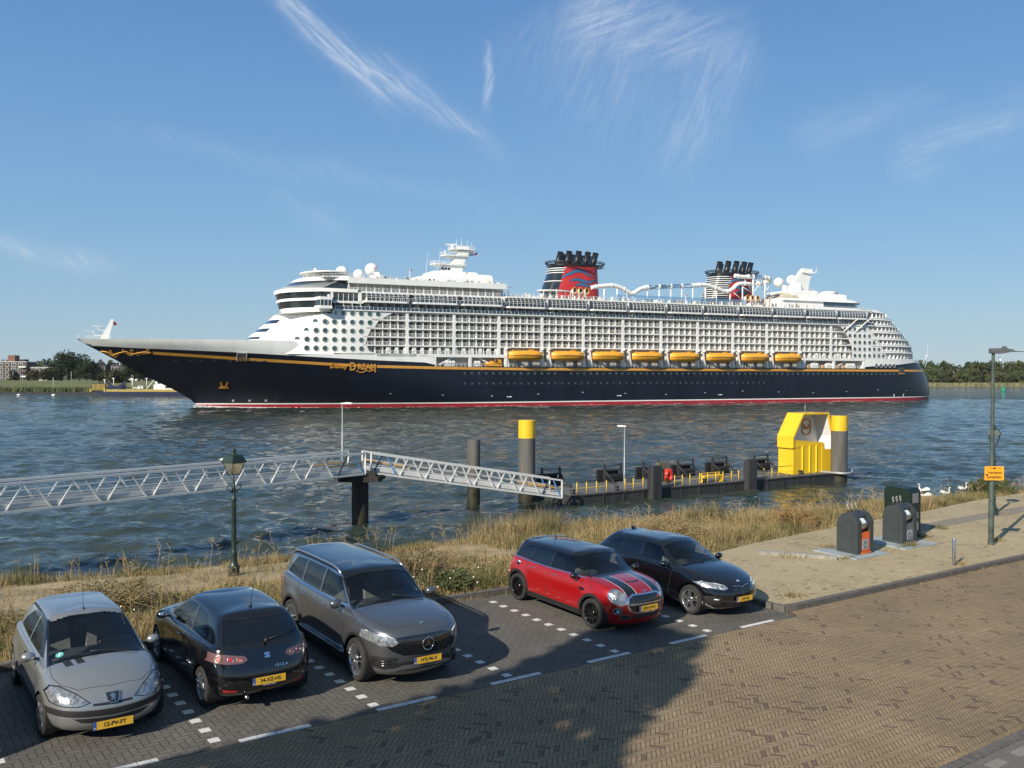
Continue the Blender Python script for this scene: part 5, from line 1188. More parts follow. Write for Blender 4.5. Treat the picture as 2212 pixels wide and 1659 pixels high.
def black_hatchback_tail():
 P = mk(dict(len=3.953, wid=1.698, hgt=1.441, fa=1.17, ra=-1.29, wr=.300, arch=.342, ww=.195, rim=.205, cf=.58, cr=.46, flare=.026,
  xs=[1.05, .52, -.22, -.92, -1.40],
  rings=[dict(a=(1.86, -1.84, .88, .19, .18, .24)), dict(a=(1.94, -1.94, .955, .27, .23, .31)), dict(a=(1.97, -1.975, 1.0, .42, .42, .46)), dict(a=(1.96, -1.975, 1.0, .56, .58, .60)),
      dict(a=(1.89, -1.88, .995, .70, [.76, .76, .77, .80, .82], .80)), dict(a=(1.79, -1.83, .955, .79, [.86, .89, .905, .925, .94], .93))],
  z=dict(cowl=.985, head=1.39, rhead=1.37, rbase=.965, belt=[.925, .93, .94, .955, .97], edge=1.335, top=1.441), tops=[1.415, 1.441, 1.44, 1.42, 1.39],
  gl=dict(cowl=1.0, head=.20, rhead=-1.40, rbase=-1.77), wg=[.88, .81, .70], gx=[[.80, .40, -.25, -.90, -1.52], [.48, .22, -.28, -.88, -1.42], [.08, -.10, -.45, -.85, -1.24]], edges=[1.33, 1.345, 1.345, 1.335, 1.31],
  hood=((.33, .04), (.7, .035)), arc=.05, crown=.018, rwf=.93))
 sh = Shell(P); root = empty('black_hatchback', (0, 0, 0), 0, 'black three door hatchback parked tail out, with smoked pink tail lights', 'car', 'cars parked in the bays')
 blk = paint('paint_black', (.004, .004, .005), .0, .15)
 win = [('front_window', [(.64, .965), (.16, 1.31), (-.36, 1.325), (-.42, .965)], dict(frame=.016)),
     ('window', [(-.50, .965), (-.44, 1.325), (-.88, 1.29), (-1.17, 1.12), (-1.22, 1.02), (-1.16, .985)], dict(frame=.016)),
     ('windscreen', [(.97, -.62), (1.0, 0), (.97, .62), (.24, .51), (.27, 0), (.24, -.51)], dict(view='top', nmin=.2, frame=.022, where=lambda f: f.calc_center_median().x > .1)),
     ('rear_windscreen', [(-.63, .985), (.63, .985), (.535, 1.30), (-.535, 1.30)], dict(view='rear', frame=.025, nmin=.1))]
 tl = [(.30, .79), (.34, .845), (.60, .875), (.90, .90), (.90, .765), (.60, .745), (.38, .745)]
 sh.mirror('rear', tl, 'tail_light', nmin=-1, where=lambda f: f.calc_center_median().x < -1.45)
 sh.mirror('rear', [(.45, .345), (.66, .36), (.64, .315), (.46, .305)], 'reflector', nmin=.05)
 hl = [(.42, .60), (.50, .72), (.78, .76), (.81, .66), (.60, .60)]
 sh.mirror('front', hl, 'headlight', nmin=.0, where=lambda f: f.calc_center_median().x > 1.2); sh.cut('front', [(-.3, .60), (.3, .60), (.26, .70), (-.26, .70)], 'grille', nmin=.1); sh.cut('front', [(-.45, .45), (.45, .45), (.4, .30), (-.4, .30)], 'lower_grille', nmin=.1)
 for l in ([(-.645, .985), (-.60, .74), (-.54, .60), (-.44, .555), (.44, .555), (.54, .60), (.60, .74), (.645, .985)],): sh.line('rear', l, w=.012, nmin=.05)
 mats = dict(BASEMATS, body=blk, reflector=m_redl); mats['tail_light'] = m_pinkl
 for l in bonnet(P): sh.line('top', l, w=.007, nmin=.3, where=lambda f: f.calc_center_median().z > .6)
 common(sh, root, P, win, mats, dict(style='seven', rimmat=m_alu, lines=[[(.74, .93), (.68, .60), (.62, .28)], [(-.46, .94), (-.50, .60), (-.55, .28)]], seatm=m_seat))
 sh.merge = {'gap': 'body'}; sh.split = ('headlight', 'window', 'front_window', 'tail_light', 'reflector')
 p_, n_ = sh.hit('rear', 0, .47, .02); plate(root, Vector((p_.x - .012, 0, .475)), (-1, 0, 0), '34-XZ-HS', tilt=.05)
 fr = MB(); fr.T = Matrix(((0, 0, -1, p_.x - .016), (-1, 0, 0, 0), (0, 1, 0, .405), (0, 0, 0, 1))); add_text(fr, 'Automobielbedrijf  Maassluis', .018, Matrix.Identity(4), bold=.0004, extrude=.001); fr.T = None; fr.build('plate_frame_lettering', m_pwhite, root)
 for sd_ in (1, -1):
  rl = MB()
  for k, (y, z, r) in enumerate(((.42, .795, .040), (.545, .805, .042), (.70, .815, .052))):
   p, n = sh.hit('rear', sd_ * y, z, .003)
   if not p: continue
   rl.mi = 0 if k == 1 else 1; rl.T = Matrix.Translation(p) @ n.to_track_quat('Z', 'Y').to_matrix().to_4x4(); rl.prism(circle_poly(0, 0, r * .72, 18), 0, .004, 'z'); rl.mi = 2; rl.tube([(r * math.cos(t), r * math.sin(t), .002) for t in np.linspace(0, math.tau, 21)[:-1]], .004, 5, closed=True); rl.T = None
  rl.build('lamp_rings', [m_redl, mat('lamp_amber_red', (.42, .12, .09), .3), m_alu], root)
 def rear_frame(y, z, off):
  p, n = sh.hit('rear', y, z, off); x_ = Vector((0, -1, 0)); y_ = n.cross(x_).normalized(); return Matrix.Translation(p) @ Matrix(((x_.x, y_.x, n.x, 0), (x_.y, y_.y, n.y, 0), (x_.z, y_.z, n.z, 0), (0, 0, 0, 1)))
 lt = MB(); add_text(lt, 'I B I Z A', .052, rear_frame(-.21, .655, .016), bold=.0012, extrude=.002, sx=1.15); lt.build('model_lettering', m_chrome, root)
 e = MB(); e.T = rear_frame(0, .82, .008) @ Matrix.Scale(.72, 4)                          # slashed S badge
 e.prism([(-.06, .055), (.06, .055), (.06, .018), (-.01, .018), (.06, -.012), (.06, -.055), (-.06, -.055), (-.06, -.020), (.012, -.020), (-.06, .010)], 0, .010, 'z'); e.T = None; e.build('tailgate_badge', m_chrome, root)
 wp = MB(); a, _ = sh.hit('rear', -.02, 1.0, .03); b, _ = sh.hit('rear', -.55, 1.06, .03); wp.tube([a, b], .012, 6); wp.ball(tuple(a), .035, 10); wp.build('rear_wiper', m_black, root)
 for sd_ in (1, -1):
  hd = MB(); a, _ = sh.hit('side', -.22, .82, .012, sd_); b, _ = sh.hit('side', -.04, .825, .012, sd_); c = (a + b) / 2 + Vector((0, sd_ * .025, 0)); hd.tube([a, c.lerp(a, .6), c.lerp(b, .6), b], .012, 6); hd.build('door_handle', blk, root)
  rs = MB(); q = [sh.hit('side', x, .52, .006, sd_)[0] for x in (-.62, -.80)]; rs.tube([a for a in q if a], .016, 5); rs.build('side_strip', m_alu, root)
  mirror_part(root, .58, sd_ * .79, .98, sd_, blk, w=.20, h=.145)
 ex = MB(); ex.tube([(-1.80, .32, .24), (-1.95, .32, .23)], .028, 10); ex.build('exhaust_tip', m_chrome, root)
 an = MB(); an.lathe([(.03, 0), (.012, .05), (.001, .055)], (-1.12, 0, 1.42), 10); an.bar((-1.12, 0, 1.46), (-1.30, 0, 1.92), .006); an.build('aerial', m_black, root)
 sh.finish(root, mats, inset={'window': .004, 'front_window': .004, 'windscreen': .006, 'rear_windscreen': .004})
 return root
# ---------------------------------------------------------------- the five parked cars
NOSE = -math.pi / 2                                          # nose towards the road
place(silver_hatchback(), 2.98, 15.27, NOSE)
place(black_hatchback_tail(), 5.24, 15.38, -NOSE)
place(grey_suv(), 7.84, 15.28, NOSE - .01)
place(red_hatchback(), 13.33, 15.30, NOSE)
place(black_hatchback_nose(), 16.02, 15.15, NOSE)
# ---------------------------------------------------------------- the cruise ship (frame: s aft from the stem, n towards us, z up)
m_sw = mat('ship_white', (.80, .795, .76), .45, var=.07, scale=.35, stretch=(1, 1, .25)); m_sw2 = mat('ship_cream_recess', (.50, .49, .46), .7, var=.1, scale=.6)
m_navy = mat('hull_navy', (.006, .008, .016), .34, spec=.35, coat=.12, var=.35, scale=.25, stretch=(1, 1, .15)); m_red = mat('boot_red', (.36, .018, .028), .5, var=.2, scale=.5); m_gold = mat('ship_gold', (.62, .30, .045), .4, var=.1, scale=1)
m_port = mat('porthole_glass', (.045, .085, .085), .12, var=.35, scale=.4, coat=1); m_sglass = mat('ship_window', (.018, .026, .030), .10, var=.5, scale=.8, coat=1); m_bglass = mat('ship_blue_glass', (.022, .045, .07), .08, var=.4, scale=.6, coat=1)
m_fred = mat('funnel_red', (.46, .028, .028), .4, var=.08, scale=.3); m_fblk = mat('funnel_black', (.012, .012, .013), .35, coat=.3); m_fblue = mat('funnel_blue', (.045, .13, .27), .45); m_door = mat('cabin_door_glass', (.022, .032, .035), .3, var=.7, scale=.37)
m_orange = mat('lifeboat_orange', (.76, .36, .03), .42, var=.1, scale=1.2); m_rail = mat('ship_rail', (.62, .63, .62), .5); m_clear = glass_mat('clear_tube', (.72, .84, .92), .22); m_dark = mat('deck_recess', (.07, .07, .07), .8, var=.3, scale=.5)
m_hport = mat('hull_porthole', (.03, .05, .055), .1, var=.6, scale=.5, coat=1)
FLIP = Matrix.Diagonal((1, -1, 1, 1))
class SB(MB):
 def __init__(s): super().__init__(); s.T = FLIP
ship = empty('cruise_ship', (SO[0], SO[1], 0), math.atan2(SD[1], SD[0]), 'huge navy and white cruise ship with two red funnels sailing down the river', 'cruise ship')
ZS = [-2, -.2, .9, 2.3, 3.7, 6.4, 8.8, 12.5, 15.3, 17.5, 19.1, 21.0]; SS = [0.6, .1, -.2, -1.3, -3.3, -7.9, -12.8, -19.2, -23.9, -27.9, -30.9, -33.8]
def stem(z): return float(np.interp(z, ZS, SS))
def send(z): return float(np.interp(z, [-2, 1.3, 3.5, 8.4, 12.8, 15.9, 17.5], [309, 310.5, 311, 308.8, 305.6, 302.3, 301]))
def nb(s, z):
 a, e = stem(z), send(z); Lz = np.interp(z, [0, 8, 20], [100, 82, 60]); p = np.interp(z, [0, 20], [1.75, 2.5]); t = (s - a) / Lz
 b = 18.5 * (1 - max(0, 1 - max(t, 0)) ** p)
 x = (s - 236) / (e - 236)
 if x > 0: b *= max(0, 1 - min(x, 1) ** (3.6 + .05 * z)) ** .5
 return b
def black_top(s):
 return float(np.interp(s, [-34, -31, -19, 10.6, 33.8, 53.9, 72.4, 72.6, 257.9, 258.1, 267, 279, 290, 312], [19.4, 19.1, 18.4, 17.2, 16.0, 15.1, 14.4, 13.2, 13.2, 13.9, 14.4, 15.0, 15.9, 16.2]))
def gold_c(s): return float(np.interp(s, [-30, -14, 10, 15.6, 39, 51.7, 75, 107, 312], [17.6, 16.95, 15.4, 15.05, 13.75, 13.2, 12.75, 12.5, 12.4]))
def hull_top(s): return float(np.interp(s, [-34, 27.2, 31, 72.45, 72.6, 257.9, 258.1, 300, 312], [21.0, 21.0, 17.3, 17.3, 13.2, 13.2, 17.2, 17.2, 17.2]))
def make_hull():
 sh_ = [-34 + i * 1.5 for i in range(45)] + [33.2 + i * 3 for i in range(13)] + [72.5, 72.6] + [75 + i * 6 for i in range(30)] + [252, 255, 257.95, 258.05] + [259 + i * 2 for i in range(27)]
 sh_ = sorted(sh_); rows = []; mb = SB(); mb.smooth = True
 fr = [(-1.5, -1.5), (0.0, 0), (1.05, 0), (1.06, 1), (1.42, 1), (1.43, 2), (3, 2), (5, 2), (7, 2), (9, 2), (11, 2)]
 def zcol(s):
  g = gold_c(s); bt = black_top(s); ht = hull_top(s)
  on = s > -13.5
  z = [-1.5, 0, .5, 1.05, 1.42, 2.6, 4.2, 6, 8, min(10, g - 1.2), g - .42, g + .42, (g + .42 + bt) / 2, bt, bt + (ht - bt) * .33, bt + (ht - bt) * .66, ht]
  return z
 cols = []
 for s in sh_:
  zz = zcol(s); pts = []
  for z in zz:
   s2 = max(s, stem(z)) if s < 20 else min(s, send(z) - .001); pts.append((s2, nb(s2, z), z))
  cols.append(pts)
 mi = [0, 0, 0, 1, 2, 2, 2, 2, 2, 2, 3, 2, 2, 4, 4, 4]
 for i in range(len(cols) - 1):
  for j in range(16):
   m_ = mi[j]
   if m_ == 3 and sh_[i] < -13.5: m_ = 2
   if j >= 13 and 72.55 < (sh_[i] + sh_[i + 1]) / 2 < 258: continue
   a, b, c, d = cols[i][j], cols[i + 1][j], cols[i + 1][j + 1], cols[i][j + 1]
   if abs(c[2] - b[2]) < .02 and abs(d[2] - a[2]) < .02: continue
   mb.mi = m_
   for sg in (1, -1):
    q = [(p[0], p[1] * sg, p[2]) for p in (a, b, c, d)]; mb.add(q, [(0, 1, 2, 3)])
 # decks
 mb.smooth = False; mb.mi = 4
 for (a0, a1, z) in ((-32.5, 28, 20.0), (26, 72.55, 16.9), (72.55, 258, 13.15), (258, 300, 16.9)):
  ss = np.linspace(a0, a1, 24);
  for p, q in zip(ss[:-1], ss[1:]): mb.add([(p, -nb(p, z) + .05, z), (q, -nb(q, z) + .05, z), (q, nb(q, z) - .05, z), (p, nb(p, z) - .05, z)], [(0, 1, 2, 3)])
 mb.box(72.2, 72.7, -18.4, 18.4, 13.0, 17.2); mb.box(257.8, 258.2, -18.4, 18.4, 13.0, 17.2)
 me = mb.build('hull', [m_red, m_sw, m_navy, m_gold, m_sw], ship)
 bm = bmesh.new(); bm.from_mesh(me.data); bmesh.ops.remove_doubles(bm, verts=bm.verts, dist=.002); bmesh.ops.recalc_face_normals(bm, faces=bm.faces); bm.to_mesh(me.data); bm.free()
 return me
make_hull()
def disc(s, n, z, r, ns=0.0, rz=None, k=16, mats=None, rim=True, name='porthole', parent=None):
 """window disc on the side; ns = slope dn/ds of the wall there"""
 mb = SB(); t = Vector((1, ns, 0)).normalized(); o = Vector((-t.y, t.x, 0)); c = Vector((s, n, z)) + o * .05
 ring = [c + t * (r * math.cos(a)) + Vector((0, 0, (rz or r) * math.sin(a))) for a in np.linspace(0, math.tau, k + 1)[:-1]]
 if rim:
  R2 = [c + t * (r * 1.16 * math.cos(a)) + Vector((0, 0, (rz or r) * 1.16 * math.sin(a))) + o * .03 for a in np.linspace(0, math.tau, k + 1)[:-1]]
  R3 = [p + o * .03 for p in ring]; mb.mi = 1; mb.add(R2 + R3 + ring, [(i, (i + 1) % k, k + (i + 1) % k, k + i) for i in range(k)] + [(k + i, k + (i + 1) % k, 2 * k + (i + 1) % k, 2 * k + i) for i in range(k)]); mb.mi = 0
 mb.add(ring, [tuple(range(k))]); return mb.build(name, mats or [m_port, m_sw], parent or ship)
# superstructure half breadth
def sf_(z): return float(np.interp(z, [16.9, 21.7, 22.7, 26.6, 29.6, 30.6], [10.5, 15.5, 16.3, 20.8, 24.0, 26.6]))
def se_(z): return float(np.interp(z, [16.9, 19.7, 22.6, 25.4, 28.2, 31.1, 34.1, 37], [300.5, 300, 299, 296, 292.5, 288.5, 284.2, 279]))
def nbs(s, z, sf=None, kf=15, ex=.36, se=None):
 sf = sf_(z) if sf is None else sf; se = se_(z) if se is None else se; a = min(1, max(0, (s - sf) / kf)) ** ex
 x = max(0, (s - 252) / (se - 252)); b = max(0, 1 - min(x, 1) ** 2.8) ** .55; return 18.5 * a * b
def front_path(z, sf, kf, s_end, N=18, w=18.5, ex=.36):
 """points from the centre line round to the side"""
 p = [];
 for i in range(N + 1): n = w * (i / N) ** .8; s = sf + kf * (n / w) ** (1 / ex); p.append((s, n))
 p.append((max(s_end, p[-1][0] + .01), w)); return p
def stern_path(z, s0, N=16, se=None):
 se = se_(z) if se is None else se; p = []
 for i in range(N + 1):
  x = (i / N) ** .5; b = max(0, 1 - x ** 2.8) ** .55; p.append((252 + (se - 252) * x, 18.5 * b))
 return [(s0, 18.5)] + [q for q in p if q[0] > s0]
def loft(mb, levels, both=True):
 """levels: list of (z, path) with equal lengths"""
 for sg in ((1, -1) if both else (1,)):
  rows = [[(s, n * sg, z) for s, n in path] for z, path in levels]; mb.grid(rows)
def cap(mb, path, z, both=True):
 for (a, b) in zip(path[:-1], path[1:]): mb.add([(a[0], -a[1], z), (b[0], -b[1], z), (b[0], b[1], z), (a[0], a[1], z)], [(0, 1, 2, 3)])
# forward house: white sloping front and the plated sides with round windows
mb = SB(); mb.smooth = True; zl = [16.9, 18.5, 20, 21.7, 22.7, 24, 25.3, 26.6, 28, 29.6]
rows = [(z, front_path(z, sf_(z), 15, 48.4)) for z in zl]; loft(mb, rows)
mb.smooth = False
xe = lambda z: float(np.interp(z, [16.9, 17.4, 18.4, 20.2, 22.4, 22.8, 25.1, 25.6, 27.9, 28.3, 29.2, 30.4, 31.0], [53, 51.8, 49.7, 49.4, 49.8, 50.1, 51.1, 52.1, 53.7, 54.7, 55.8, 58.5, 58.5]))
zz = [16.9, 17.4, 18.4, 20.2, 22.4, 22.8, 25.1, 25.6, 27.9, 28.3, 29.2, 30.4, 31.0]
for sg in (1, -1): mb.grid([[(48.35, 18.5 * sg, z), (xe(z), 18.5 * sg, z)] for z in zz]); mb.grid([[(38.9, 18.5 * sg, z), (48.4, 18.5 * sg, z)] for z in (29.6, 31.0)])
mb.add([(24, -14, 29.6), (39, -18.5, 29.6), (39, 18.5, 29.6), (24, 14, 29.6)], [(0, 1, 2, 3)])
mb.build('forward_house', m_sw, ship)
# dark slanted window strips on the front
def dark_strip(z0, z1, n1, off=.06, nm='front_window_strip', m_=None, kf=15, sfa=None, ex=.36):
 mb = SB(); mb.smooth = True; loft(mb, [(z, [(s - off, n) for s, n in front_path(z, (sfa or sf_)(z), kf, 0, 26, ex=ex) if n <= n1 - (z1 - z) * 1.0][:-1]) for z in (z0, z1)] if False else [(z, [(s - off - .02, n) for s, n in front_path(z, sf_(z), kf, 0, 30, ex=ex)[:k_]]) for z, k_ in ((z0, 14), (z1, 14))]); return mb.build(nm, m_ or m_dark, ship)
for z0, z1 in ((21.6, 22.3), (23.9, 25.0), (26.6, 27.8)): dark_strip(z0, z1, 8, m_=m_sglass)
# bridge: two bands of raked windows, white belts, wings
def belt(nm, z0, z1, a0, a1, m_, kf=11, s_end=38.3, w=18.5, both_w=None, off=0, ex=.40, N=18):
 mb = SB(); mb.smooth = True; loft(mb, [(z0, front_path(z0, a0 + off, kf, s_end, N, w, ex)), (z1, front_path(z1, a1 + off, kf, s_end, N, both_w or w, ex))]); return mb
def capped_belt(nm, z0, z1, a0, a1, m_, kf=11, s_end=38.3, w=18.5, ex=.40, capz=True):
 mb = belt(nm, z0, z1, a0, a1, m_, kf, s_end, w, ex=ex); mb.smooth = False
 cap(mb, front_path(z0, a0, kf, s_end, 18, w, ex), z0); cap(mb, front_path(z1, a1, kf, s_end, 18, w, ex), z1); return mb.build(nm, m_, ship)
capped_belt('bridge_skirt', 30.2, 31.6, 27.0, 25.9, m_sw, w=18.3); capped_belt('bridge_window_band', 31.6, 33.7, 26.1, 25.5, m_sglass, w=18.3); capped_belt('bridge_belt', 33.7, 34.5, 25.0, 25.0, m_sw, w=18.6)
capped_belt('upper_window_band', 34.5, 36.4, 25.5, 24.9, m_sglass, w=18.4); capped_belt('upper_belt', 36.4, 37.5, 24.3, 24.1, m_sw, w=18.7, s_end=46.8)
mb = SB(); mb.smooth = True; loft(mb, [(37.5, front_path(37.5, 24.6, 11, 43.6, 18, 18.4, .4)), (40.1, front_path(40.1, 29.3, 11, 43.6, 18, 17.6, .4))]); mb.build('sloping_glass_screen', m_sglass, ship)
ri = SB(); pa, pb = front_path(37.5, 24.5, 11, 43.6, 30, 18.55, .4), front_path(40.1, 29.2, 11, 43.6, 30, 17.75, .4)
for a, b in list(zip(pa, pb))[2:]:
 for sg in (1, -1): ri.bar((a[0] + .9, a[1] * sg, 37.5) if False else (a[0], a[1] * sg, 37.5), (b[0] + .6, b[1] * sg, 40.1), .14)
ri.build('screen_ribs', m_sw, ship)
for z0, z1, a0, a1, w in ((31.6, 33.7, 26.0, 25.4, 18.35), (34.5, 36.4, 25.4, 24.8, 18.45)):
 mu = SB(); pa, pb = front_path(z0, a0, 11, 38.3, 26, w, .4), front_path(z1, a1, 11, 38.3, 26, w, .4)
 for a, b in list(zip(pa, pb))[::1]:
  for sg in (1, -1): mu.bar((a[0], a[1] * sg, z0), (b[0], b[1] * sg, z1), .10)
 mu.build('bridge_mullions', mat('mullion_dark', (.05, .055, .06), .5), ship)
for sg in (1, -1):
 w_ = SB(); w_.mi = 0; y0, y1 = 17.5, 21.2
 def blk(z0, z1, g, m_): w_.mi = m_; w_.prism([(33.4 - g, y0 * sg), (34.4 - g, y1 * sg + 0), (38.0 + g, y1 * sg), (39.0 + g, y0 * sg)], z0, z1, 'z')
 blk(31.0, 31.9, .1, 0); blk(31.9, 33.7, -.15, 1); blk(33.7, 34.6, .15, 0); w_.mi = 0
 for s_ in (34.5, 35.6, 36.8, 37.85): w_.bar((s_, (y1 + .02) * sg, 31.9), (s_, (y1 + .02) * sg, 33.7), .12)
 w_.ball((37.3, 20 * sg, 35.0), .45, 10); w_.build('bridge_wing', [m_sw, m_sglass], ship)
# belts with openings behind the bridge
mb = SB()
for sg in (1, -1):
 mb.box(38.2, 39.0, min(18 * sg, 18.6 * sg), max(18 * sg, 18.6 * sg), 33.3, 36.5); mb.box(47.0, 48.0, min(18 * sg, 18.6 * sg), max(18 * sg, 18.6 * sg), 33.3, 36.5)
 mb.box(38.2, 48.6, min(18 * sg, 18.6 * sg), max(18 * sg, 18.6 * sg), 33.0, 33.7)
 for s_ in (40.6, 42.2, 43.8, 45.4): mb.box(s_, s_ + .12, min(18.2 * sg, 18.4 * sg), max(18.2 * sg, 18.4 * sg), 33.7, 36.5)
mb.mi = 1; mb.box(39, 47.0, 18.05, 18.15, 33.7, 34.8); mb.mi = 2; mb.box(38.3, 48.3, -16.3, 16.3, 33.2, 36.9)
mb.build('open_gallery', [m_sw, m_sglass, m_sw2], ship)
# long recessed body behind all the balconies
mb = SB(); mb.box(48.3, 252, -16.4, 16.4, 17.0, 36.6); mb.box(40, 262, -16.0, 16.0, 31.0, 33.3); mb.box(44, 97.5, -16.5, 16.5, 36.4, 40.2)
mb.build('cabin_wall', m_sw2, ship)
# facade frame: deck bands and mullions
DK = [17.4, 20.12, 22.82, 25.52, 28.22, 31.0]
fr = SB()
def band(z0, z1, s0, s1, n0=16.35, n1=18.5):
 for sg in (1, -1): fr.box(s0, s1, min(n0 * sg, n1 * sg), max(n0 * sg, n1 * sg), z0, z1)
band(22.40, 22.82, 48.6, 250.8); band(25.10, 25.52, 49.6, 249.5); band(27.80, 28.22, 51.5, 247.5); band(30.50, 31.0, 55.0, 246); band(19.70, 20.12, 48.6, 251.8)
band(16.35, 17.35, 53, 98.2); band(16.35, 17.35, 225.8, 258)
band(30.7, 31.02, 38.9, 262.5, 16.0, 18.9); band(33.3, 33.42, 38.9, 262.5, 16.0, 18.55); band(36.42, 36.95, 48, 97.6, 16.0, 18.55)
band(39.35, 40.2, 43.6, 97.7, 16.0, 19.0); band(40.2, 41.2, 43.6, 97.7, 18.6, 19.0)
band(36.3, 37.0, 97.7, 259.5, 15.0, 18.4)
for k in range(12):
 s_ = 63.05 + 16.1 * k - .45
 zlo = 17.35 if (s_ < 98 or s_ > 225) else 20.1
 for a, b in ((17.35, 19.70), (20.12, 22.40), (22.82, 25.10), (25.52, 27.80), (28.22, 30.50)):
  if a < zlo: continue
  for sg in (1, -1): fr.box(s_, s_ + .9, min(18.05 * sg, 18.49 * sg), max(18.05 * sg, 18.49 * sg), a, b)
# small gussets that round the corners of the openings
for k in range(-1, 12):
 sa, sb = 63.05 + 16.1 * k + .45, 63.05 + 16.1 * (k + 1) - .45
 for zi, (a, b) in enumerate(((17.35, 19.70), (20.12, 22.40), (22.82, 25.10), (25.52, 27.80), (28.22, 30.50))):
  if zi == 0 and 98 < (sa + sb) / 2 < 225: continue
  for (sx_, d) in ((sa, 1), (sb, -1)):
   if not (57 < sx_ < 242): continue
   for (zx, e) in ((a, 1), (b, -1)): fr.prism([(sx_, zx), (sx_ + d * .42, zx), (sx_, zx + e * .42)], 18.1, 18.485, 'y')
# slanted plating that closes each row forward and aft
for (a, b, p, q) in ((28.22, 30.5, (54.6, 57.9), (248, 244.4)), (25.52, 27.8, (52.1, 53.6), (249.6, 247.6)), (22.82, 25.1, (50.1, 51.1), (250.8, 249.4)), (20.12, 22.4, (49.4, 49.8), (251.8, 251))):
 fr.prism([(p[0] - 3, a), (p[0], a), (p[1], b), (p[1] - 5, b)], 18.1, 18.49, 'y'); fr.prism([(252.6, a), (q[0], a), (q[1], b), (252.6, b)], 18.1, 18.49, 'y')
fr.prism([(44, 17.35), (52.6, 17.35), (50.4, 18.1), (49.7, 19.7), (44, 19.7)], 18.1, 18.49, 'y')
fr.build('balcony_frame', m_sw, ship)
# lower promenade: openings, recess, roof band
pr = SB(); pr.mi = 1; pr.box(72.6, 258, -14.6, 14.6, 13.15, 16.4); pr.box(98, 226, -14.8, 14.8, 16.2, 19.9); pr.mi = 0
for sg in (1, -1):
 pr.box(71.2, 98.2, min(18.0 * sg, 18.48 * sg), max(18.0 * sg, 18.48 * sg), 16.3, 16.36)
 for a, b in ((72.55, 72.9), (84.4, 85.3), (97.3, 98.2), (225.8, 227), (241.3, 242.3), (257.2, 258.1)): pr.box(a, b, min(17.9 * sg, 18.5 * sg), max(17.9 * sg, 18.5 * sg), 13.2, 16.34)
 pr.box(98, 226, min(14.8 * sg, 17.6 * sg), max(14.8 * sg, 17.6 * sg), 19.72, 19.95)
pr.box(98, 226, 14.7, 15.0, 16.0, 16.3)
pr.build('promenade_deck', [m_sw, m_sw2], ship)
pd = SB()
for s_ in np.arange(99, 226, 4.4): pd.box(s_, s_ + 1.6, 14.62, 14.70, 13.3, 15.4)
pd.build('promenade_windows', m_sglass, ship)['kind'] = 'stuff'
rl = SB()
def railing(mb, path, z, h=1.05, step=1.3, bars=2, w=.07, solid=None):
 for a, b in zip(path[:-1], path[1:]):
  L0 = math.hypot(b[0] - a[0], b[1] - a[1]); k = max(1, int(L0 / step))
  for i in range(k + 1): t = i / k; x, y = a[0] + (b[0] - a[0]) * t, a[1] + (b[1] - a[1]) * t; mb.box(x - w / 2, x + w / 2, y - w / 2, y + w / 2, z, z + h)
  for q in range(bars): zz_ = z + h * (1 - q / bars); mb.bar((a[0], a[1], zz_), (b[0], b[1], zz_), w * .8)
railing(rl, [(72.9, 18.3), (257.5, 18.3)], 13.2, 1.15, 1.45, 2, .12)
rl.build('promenade_railing', m_rail, ship)
# one balcony: door, partition, railing
def balcony_mb(mb, s0, z0, w=2.66, h=2.28, n0=16.4, n1=18.38, chair=False, flip=False, glassrail=False):
 mb.mi = 0; mb.box(s0 - .04, s0 + .04, n0, n1 - .1, z0, z0 + h)
 dx = .42 if not flip else .62
 mb.mi = 1; mb.box(s0 + dx, s0 + dx + .50, n0, n0 + .06, z0 + .04, z0 + 2.02); mb.box(s0 + dx + .56, s0 + dx + 1.05, n0, n0 + .06, z0 + .04, z0 + 2.02); mb.box(s0 + dx + 1.11, s0 + dx + 1.52, n0, n0 + .06, z0 + .04, z0 + 2.02)
 mb.mi = 0
 if not glassrail:
  for q in (.28, .52, .76): mb.box(s0, s0 + w, n1 - .03, n1, z0 + q, z0 + q + .05)
 mb.box(s0, s0 + w, n1 - .05, n1 + .03, z0 + 1.0, z0 + 1.09)
 mb.box(s0 + .02, s0 + .13, n1 - .05, n1 + .04, z0, z0 + 1.1); mb.box(s0 + w / 2 - .04, s0 + w / 2 + .05, n1 - .05, n1 + .02, z0, z0 + 1.1)
 if glassrail: mb.mi = 3; mb.box(s0 + .05, s0 + w - .05, n1 - .02, n1 - .0, z0 + .05, z0 + 1.0)
 if chair: mb.mi = 2; mb.box(s0 + 1.5, s0 + 2.0, n0 + .7, n0 + 1.2, z0, z0 + .45); mb.box(s0 + 1.9, s0 + 2.02, n0 + .7, n0 + 1.2, z0 + .4, z0 + .95)
bm_mats = [m_sw, m_door, m_dark, m_bglass]
spots = []
for ri_, (z0, sa, sb) in enumerate(((28.22, 56.2, 244.5), (25.52, 52.9, 247.5), (22.82, 50.9, 249), (20.12, 49.9, 250.5), (17.35, 51.6, 97))):
 for k in range(-1, 12):
  a, b = 63.05 + 16.1 * k + .45, 63.05 + 16.1 * (k + 1) - .45
  for q in range(6):
   s_ = a + q * (b - a) / 6
   if s_ + 1.2 < sa or s_ + 2.2 > sb: continue
   spots.append((s_, z0, 0))
for q in range(12): spots.append((226.9 + q * 2.62, 17.35, 0))
for s_ in np.arange(39.6, 260, 2.72): spots.append((float(s_), 31.02, 1))
for s_ in np.arange(44.2, 95.5, 2.72): spots.append((float(s_), 36.95, 2))
spots.sort(key=lambda q: q[0])
protos = []
for v_ in range(3):
 for kind_ in range(3):
  mb = SB(); balcony_mb(mb, 0, 0, chair=(v_ == 1), flip=(v_ == 2), n1=18.38 if kind_ != 1 else 18.8, glassrail=(kind_ == 1)); protos.append(mb)
cache = {}
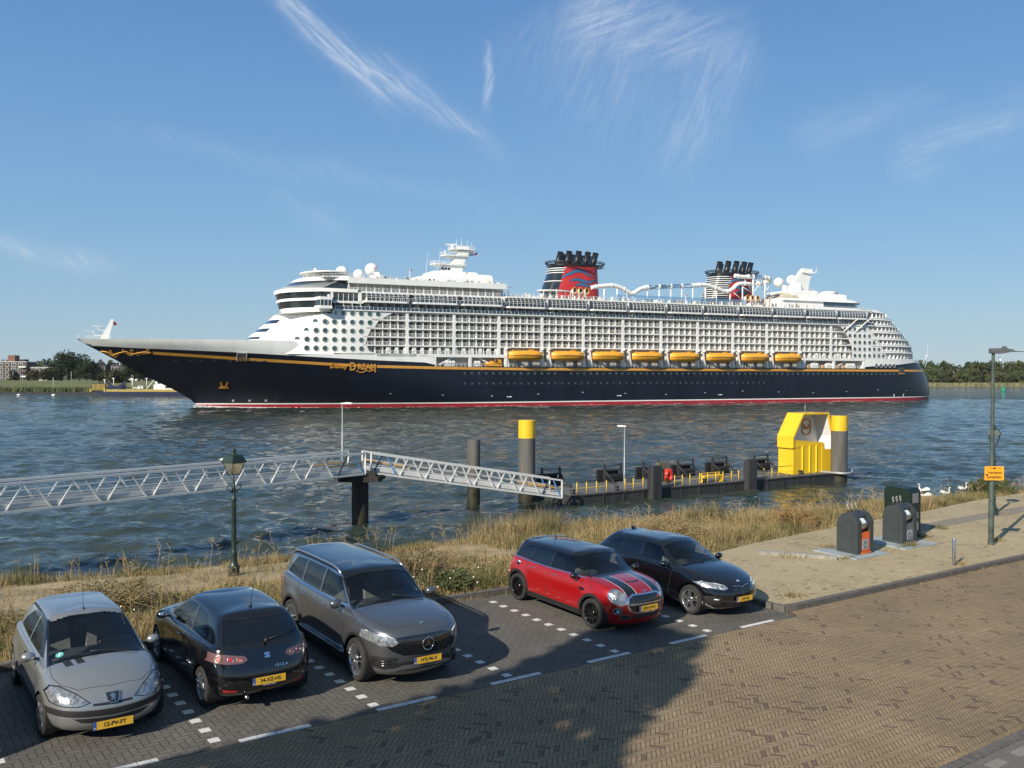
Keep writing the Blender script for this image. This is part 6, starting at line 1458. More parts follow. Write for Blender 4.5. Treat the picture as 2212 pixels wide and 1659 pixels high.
rest = SB(); rest.T = FLIP; cnt = 0
for (s_, z_, kd) in spots:
 v_ = rng.randrange(3)
 if cnt < 100:
  key = (v_, kd)
  if key not in cache: o = protos[v_ * 3 + kd].build('balcony', bm_mats, ship, loc=(s_, 0, z_)); cache[key] = o
  else: o = cache[key].copy(); C.objects.link(o); o.location = (s_, 0, z_)
  cnt += 1
 else: balcony_mb(rest, s_, z_, chair=(v_ == 1), flip=(v_ == 2), n1=18.38 if kd != 1 else 18.8, glassrail=(kd == 1))
rest.build('balconies', bm_mats, ship)['kind'] = 'stuff'
# folded sun screens and white deck boxes in the lowest row
bx = SB()
for s_ in list(np.arange(56, 96, 2.9)) + list(np.arange(229, 250, 3.6)): bx.prism([(s_, 17.4), (s_ + 1.3, 17.4), (s_ + 1.15, 19.3), (s_ + .2, 19.3)], 17.5, 18.2, 'y')
bx.build('balcony_screens', m_sw, ship)['kind'] = 'stuff'
# glazed bays hanging out under the top deck
def bay(s0, s1, z0, z1, openb, m_gl, nm, n_out=20.0, stepm=1.42):
 e = SB(); e.mi = 0; r = 1.1
 e.prism([(s0, 17.8), (s0 + r * .3, n_out - r * .3), (s0 + r, n_out), (s1 - r, n_out), (s1 - r * .3, n_out - r * .3), (s1, 17.8)], z0 - .45, z0 + .12, 'z')
 pl = [(s0, 18.3), (s0 + r * .35, n_out - r * .35), (s0 + r, n_out - .05), (s1 - r, n_out - .05), (s1 - r * .35, n_out - r * .35), (s1, 18.3)]
 def lev(t):
  if t <= .62: return z0 + .12 + (z1 - z0 - .12) * t, 0
  a = (t - .62) / .38 * math.pi / 2; return z0 + .12 + (z1 - z0 - .12) * (.62 + .38 * math.sin(a)), (1 - math.cos(a)) * 1.5
 rows = []
 for t in ((0, .62, .75, .88, 1.0) if not openb else (.62, .75, .88, 1.0)):
  z, ins = lev(t); rows.append([(p[0] + (ins * .3 if i < 2 else (-ins * .3 if i > 3 else 0)), p[1] - ins * (1 if 0 < i < 5 else .2), z) for i, p in enumerate(pl)])
 e.mi = 1; e.smooth = False; e.grid(rows); e.mi = 0
 k = int((s1 - s0 - 2 * r) / stepm)
 for i in range(k + 1):
  s_ = s0 + r + (s1 - s0 - 2 * r) * i / k; pts = []
  for t in (0, .62, .75, .88, 1.0): z, ins = lev(t); pts.append((s_, n_out - .02 - ins, z))
  for a, b in zip(pts[:-1], pts[1:]): e.bar(a, b, .11)
 for t in (.40, .62): z, ins = lev(t); e.bar((s0 + .6, n_out - .02, z), (s1 - .6, n_out - .02, z), .09)
 for i in range(5): e.bar((s0 + (s1 - s0) * (i + .5) / 5, 16.6, z0 - 1.0), (s0 + (s1 - s0) * (i + .5) / 5, n_out - .6, z0 - .4), .22)
 return e.build(nm, [m_sw, m_gl], ship)
m_ogl = glass_mat('bay_roof_glass', (.25, .30, .30), .25)
for a, b in ((48.3, 63.6), (64.2, 80.6), (80.9, 96.6)): bay(a, b, 33.85, 36.4, True, m_ogl, 'glass_balcony_bay')
db_ = SB()
for s_ in np.arange(49.5, 96, 2.72): balcony_mb(db_, float(s_), 33.95, h=2.3, n0=16.5, n1=19.8, glassrail=True)
db_.build('bay_cabins', bm_mats, ship)['kind'] = 'stuff'
for k in range(10): bay(97.2 + 16.18 * k, 97.2 + 16.18 * k + 15.4, 33.55, 36.35, False, m_bglass if k > 6 else m_sglass, 'glazed_bay')
pm = SB()
for k in range(11): s_ = 97.2 + 16.18 * k - .75; pm.box(s_, s_ + .72, 17.6, 19.0, 33.2, 36.6)
pm.box(97.6, 259.6, 18.0, 19.1, 36.55, 37.05); pm.build('top_deck_edge', m_sw, ship)
tr = SB(); railing(tr, [(97.8, 18.9), (259.5, 18.9)], 37.05, 1.1, 1.45, 2, .10); railing(tr, [(44, 18.8), (97.5, 18.8)], 41.2, 1.0, 2.2, 2, .08); tr.build('top_deck_railing', m_rail, ship)
td = SB(); td.box(97.7, 262, -18, 18, 36.65, 36.95); td.box(36, 97.6, -18.4, 18.4, 41.0, 41.2); td.mi = 1; td.box(100, 262, -12, 12, 36.95, 37.1); td.build('top_deck', [m_sw, mat('teak', (.28, .20, .12), .8)], ship)
# forward top: fascia, canopy, deckhouse
mb = SB(); mb.smooth = True; loft(mb, [(40.1, front_path(40.1, 29.0, 12, 44, 20, 18.9, .42)), (41.2, front_path(41.2, 30.2, 12, 44, 20, 18.9, .42)), (41.6, front_path(41.6, 31.2, 12, 44, 20, 18.0, .42))]); mb.smooth = False; cap(mb, front_path(41.2, 30.4, 12, 44, 20, 18.7, .42), 41.2); cap(mb, front_path(40.1, 29.0, 12, 44, 20, 18.9, .42), 40.12)
mb.build('forward_fascia', m_sw, ship)
cn = SB(); cn.smooth = True
el = lambda r, z: [(40.5 + 8.2 * r * math.cos(a), 11 * r * math.sin(a), z) for a in np.linspace(0, math.tau, 41)[:-1]]
cn.grid([el(.92, 43.15), el(1, 43.35), el(1, 43.75), el(.9, 43.95), el(.01, 44.25)], closed=True); cn.grid([el(.92, 43.15), el(.01, 43.1)], closed=True); cn.smooth = False
for a in np.linspace(0, math.tau, 17)[:-1]: x, y = 40.5 + 7.2 * math.cos(a), 9.6 * math.sin(a); cn.box(x - .07, x + .07, y - .07, y + .07, 41.2, 43.2)
cn.build('canopy', m_sw, ship)
rw = SB(); railing(rw, [(33, 6), (36, 14), (41, 17.5), (52, 18.3)], 41.2, 1.1, 1.0, 2, .09); rw.build('forward_railing', m_rail, ship)
def dome(s_, n_, zc, r, zb, nm='radar_dome'):
 e = SB(); e.ball((s_, n_, zc), r, 20); e.smooth = True
 e.lathe([(r * .62, zb), (r * .55, zc - r * .75)], (s_, n_, 0), 16); return e.build(nm, m_sw, ship)
dome(46.5, 2, 44.6, 2.25, 42); dome(51, -3, 43.6, 1.9, 41.2); dome(37.2, 0, 45.0, .55, 43.9); dome(57.2, 4, 46.3, 2.3, 43.2)
e = SB(); e.lathe([(2.2, 41.2), (1.9, 42.6), (3.0, 43.1), (3.0, 43.4), (1.3, 43.5)], (57.2, 4, 0), 20); e.build('dome_pedestal', m_sw, ship)
# observation deckhouse and mast
dh = SB(); dh.smooth = True
def rbox(mb, s0, s1, w, z0, z1, r=1.0):
 prof = [(w, z0), (w, z1 - r), (w - r * .3, z1 - r * .3), (w - r, z1)]
 for sg in (1, -1):
  mb.grid([[(s0 + (w - a) * .8, a * sg, z), (s1 - (w - a) * .8, a * sg, z)] for a, z in prof])
 mb.smooth = False
 for s_, d in ((s0, 1), (s1, -1)):
  mb.grid([[(s_ + d * (w - a) * .8, -a, z), (s_ + d * (w - a) * .8, a, z)] for a, z in prof])
 mb.add([(s0 + r * .8, -(w - r), z1), (s1 - r * .8, -(w - r), z1), (s1 - r * .8, w - r, z1), (s0 + r * .8, w - r, z1)], [(0, 1, 2, 3)]); mb.smooth = True
rbox(dh, 76, 97.2, 8, 41.2, 45.2, 1.1); rbox(dh, 70, 93, 7, 41.2, 43.9, 1.2); rbox(dh, 76, 92.5, 6, 43.5, 46.1, .9); dh.build('mast_house', m_sw, ship)
ms = SB(); ms.prism([(80.0, 46), (81.8, 48.4), (84.2, 49.0), (85.8, 51.6), (86.6, 52.2), (87.2, 54.0), (91.2, 54.0), (90.2, 52.2), (88.6, 49.0), (88.2, 46)], -1.6, 1.6, 'y')
def plat(s0, s1, z, w=2.4):
 ms.prism([(s0, -w * .5), (s0 + 1, -w), (s1 - .8, -w), (s1, -w * .4), (s1, w * .4), (s1 - .8, w), (s0 + 1, w), (s0, w * .5)], z, z + .25, 'z'); ms.prism([(s0 + 1.2, -w * .4), (s1 - .6, -w * .5), (s1 - .6, w * .5), (s0 + 1.2, w * .4)], z - .7, z, 'z')
 railing(ms, [(s0, w * .5), (s0 + 1, w), (s1 - .8, w), (s1, w * .4)], z + .25, 1.1, .9, 3, .07); railing(ms, [(s0, w * .5), (s0, -w * .5), (s0 + 1, -w), (s1 - .8, -w)], z + .25, 1.1, .9, 2, .07)
plat(77.2, 90.2, 48.7); plat(81.0, 91.2, 51.9); plat(83.8, 93.2, 54.2); ms.box(87.0, 91, -1.2, 1.2, 54.4, 55.6)
ms.box(84.6, 85.2, -.3, .3, 54.4, 55.9); ms.bar((82.8, 0, 56.0), (87.2, 0, 56.2), .35, .45); ms.ball((82.4, 0, 53.6), .35, 8); ms.tube([(82.4, 0, 52.2), (82.4, 0, 53.4)], .08, 5)
for a, b in (((86.6, .5, 55), (86.5, .5, 57.9)), ((88.5, 0, 55.6), (88.5, 0, 58.5)), ((90.6, .4, 55), (90.6, .4, 57.7)), ((92.4, 0, 54.4), (92.4, 0, 57.3)), ((74.2, 3, 44), (75.3, 3, 52.5)), ((78.6, 3, 45.5), (79.7, 3, 53.8)), ((88.0, 0, 55.6), (89.2, 0, 57.0))): ms.tube([a, b], [.10, .04], 5)
ms.mi = 1;
for s_ in (79.8, 80.9, 82.1): ms.box(s_, s_ + .9, 6.0, 6.05, 46.6, 47.3) if False else ms.prism([(s_ + .6, 46.9), (s_ + 1.5, 46.9), (s_ + 1.8, 47.7), (s_ + .9, 47.7)], 1.6, 1.66, 'y')
mast = ms.build('mast', [m_sw, m_sglass], ship)
fg = SB(); fg.mi = 0
for i, mi_ in enumerate((0, 1, 2)): fg.mi = mi_; fg.box(90.6, 92.8, .9, .98, 53.4 - i * .45, 53.8 - i * .45)
fg.build('courtesy_flag', [mat('flag_red', (.5, .03, .03), .8), m_pwhite, mat('flag_blue', (.02, .06, .25), .8)], mast)
fg = SB(); fg.prism([(92.9, 53.0), (94.3, 53.9), (94.5, 53.2), (93.6, 52.7)], .5, .58, 'y'); fg.build('signal_flag', mat('flag_red2', (.6, .05, .03), .8), mast)
# bow mast
bw = SB(); bw.prism([(-27.6, 20.9), (-24.4, 27.1), (-23.6, 27.1), (-25.2, 20.9)], -.45, .45, 'y'); bw.bar((-29.6, 0, 24.9), (-26.9, 0, 25.0), .2); bw.bar((-28.2, 0, 24.9), (-28.2, 0, 24.0), .15); bw.bar((-28.2, 0, 24.0), (-26.3, 0, 23.6), .2); bw.bar((-32, 0, 23.4), (-28.6, 0, 23.4), .12); bw.bar((-29.6, 0, 23.4), (-28.9, 0, 22.2), .15); bw.bar((-28.9, 0, 22.2), (-26.6, 0, 22.2), .2)
railing(bw, [(-31.5, .9), (-24.5, 2.4)], 21.0, 1.0, .8, 3, .06); bw.tube([(-33.4, 0, 20.9), (-33.4, 0, 22.3)], .1, 5); o = bw.build('bow_mast', m_sw, ship)
fg = SB(); fg.prism([(-23.8, 26.6), (-22.7, 25.9), (-23.0, 25.2), (-23.7, 25.4)], -.04, .04, 'y'); fg.build('bow_flag', MATS['flag_red'], o)
# funnels
def funnel(off, rings, sc=1.0, pipes_top=56.0, z0=36.9):
 f = empty('funnel', (0, 0, 0), parent=ship)
 def R(z):
  t = (z - 39) / 11.4; a = 119.6 + (124.6 - 119.6) * t * .8; b = 142.6 + (142.0 - 142.6) * t; return a + off, b + off, 6.6 - 1.0 * t
 def ring(z, g=0, nn=40):
  a, b, w = R(z); c = (a + b) / 2; h = (b - a) / 2; p = []
  for k in range(nn):
   t = math.tau * k / nn; ct, st_ = math.cos(t), math.sin(t); e_ = .62 if ct > 0 else .8
   p.append((c + (h + g) * math.copysign(abs(ct) ** e_, ct), (w + g) * math.copysign(abs(st_) ** .75, st_), z))
  return p
 mb = SB(); mb.smooth = True
 zs = np.linspace(z0, 50.3, 14); rows = [ring(z) for z in zs]; n = 40
 for i in range(len(rows) - 1):
  for k in range(n):
   q = (rows[i][k], rows[i][(k + 1) % n], rows[i + 1][(k + 1) % n], rows[i + 1][k]); sm = sum(p[0] for p in q) / 4
   a, b, w = R(zs[i]); front = sm < a + (3.6 if not rings else 6.6) + .35 * (50 - zs[i]) * .0
   mb.mi = 1 if front else 0; mb.add(q, [(0, 1, 2, 3)])
 mb.smooth = False; mb.mi = 2; mb.add(ring(50.3), [tuple(range(n))])
 me = mb.build('funnel_casing', [m_fred, m_sglass, m_fblk], f)
 wr = SB()                                                  # white half rings round the front
 zr = [(49.4), (48.6), (47.7), (44.6), (41.2)] if not rings else list(np.arange(41, 49.8, .85))
 for z in zr:
  p = [q for q in ring(z, .12, 80) if q[0] < R(z)[0] + (4.4 if not rings else 6.8)]; p.sort(key=lambda q: math.atan2(q[1], R(z)[1] - q[0])); wr.tube(p, .20 if not rings else .17, 5)
 wr.build('front_ring', m_sw, f)
 pf = SB(); c = R(50)[0] + 10.2
 for z, g in ((50.5, 1.5), (51.5, 2.2), (52.0, 2.3)):
  p = [(c + (10.3 + g * .6) * math.cos(t), (6.2 + g) * math.sin(t), z) for t in np.linspace(0, math.tau, 41)[:-1]]; pf.tube(p, .17, 5, closed=True)
 for t in np.linspace(0, math.tau, 29)[:-1]: pf.bar((c + 10.2 * math.cos(t), 6.2 * math.sin(t), 50.2), (c + 11.7 * math.cos(t), 8.5 * math.sin(t), 52.0), .14)
 pf.prism([(c + 9.8 * math.cos(t), 5.9 * math.sin(t)) for t in np.linspace(0, math.tau, 33)[:-1]], 50.2, 51.3, 'z'); pf.build('walkway_ring', m_fblk, f)
 for i, (dx, w_) in enumerate(((-6.8, .2), (-4.4, 2.6), (-.6, 2.9), (3.2, 2.9), (6.6, 2.6), (-4.2, -2.6), (-.4, -2.9), (3.4, -2.9), (6.6, -2.6))):
  x = c + dx - .6; top = pipes_top - (.5 if w_ < 0 else 0) - abs(dx) * .04
  e = SB(); e.tube([(x, w_, 50.8), (x + .35, w_, 52.2), (x + 1.35, w_, top)], 1.12, 14); e.smooth = True; e.tube([(x + 1.33, w_, top - .1), (x + 1.36, w_, top + .02)], 1.2, 14); e.build('exhaust_pipe', m_fblk, f)
 # blue ribbon waves on the side
 wv_ = SB()
 def onside(s_, z, g=.07):
  a, b, w = R(z); cc, h = (a + b) / 2, (b - a) / 2; ct = min(.999, abs((s_ - cc) / h)); e_ = .62 if s_ > cc else .8; ct = ct ** (1 / e_); return (s_, w * (math.sqrt(1 - ct * ct)) ** .75 + g, z)
 def ribbon(pts):
  wv_.mi = 1; wv_.grid([[onside(off + s_, z + h * .5 + .12, .05) for s_, z, h in pts], [onside(off + s_, z - h * .5 - .12, .05) for s_, z, h in pts]])
  wv_.mi = 0; wv_.grid([[onside(off + s_, z + h * .5, .09) for s_, z, h in pts], [onside(off + s_, z - h * .5, .09) for s_, z, h in pts]])
 def curve(s0, s1, zf, hf, k=16): return [(s0 + (s1 - s0) * i / k, zf(i / k), hf(i / k)) for i in range(k + 1)]
 ribbon(curve(125.6, 139.0, lambda t: 46.4 + 2.3 * math.sin(min(t * 1.25, 1) * 2.2) ** 1.4 - 2.6 * max(0, t - .55) * 1.6 - (.4 if t < .1 else 0), lambda t: 1.1 * math.sin(math.pi * min(1, t + .06)) ** .6 + .05))
 ribbon(curve(128.5, 140.0, lambda t: 44.7 + .8 * math.sin(t * 7.2) * .6 + .5 * t, lambda t: 1.0 * math.sin(math.pi * min(1, t + .05)) ** .6 + .05))
 ribbon(curve(130.6, 137.5, lambda t: 42.9 + .5 * math.sin(t * 6) + .9 * t, lambda t: .95 * math.sin(math.pi * min(1, t + .05)) ** .6 + .05))
 wv_.build('ribbon_emblem', [m_fblue, m_fblk], f)
 return f
funnel(0, False); funnel(71.6, True)
for base in (126.4, 202.4):
 for q in range(3):
  e = SB(); s_ = base + q * 2.45; e.tube([(s_, 12, 37), (s_, 12, 39.4), (s_ + .1, 12.3, 40.2), (s_ + .35, 12.9, 40.5)], [.55, .6, .9, 1.05], 12); e.mi = 1
  c = Vector((s_ + .4, 13.1, 40.5)); nn = Vector((.35, .9, .1)).normalized(); a = nn.cross(Vector((0, 0, 1))).normalized(); b = a.cross(nn)
  e.tube([c + a * (1.05 * math.cos(t)) + b * (1.15 * math.sin(t)) for t in np.linspace(0, math.tau, 19)[:-1]], .2, 6, closed=True); e.mi = 2; e.add([c - nn * .05 + a * (1.0 * math.cos(t)) + b * (1.1 * math.sin(t)) for t in np.linspace(0, math.tau, 17)[:-1]], [tuple(range(16))])
  e.build('vent_cowl', [m_sw, m_gold, m_dark], ship)
def smooth_path(P, k=4):
 out = []
 for i in range(len(P) - 1):
  p0, p1, p2, p3 = [Vector(P[max(0, min(len(P) - 1, j))]) for j in (i - 1, i, i + 1, i + 2)]
  for q in range(k): t = q / k; out.append(.5 * ((2 * p1) + (p2 - p0) * t + (2 * p0 - 5 * p1 + 4 * p2 - p3) * t * t + (3 * p1 - p0 - 3 * p2 + p3) * t ** 3))
 return out + [Vector(P[-1])]
sl = SB(); tubes = [[(135.7, 9, 42.3), (139.8, 9, 43.0), (145.1, 9, 43.4), (149.4, 9, 42.3), (152.8, 9, 40.7), (156.5, 9, 42.6), (159.4, 9, 43.3)], [(180.1, 9, 44.8), (185.9, 9, 45.3), (191.5, 9, 44.0), (195.8, 9, 43.1), (198.6, 9, 44.2), (201.4, 9, 46.3), (206.8, 9, 46.5), (209, 7, 46.6)],
     [(199.7, 9, 49.5), (203, 9, 49.2), (206.2, 9, 49.3)], [(214.6, 9, 49.3), (218.0, 7.8, 49.0), (219.4, 5, 48.4), (217, 2, 47.8), (211, 1, 47.2)]]
for t_ in tubes: sl.tube(smooth_path(t_), .78, 10); P_ = smooth_path(t_); [sl.tube([P_[i], P_[i].lerp(P_[i + 1], .25)], .95, 10) for i in range(2, len(P_) - 1, 5)]
for s_ in (159.6, 164.8, 170, 175, 180): sl.tube([(s_ - .2, 9, 43.3 + (s_ - 159.4) * .073), (s_ + .2, 9, 43.3 + (s_ - 159.4) * .073)], 1.0, 10)
for s_ in (206.4, 208.6, 214.4): sl.tube([(s_ - .2, 9, 49.4), (s_ + .2, 9, 49.4)], 1.0, 10)
for s_, z_ in ((141, 42.6), (146.5, 42.6), (153, 40.3), (159.6, 42.8), (164.8, 43), (170, 43.4), (175, 43.8), (180, 44.2), (185.8, 44.8), (191, 43.5), (197.5, 42.8), (203.5, 46), (208.6, 49), (214.5, 49)): sl.tube([(s_, 9, 37), (s_, 9, z_)], .26, 6)
for a, b in (((208.6, 9, 43), (204, 9, 48.8)), ((208.6, 9, 43), (213.5, 9, 48.5)), ((208.6, 9, 43), (203, 9, 45.5)), ((214.5, 9, 42), (219, 7, 48)), ((208.6, 9, 42), (214.5, 9, 40.5)), ((214.5, 9, 44), (209, 9, 47)), ((208.6, 9, 45), (206, 5, 48)), ((208.6, 9, 42), (203, 9, 41)), ((153, 9, 37), (149, 9, 40)), ((153, 9, 40), (157, 9, 37)), ((203.5, 9, 40), (199, 9, 43)), ((214.5, 9, 46), (217, 9, 43)), ((210, 9, 48.6), (214, 9, 45))): sl.tube([a, b], .13, 5)
wsl = sl.build('water_slide', m_sw, ship)
ct = SB(); ct.tube([(159.6, 9, 43.3), (180, 9, 44.8)], .74, 10); ct.tube([(206.2, 9, 49.4), (214.5, 9, 49.4)], .74, 10); ct.build('clear_tube', m_clear, wsl)
# deck clutter: loungers, lockers, people-sized bits
cl = SB(); rr_ = random.Random(11)
for q in range(230):
 s_ = rr_.uniform(98, 236); n_ = rr_.uniform(12, 18); w = rr_.uniform(.15, .7); cl.mi = rr_.choice((0, 0, 0, 1, 2)); cl.box(s_, s_ + w, n_, n_ + .4, 37.05, 37.05 + rr_.uniform(.4, 1.7))
for q in range(90):
 s_ = rr_.uniform(53, 96); n_ = rr_.uniform(9, 18); w = rr_.uniform(.2, .9); cl.mi = rr_.choice((0, 0, 1, 2)); cl.box(s_, s_ + w, n_, n_ + .4, 41.2, 41.2 + rr_.uniform(.3, 1.1))
cl.build('deck_furniture', [m_sw, m_dark, mat('deck_tan', (.35, .25, .15), .8)], ship)['kind'] = 'stuff'
mp_ = SB()
for s_, z_ in ((52.6, 41.2), (64.6, 41.2), (84, 41.2), (99.6, 37), (146.5, 37), (171.8, 37), (118, 37)):
 mp_.mi = 0; mp_.tube([(s_, 16, z_), (s_, 16, z_ + 3.6)], .09, 5); mp_.box(s_ - .5, s_ + .5, 15.9, 16.1, z_ + 1.6, z_ + 1.75); mp_.box(s_ - .35, s_ + .35, 15.9, 16.1, z_ + 2.4, z_ + 2.5); mp_.mi = 1; mp_.prism([(s_, z_ + 3.6), (s_ + 1.3, z_ + 3.4), (s_, z_ + 3.1)], 15.97, 16.03, 'y')
mp_.build('deck_lamps_with_pennants', [m_sw, mat('pennant', (.4, .06, .05), .8)], ship)['kind'] = 'stuff'
# low canopy by the forward funnel
e = SB(); e.prism([(119.5 + 6.5 * math.cos(t), 11 + 3.6 * math.sin(t)) for t in np.linspace(0, math.tau, 25)[:-1]], 40.1, 40.4, 'z')
for s_ in (114.5, 117, 120, 123, 125): e.tube([(s_, 13, 37), (s_, 13, 40.1)], .12, 5)
e.build('round_canopy', m_sw, ship)
# glass wind screens along the pool deck
e = SB(); e.box(142.5, 200, 15.4, 15.5, 37.1, 39.6); e.build('pool_wind_screen', m_clear, ship)
# aft top houses
ah = SB(); ah.smooth = True
def ringhouse(mb, z0, z1, s0, s1, w, w1=None):
 P_ = lambda w_, g: [(s0, w_)] + [(s1 - (w_ * .9) * (1 - math.sin(t)) - g, w_ * math.cos(t)) for t in np.linspace(0, math.pi / 2, 12)]
 for sg in (1, -1): mb.grid([[(a, b * sg, z) for a, b in P_(w_, g)] for z, w_, g in ((z0, w, 0), (z1, w1 or w, .2))])
 mb.add([(a, -b, z1) for a, b in P_(w1 or w, .2)] + [(a, b, z1) for a, b in P_(w1 or w, .2)][::-1], [tuple(range(26))])
 mb.add([(s0, -w, z0), (s0, w, z0), (s0, w1 or w, z1), (s0, -(w1 or w), z1)], [(0, 1, 2, 3)])
ringhouse(ah, 36.9, 38.0, 219, 268.5, 15.6); ringhouse(ah, 38.0, 40.3, 219, 266, 13.5); ringhouse(ah, 40.3, 41.3, 219.5, 267.3, 14.2, 13.6); ringhouse(ah, 41.3, 41.9, 246, 264, 12)
ah.build('aft_house', m_sw, ship)
e = SB(); e.smooth = True; ringhouse(e, 38.15, 40.2, 240.6, 266.25, 13.62); e.build('aft_window_band', m_bglass, ship)
e = SB(); rbox(e, 229.5, 242.6, 8, 41.2, 45.2, .6); rbox(e, 243, 258, 8, 41.2, 44.2, .5); railing(e, [(230, 7), (242, 7)], 45.2, 1.0, .9, 2, .08); e.box(249, 254.5, 2, 7, 44.2, 45.4); e.build('aft_deckhouse', m_sw, ship)
e = SB(); e.smooth = True; e.grid([[(219 + 12 * t, 11 * math.cos(a), 38 + 7.2 * (t ** .6) * math.sin(a) ** .8 + .05) for a in np.linspace(0, math.pi, 15)] for t in np.linspace(.02, 1, 8)]); e.build('sports_net_dome', mat('net_tan', (.42, .37, .28), .8, var=.4, scale=.8), ship)
dome(230.6, 2, 49.0, 2.1, 44.5); dome(237.6, 2, 50.2, 2.25, 44.9)
e = SB(); e.prism([(233, 45.2), (236.8, 49.5), (240.2, 54.0), (241.5, 55.2), (246.2, 55.0), (245.8, 53.9), (244.4, 50), (243.8, 46.5), (243.4, 45.2)], -1.1, 1.1, 'y'); e.prism([(240, 53.4), (249, 54.0), (244.5, 52.9)], -1.8, 1.8, 'y'); e.bar((248.6, 0, 53.9), (249.2, 0, 56), .12); e.build('aft_mast', m_sw, ship)
# stern: plated side with round windows, then stepped terraces
st_ = SB(); st_.smooth = True
loft(st_, [(z, stern_path(z, 251.0)) for z in (16.9, 17.3)])
lev = [(17.3, 17.4), (19.62, 20.12), (22.35, 22.82), (25.02, 25.52), (27.75, 28.22), (30.5, 31.0), (33.2, 33.7), (36.15, 36.6)]
starts = [269.8, 267.8, 265.5, 262.8, 259.6]
for i in range(5):
 z0, z1 = lev[i][1], lev[i + 1][0]
 def clipped(z, s1):
  P_ = [p for p in stern_path(z, 251.0, 40) if p[0] <= s1]; k = 12; S_ = np.linspace(251.0, s1, k); pp = stern_path(z, 251.0, 60); return [(s_, float(np.interp(s_, [q[0] for q in pp], [q[1] for q in pp]))) for s_ in S_]
 for sg in (1, -1): st_.grid([[(a, b * sg, z) for a, b in clipped(z, s1)] for z, s1 in ((z0, starts[i] + .5), ((z0 + z1) / 2, starts[i] - .3), (z1, starts[i] + .5))])
for i, (a, b) in enumerate(lev):
 zc = (a + b) / 2
 for sg in (1, -1): st_.grid([[(p[0], p[1] * sg, z) for p in stern_path(zc, 248.5, 24)] for z in (a, b + (.35 if 0 < i < 7 else 0))])
st_.smooth = False
for i, (a, b) in enumerate(lev):
 zc = (a + b) / 2
 for z in (a, b): cap(st_, stern_path(zc, 248.5, 24), z)
st_.build('stern_house', m_sw, ship)
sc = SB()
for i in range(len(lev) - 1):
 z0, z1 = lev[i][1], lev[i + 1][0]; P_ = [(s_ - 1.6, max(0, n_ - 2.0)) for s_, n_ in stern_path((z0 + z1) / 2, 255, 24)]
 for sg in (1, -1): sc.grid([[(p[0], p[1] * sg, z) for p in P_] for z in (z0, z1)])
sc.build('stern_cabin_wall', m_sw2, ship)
sp_ = SB()
for i in range(len(lev) - 1):
 z0, z1 = lev[i][1], lev[i + 1][0]; pp = stern_path((z0 + z1) / 2, 251, 60); s_ = (starts[i] if i < 5 else 262) + .8
 while s_ < pp[-1][0] - 1.0:
  n_ = float(np.interp(s_, [q[0] for q in pp], [q[1] for q in pp])); n2 = float(np.interp(s_ + .4, [q[0] for q in pp], [q[1] for q in pp])); sp_.mi = 0; sp_.prism([(s_ - .05, n_ - .15), (s_ + .05, n_ - .15), (s_ - .8, max(0, n_ - 2.2)), (s_ - .9, max(0, n_ - 2.2))], z0, z1, 'z'); sp_.mi = 1; sp_.prism([(s_ + .3 - 1, max(0, n_ - 1.98)), (s_ + 1.3 - 1, max(0, n2 - 1.98)), (s_ + 1.3 - 1, max(0, n2 - 2.1)), (s_ + .3 - 1, max(0, n_ - 2.1))], z0 + .05, z0 + 2.0, 'z'); s_ += 2.7 if n_ > 12 else 1.4
 sp_.mi = 0; railing(sp_, [q for q in stern_path((z0 + z1) / 2, starts[i] if i < 5 else 262, 20)], z0 + .3, .75, 1.3, 2, .08)
sp_.build('stern_balconies', [m_sw, m_door], ship)['kind'] = 'stuff'
e = SB(); e.box(298, 301.5, -3, 3, 21.2, 21.6); e.box(297, 300.5, -4, 4, 18.6, 21.3); e.build('stern_docking_wing', m_sw, ship)
e = SB()
for s_ in (252.2, 258.4): e.bar((s_ - 5.6, 18.6, 28.2), (s_, 20.0, 33.2), .35)
e.build('bay_strut', m_sw, ship)
mb = SB(); mb.smooth = True
for i, (za, zb_) in enumerate(((33.7, 35.0), (31.0, 32.2))): pass
rf = SB(); rf.smooth = True
for i in range(1, len(lev)):
 z = lev[i][0]; P0 = stern_path(z, 262, 20)
 for sg in (1, -1): rf.grid([[(p[0] + g, max(0, p[1] + g * .25) * sg, zz_) for p in P0] for g, zz_ in ((.5, z + .15), (-1.8, z + 1.35))])
rf.build('stern_terrace_roof', m_sw, ship)
# round windows
WR = [(29.85, [36.5, 39.4, 42.3, 45.1, 47.9, 50.65, 53.4]), (27.05, [33.7, 36.5, 39.4, 42.3, 45.1, 47.9, 50.7]), (24.25, [30.9, 33.7, 36.5, 39.45, 42.35, 45.1, 47.9]), (21.5, [28.1, 30.85, 33.65, 36.45, 39.45, 42.35, 45.15, 47.95]), (18.75, [30.8, 33.65, 36.45, 39.45, 42.35, 45.15, 48.0])]
first = None; nport = 0
for z, ss in WR:
 for s_ in ss:
  n_ = nbs(s_, z); ns = (nbs(s_ + .5, z) - nbs(s_ - .5, z)) if s_ < 39.5 else 0
  disc(s_, n_ + .03, z, .80, ns); nport += 1
for z, ss in ((29.25, [247.2, 249.8, 252.4, 255.0, 257.7]), (26.55, [249.8, 252.5, 255.1, 257.7, 260.4]), (23.85, [252.5, 255.1, 257.8, 260.5, 263.1]), (21.15, [252.5, 255.1, 257.8, 260.5, 263.2, 265.9]), (18.5, [252.6, 255.2, 257.8, 260.5, 263.2, 265.9, 268.5])):
 for s_ in ss:
  pp = stern_path(z, 251.0, 60); f = lambda q: float(np.interp(q, [p[0] for p in pp], [p[1] for p in pp])) if q > 252 else 18.5; disc(s_, f(s_) + .05, z, .78, f(s_ + .5) - f(s_ - .5)); nport += 1
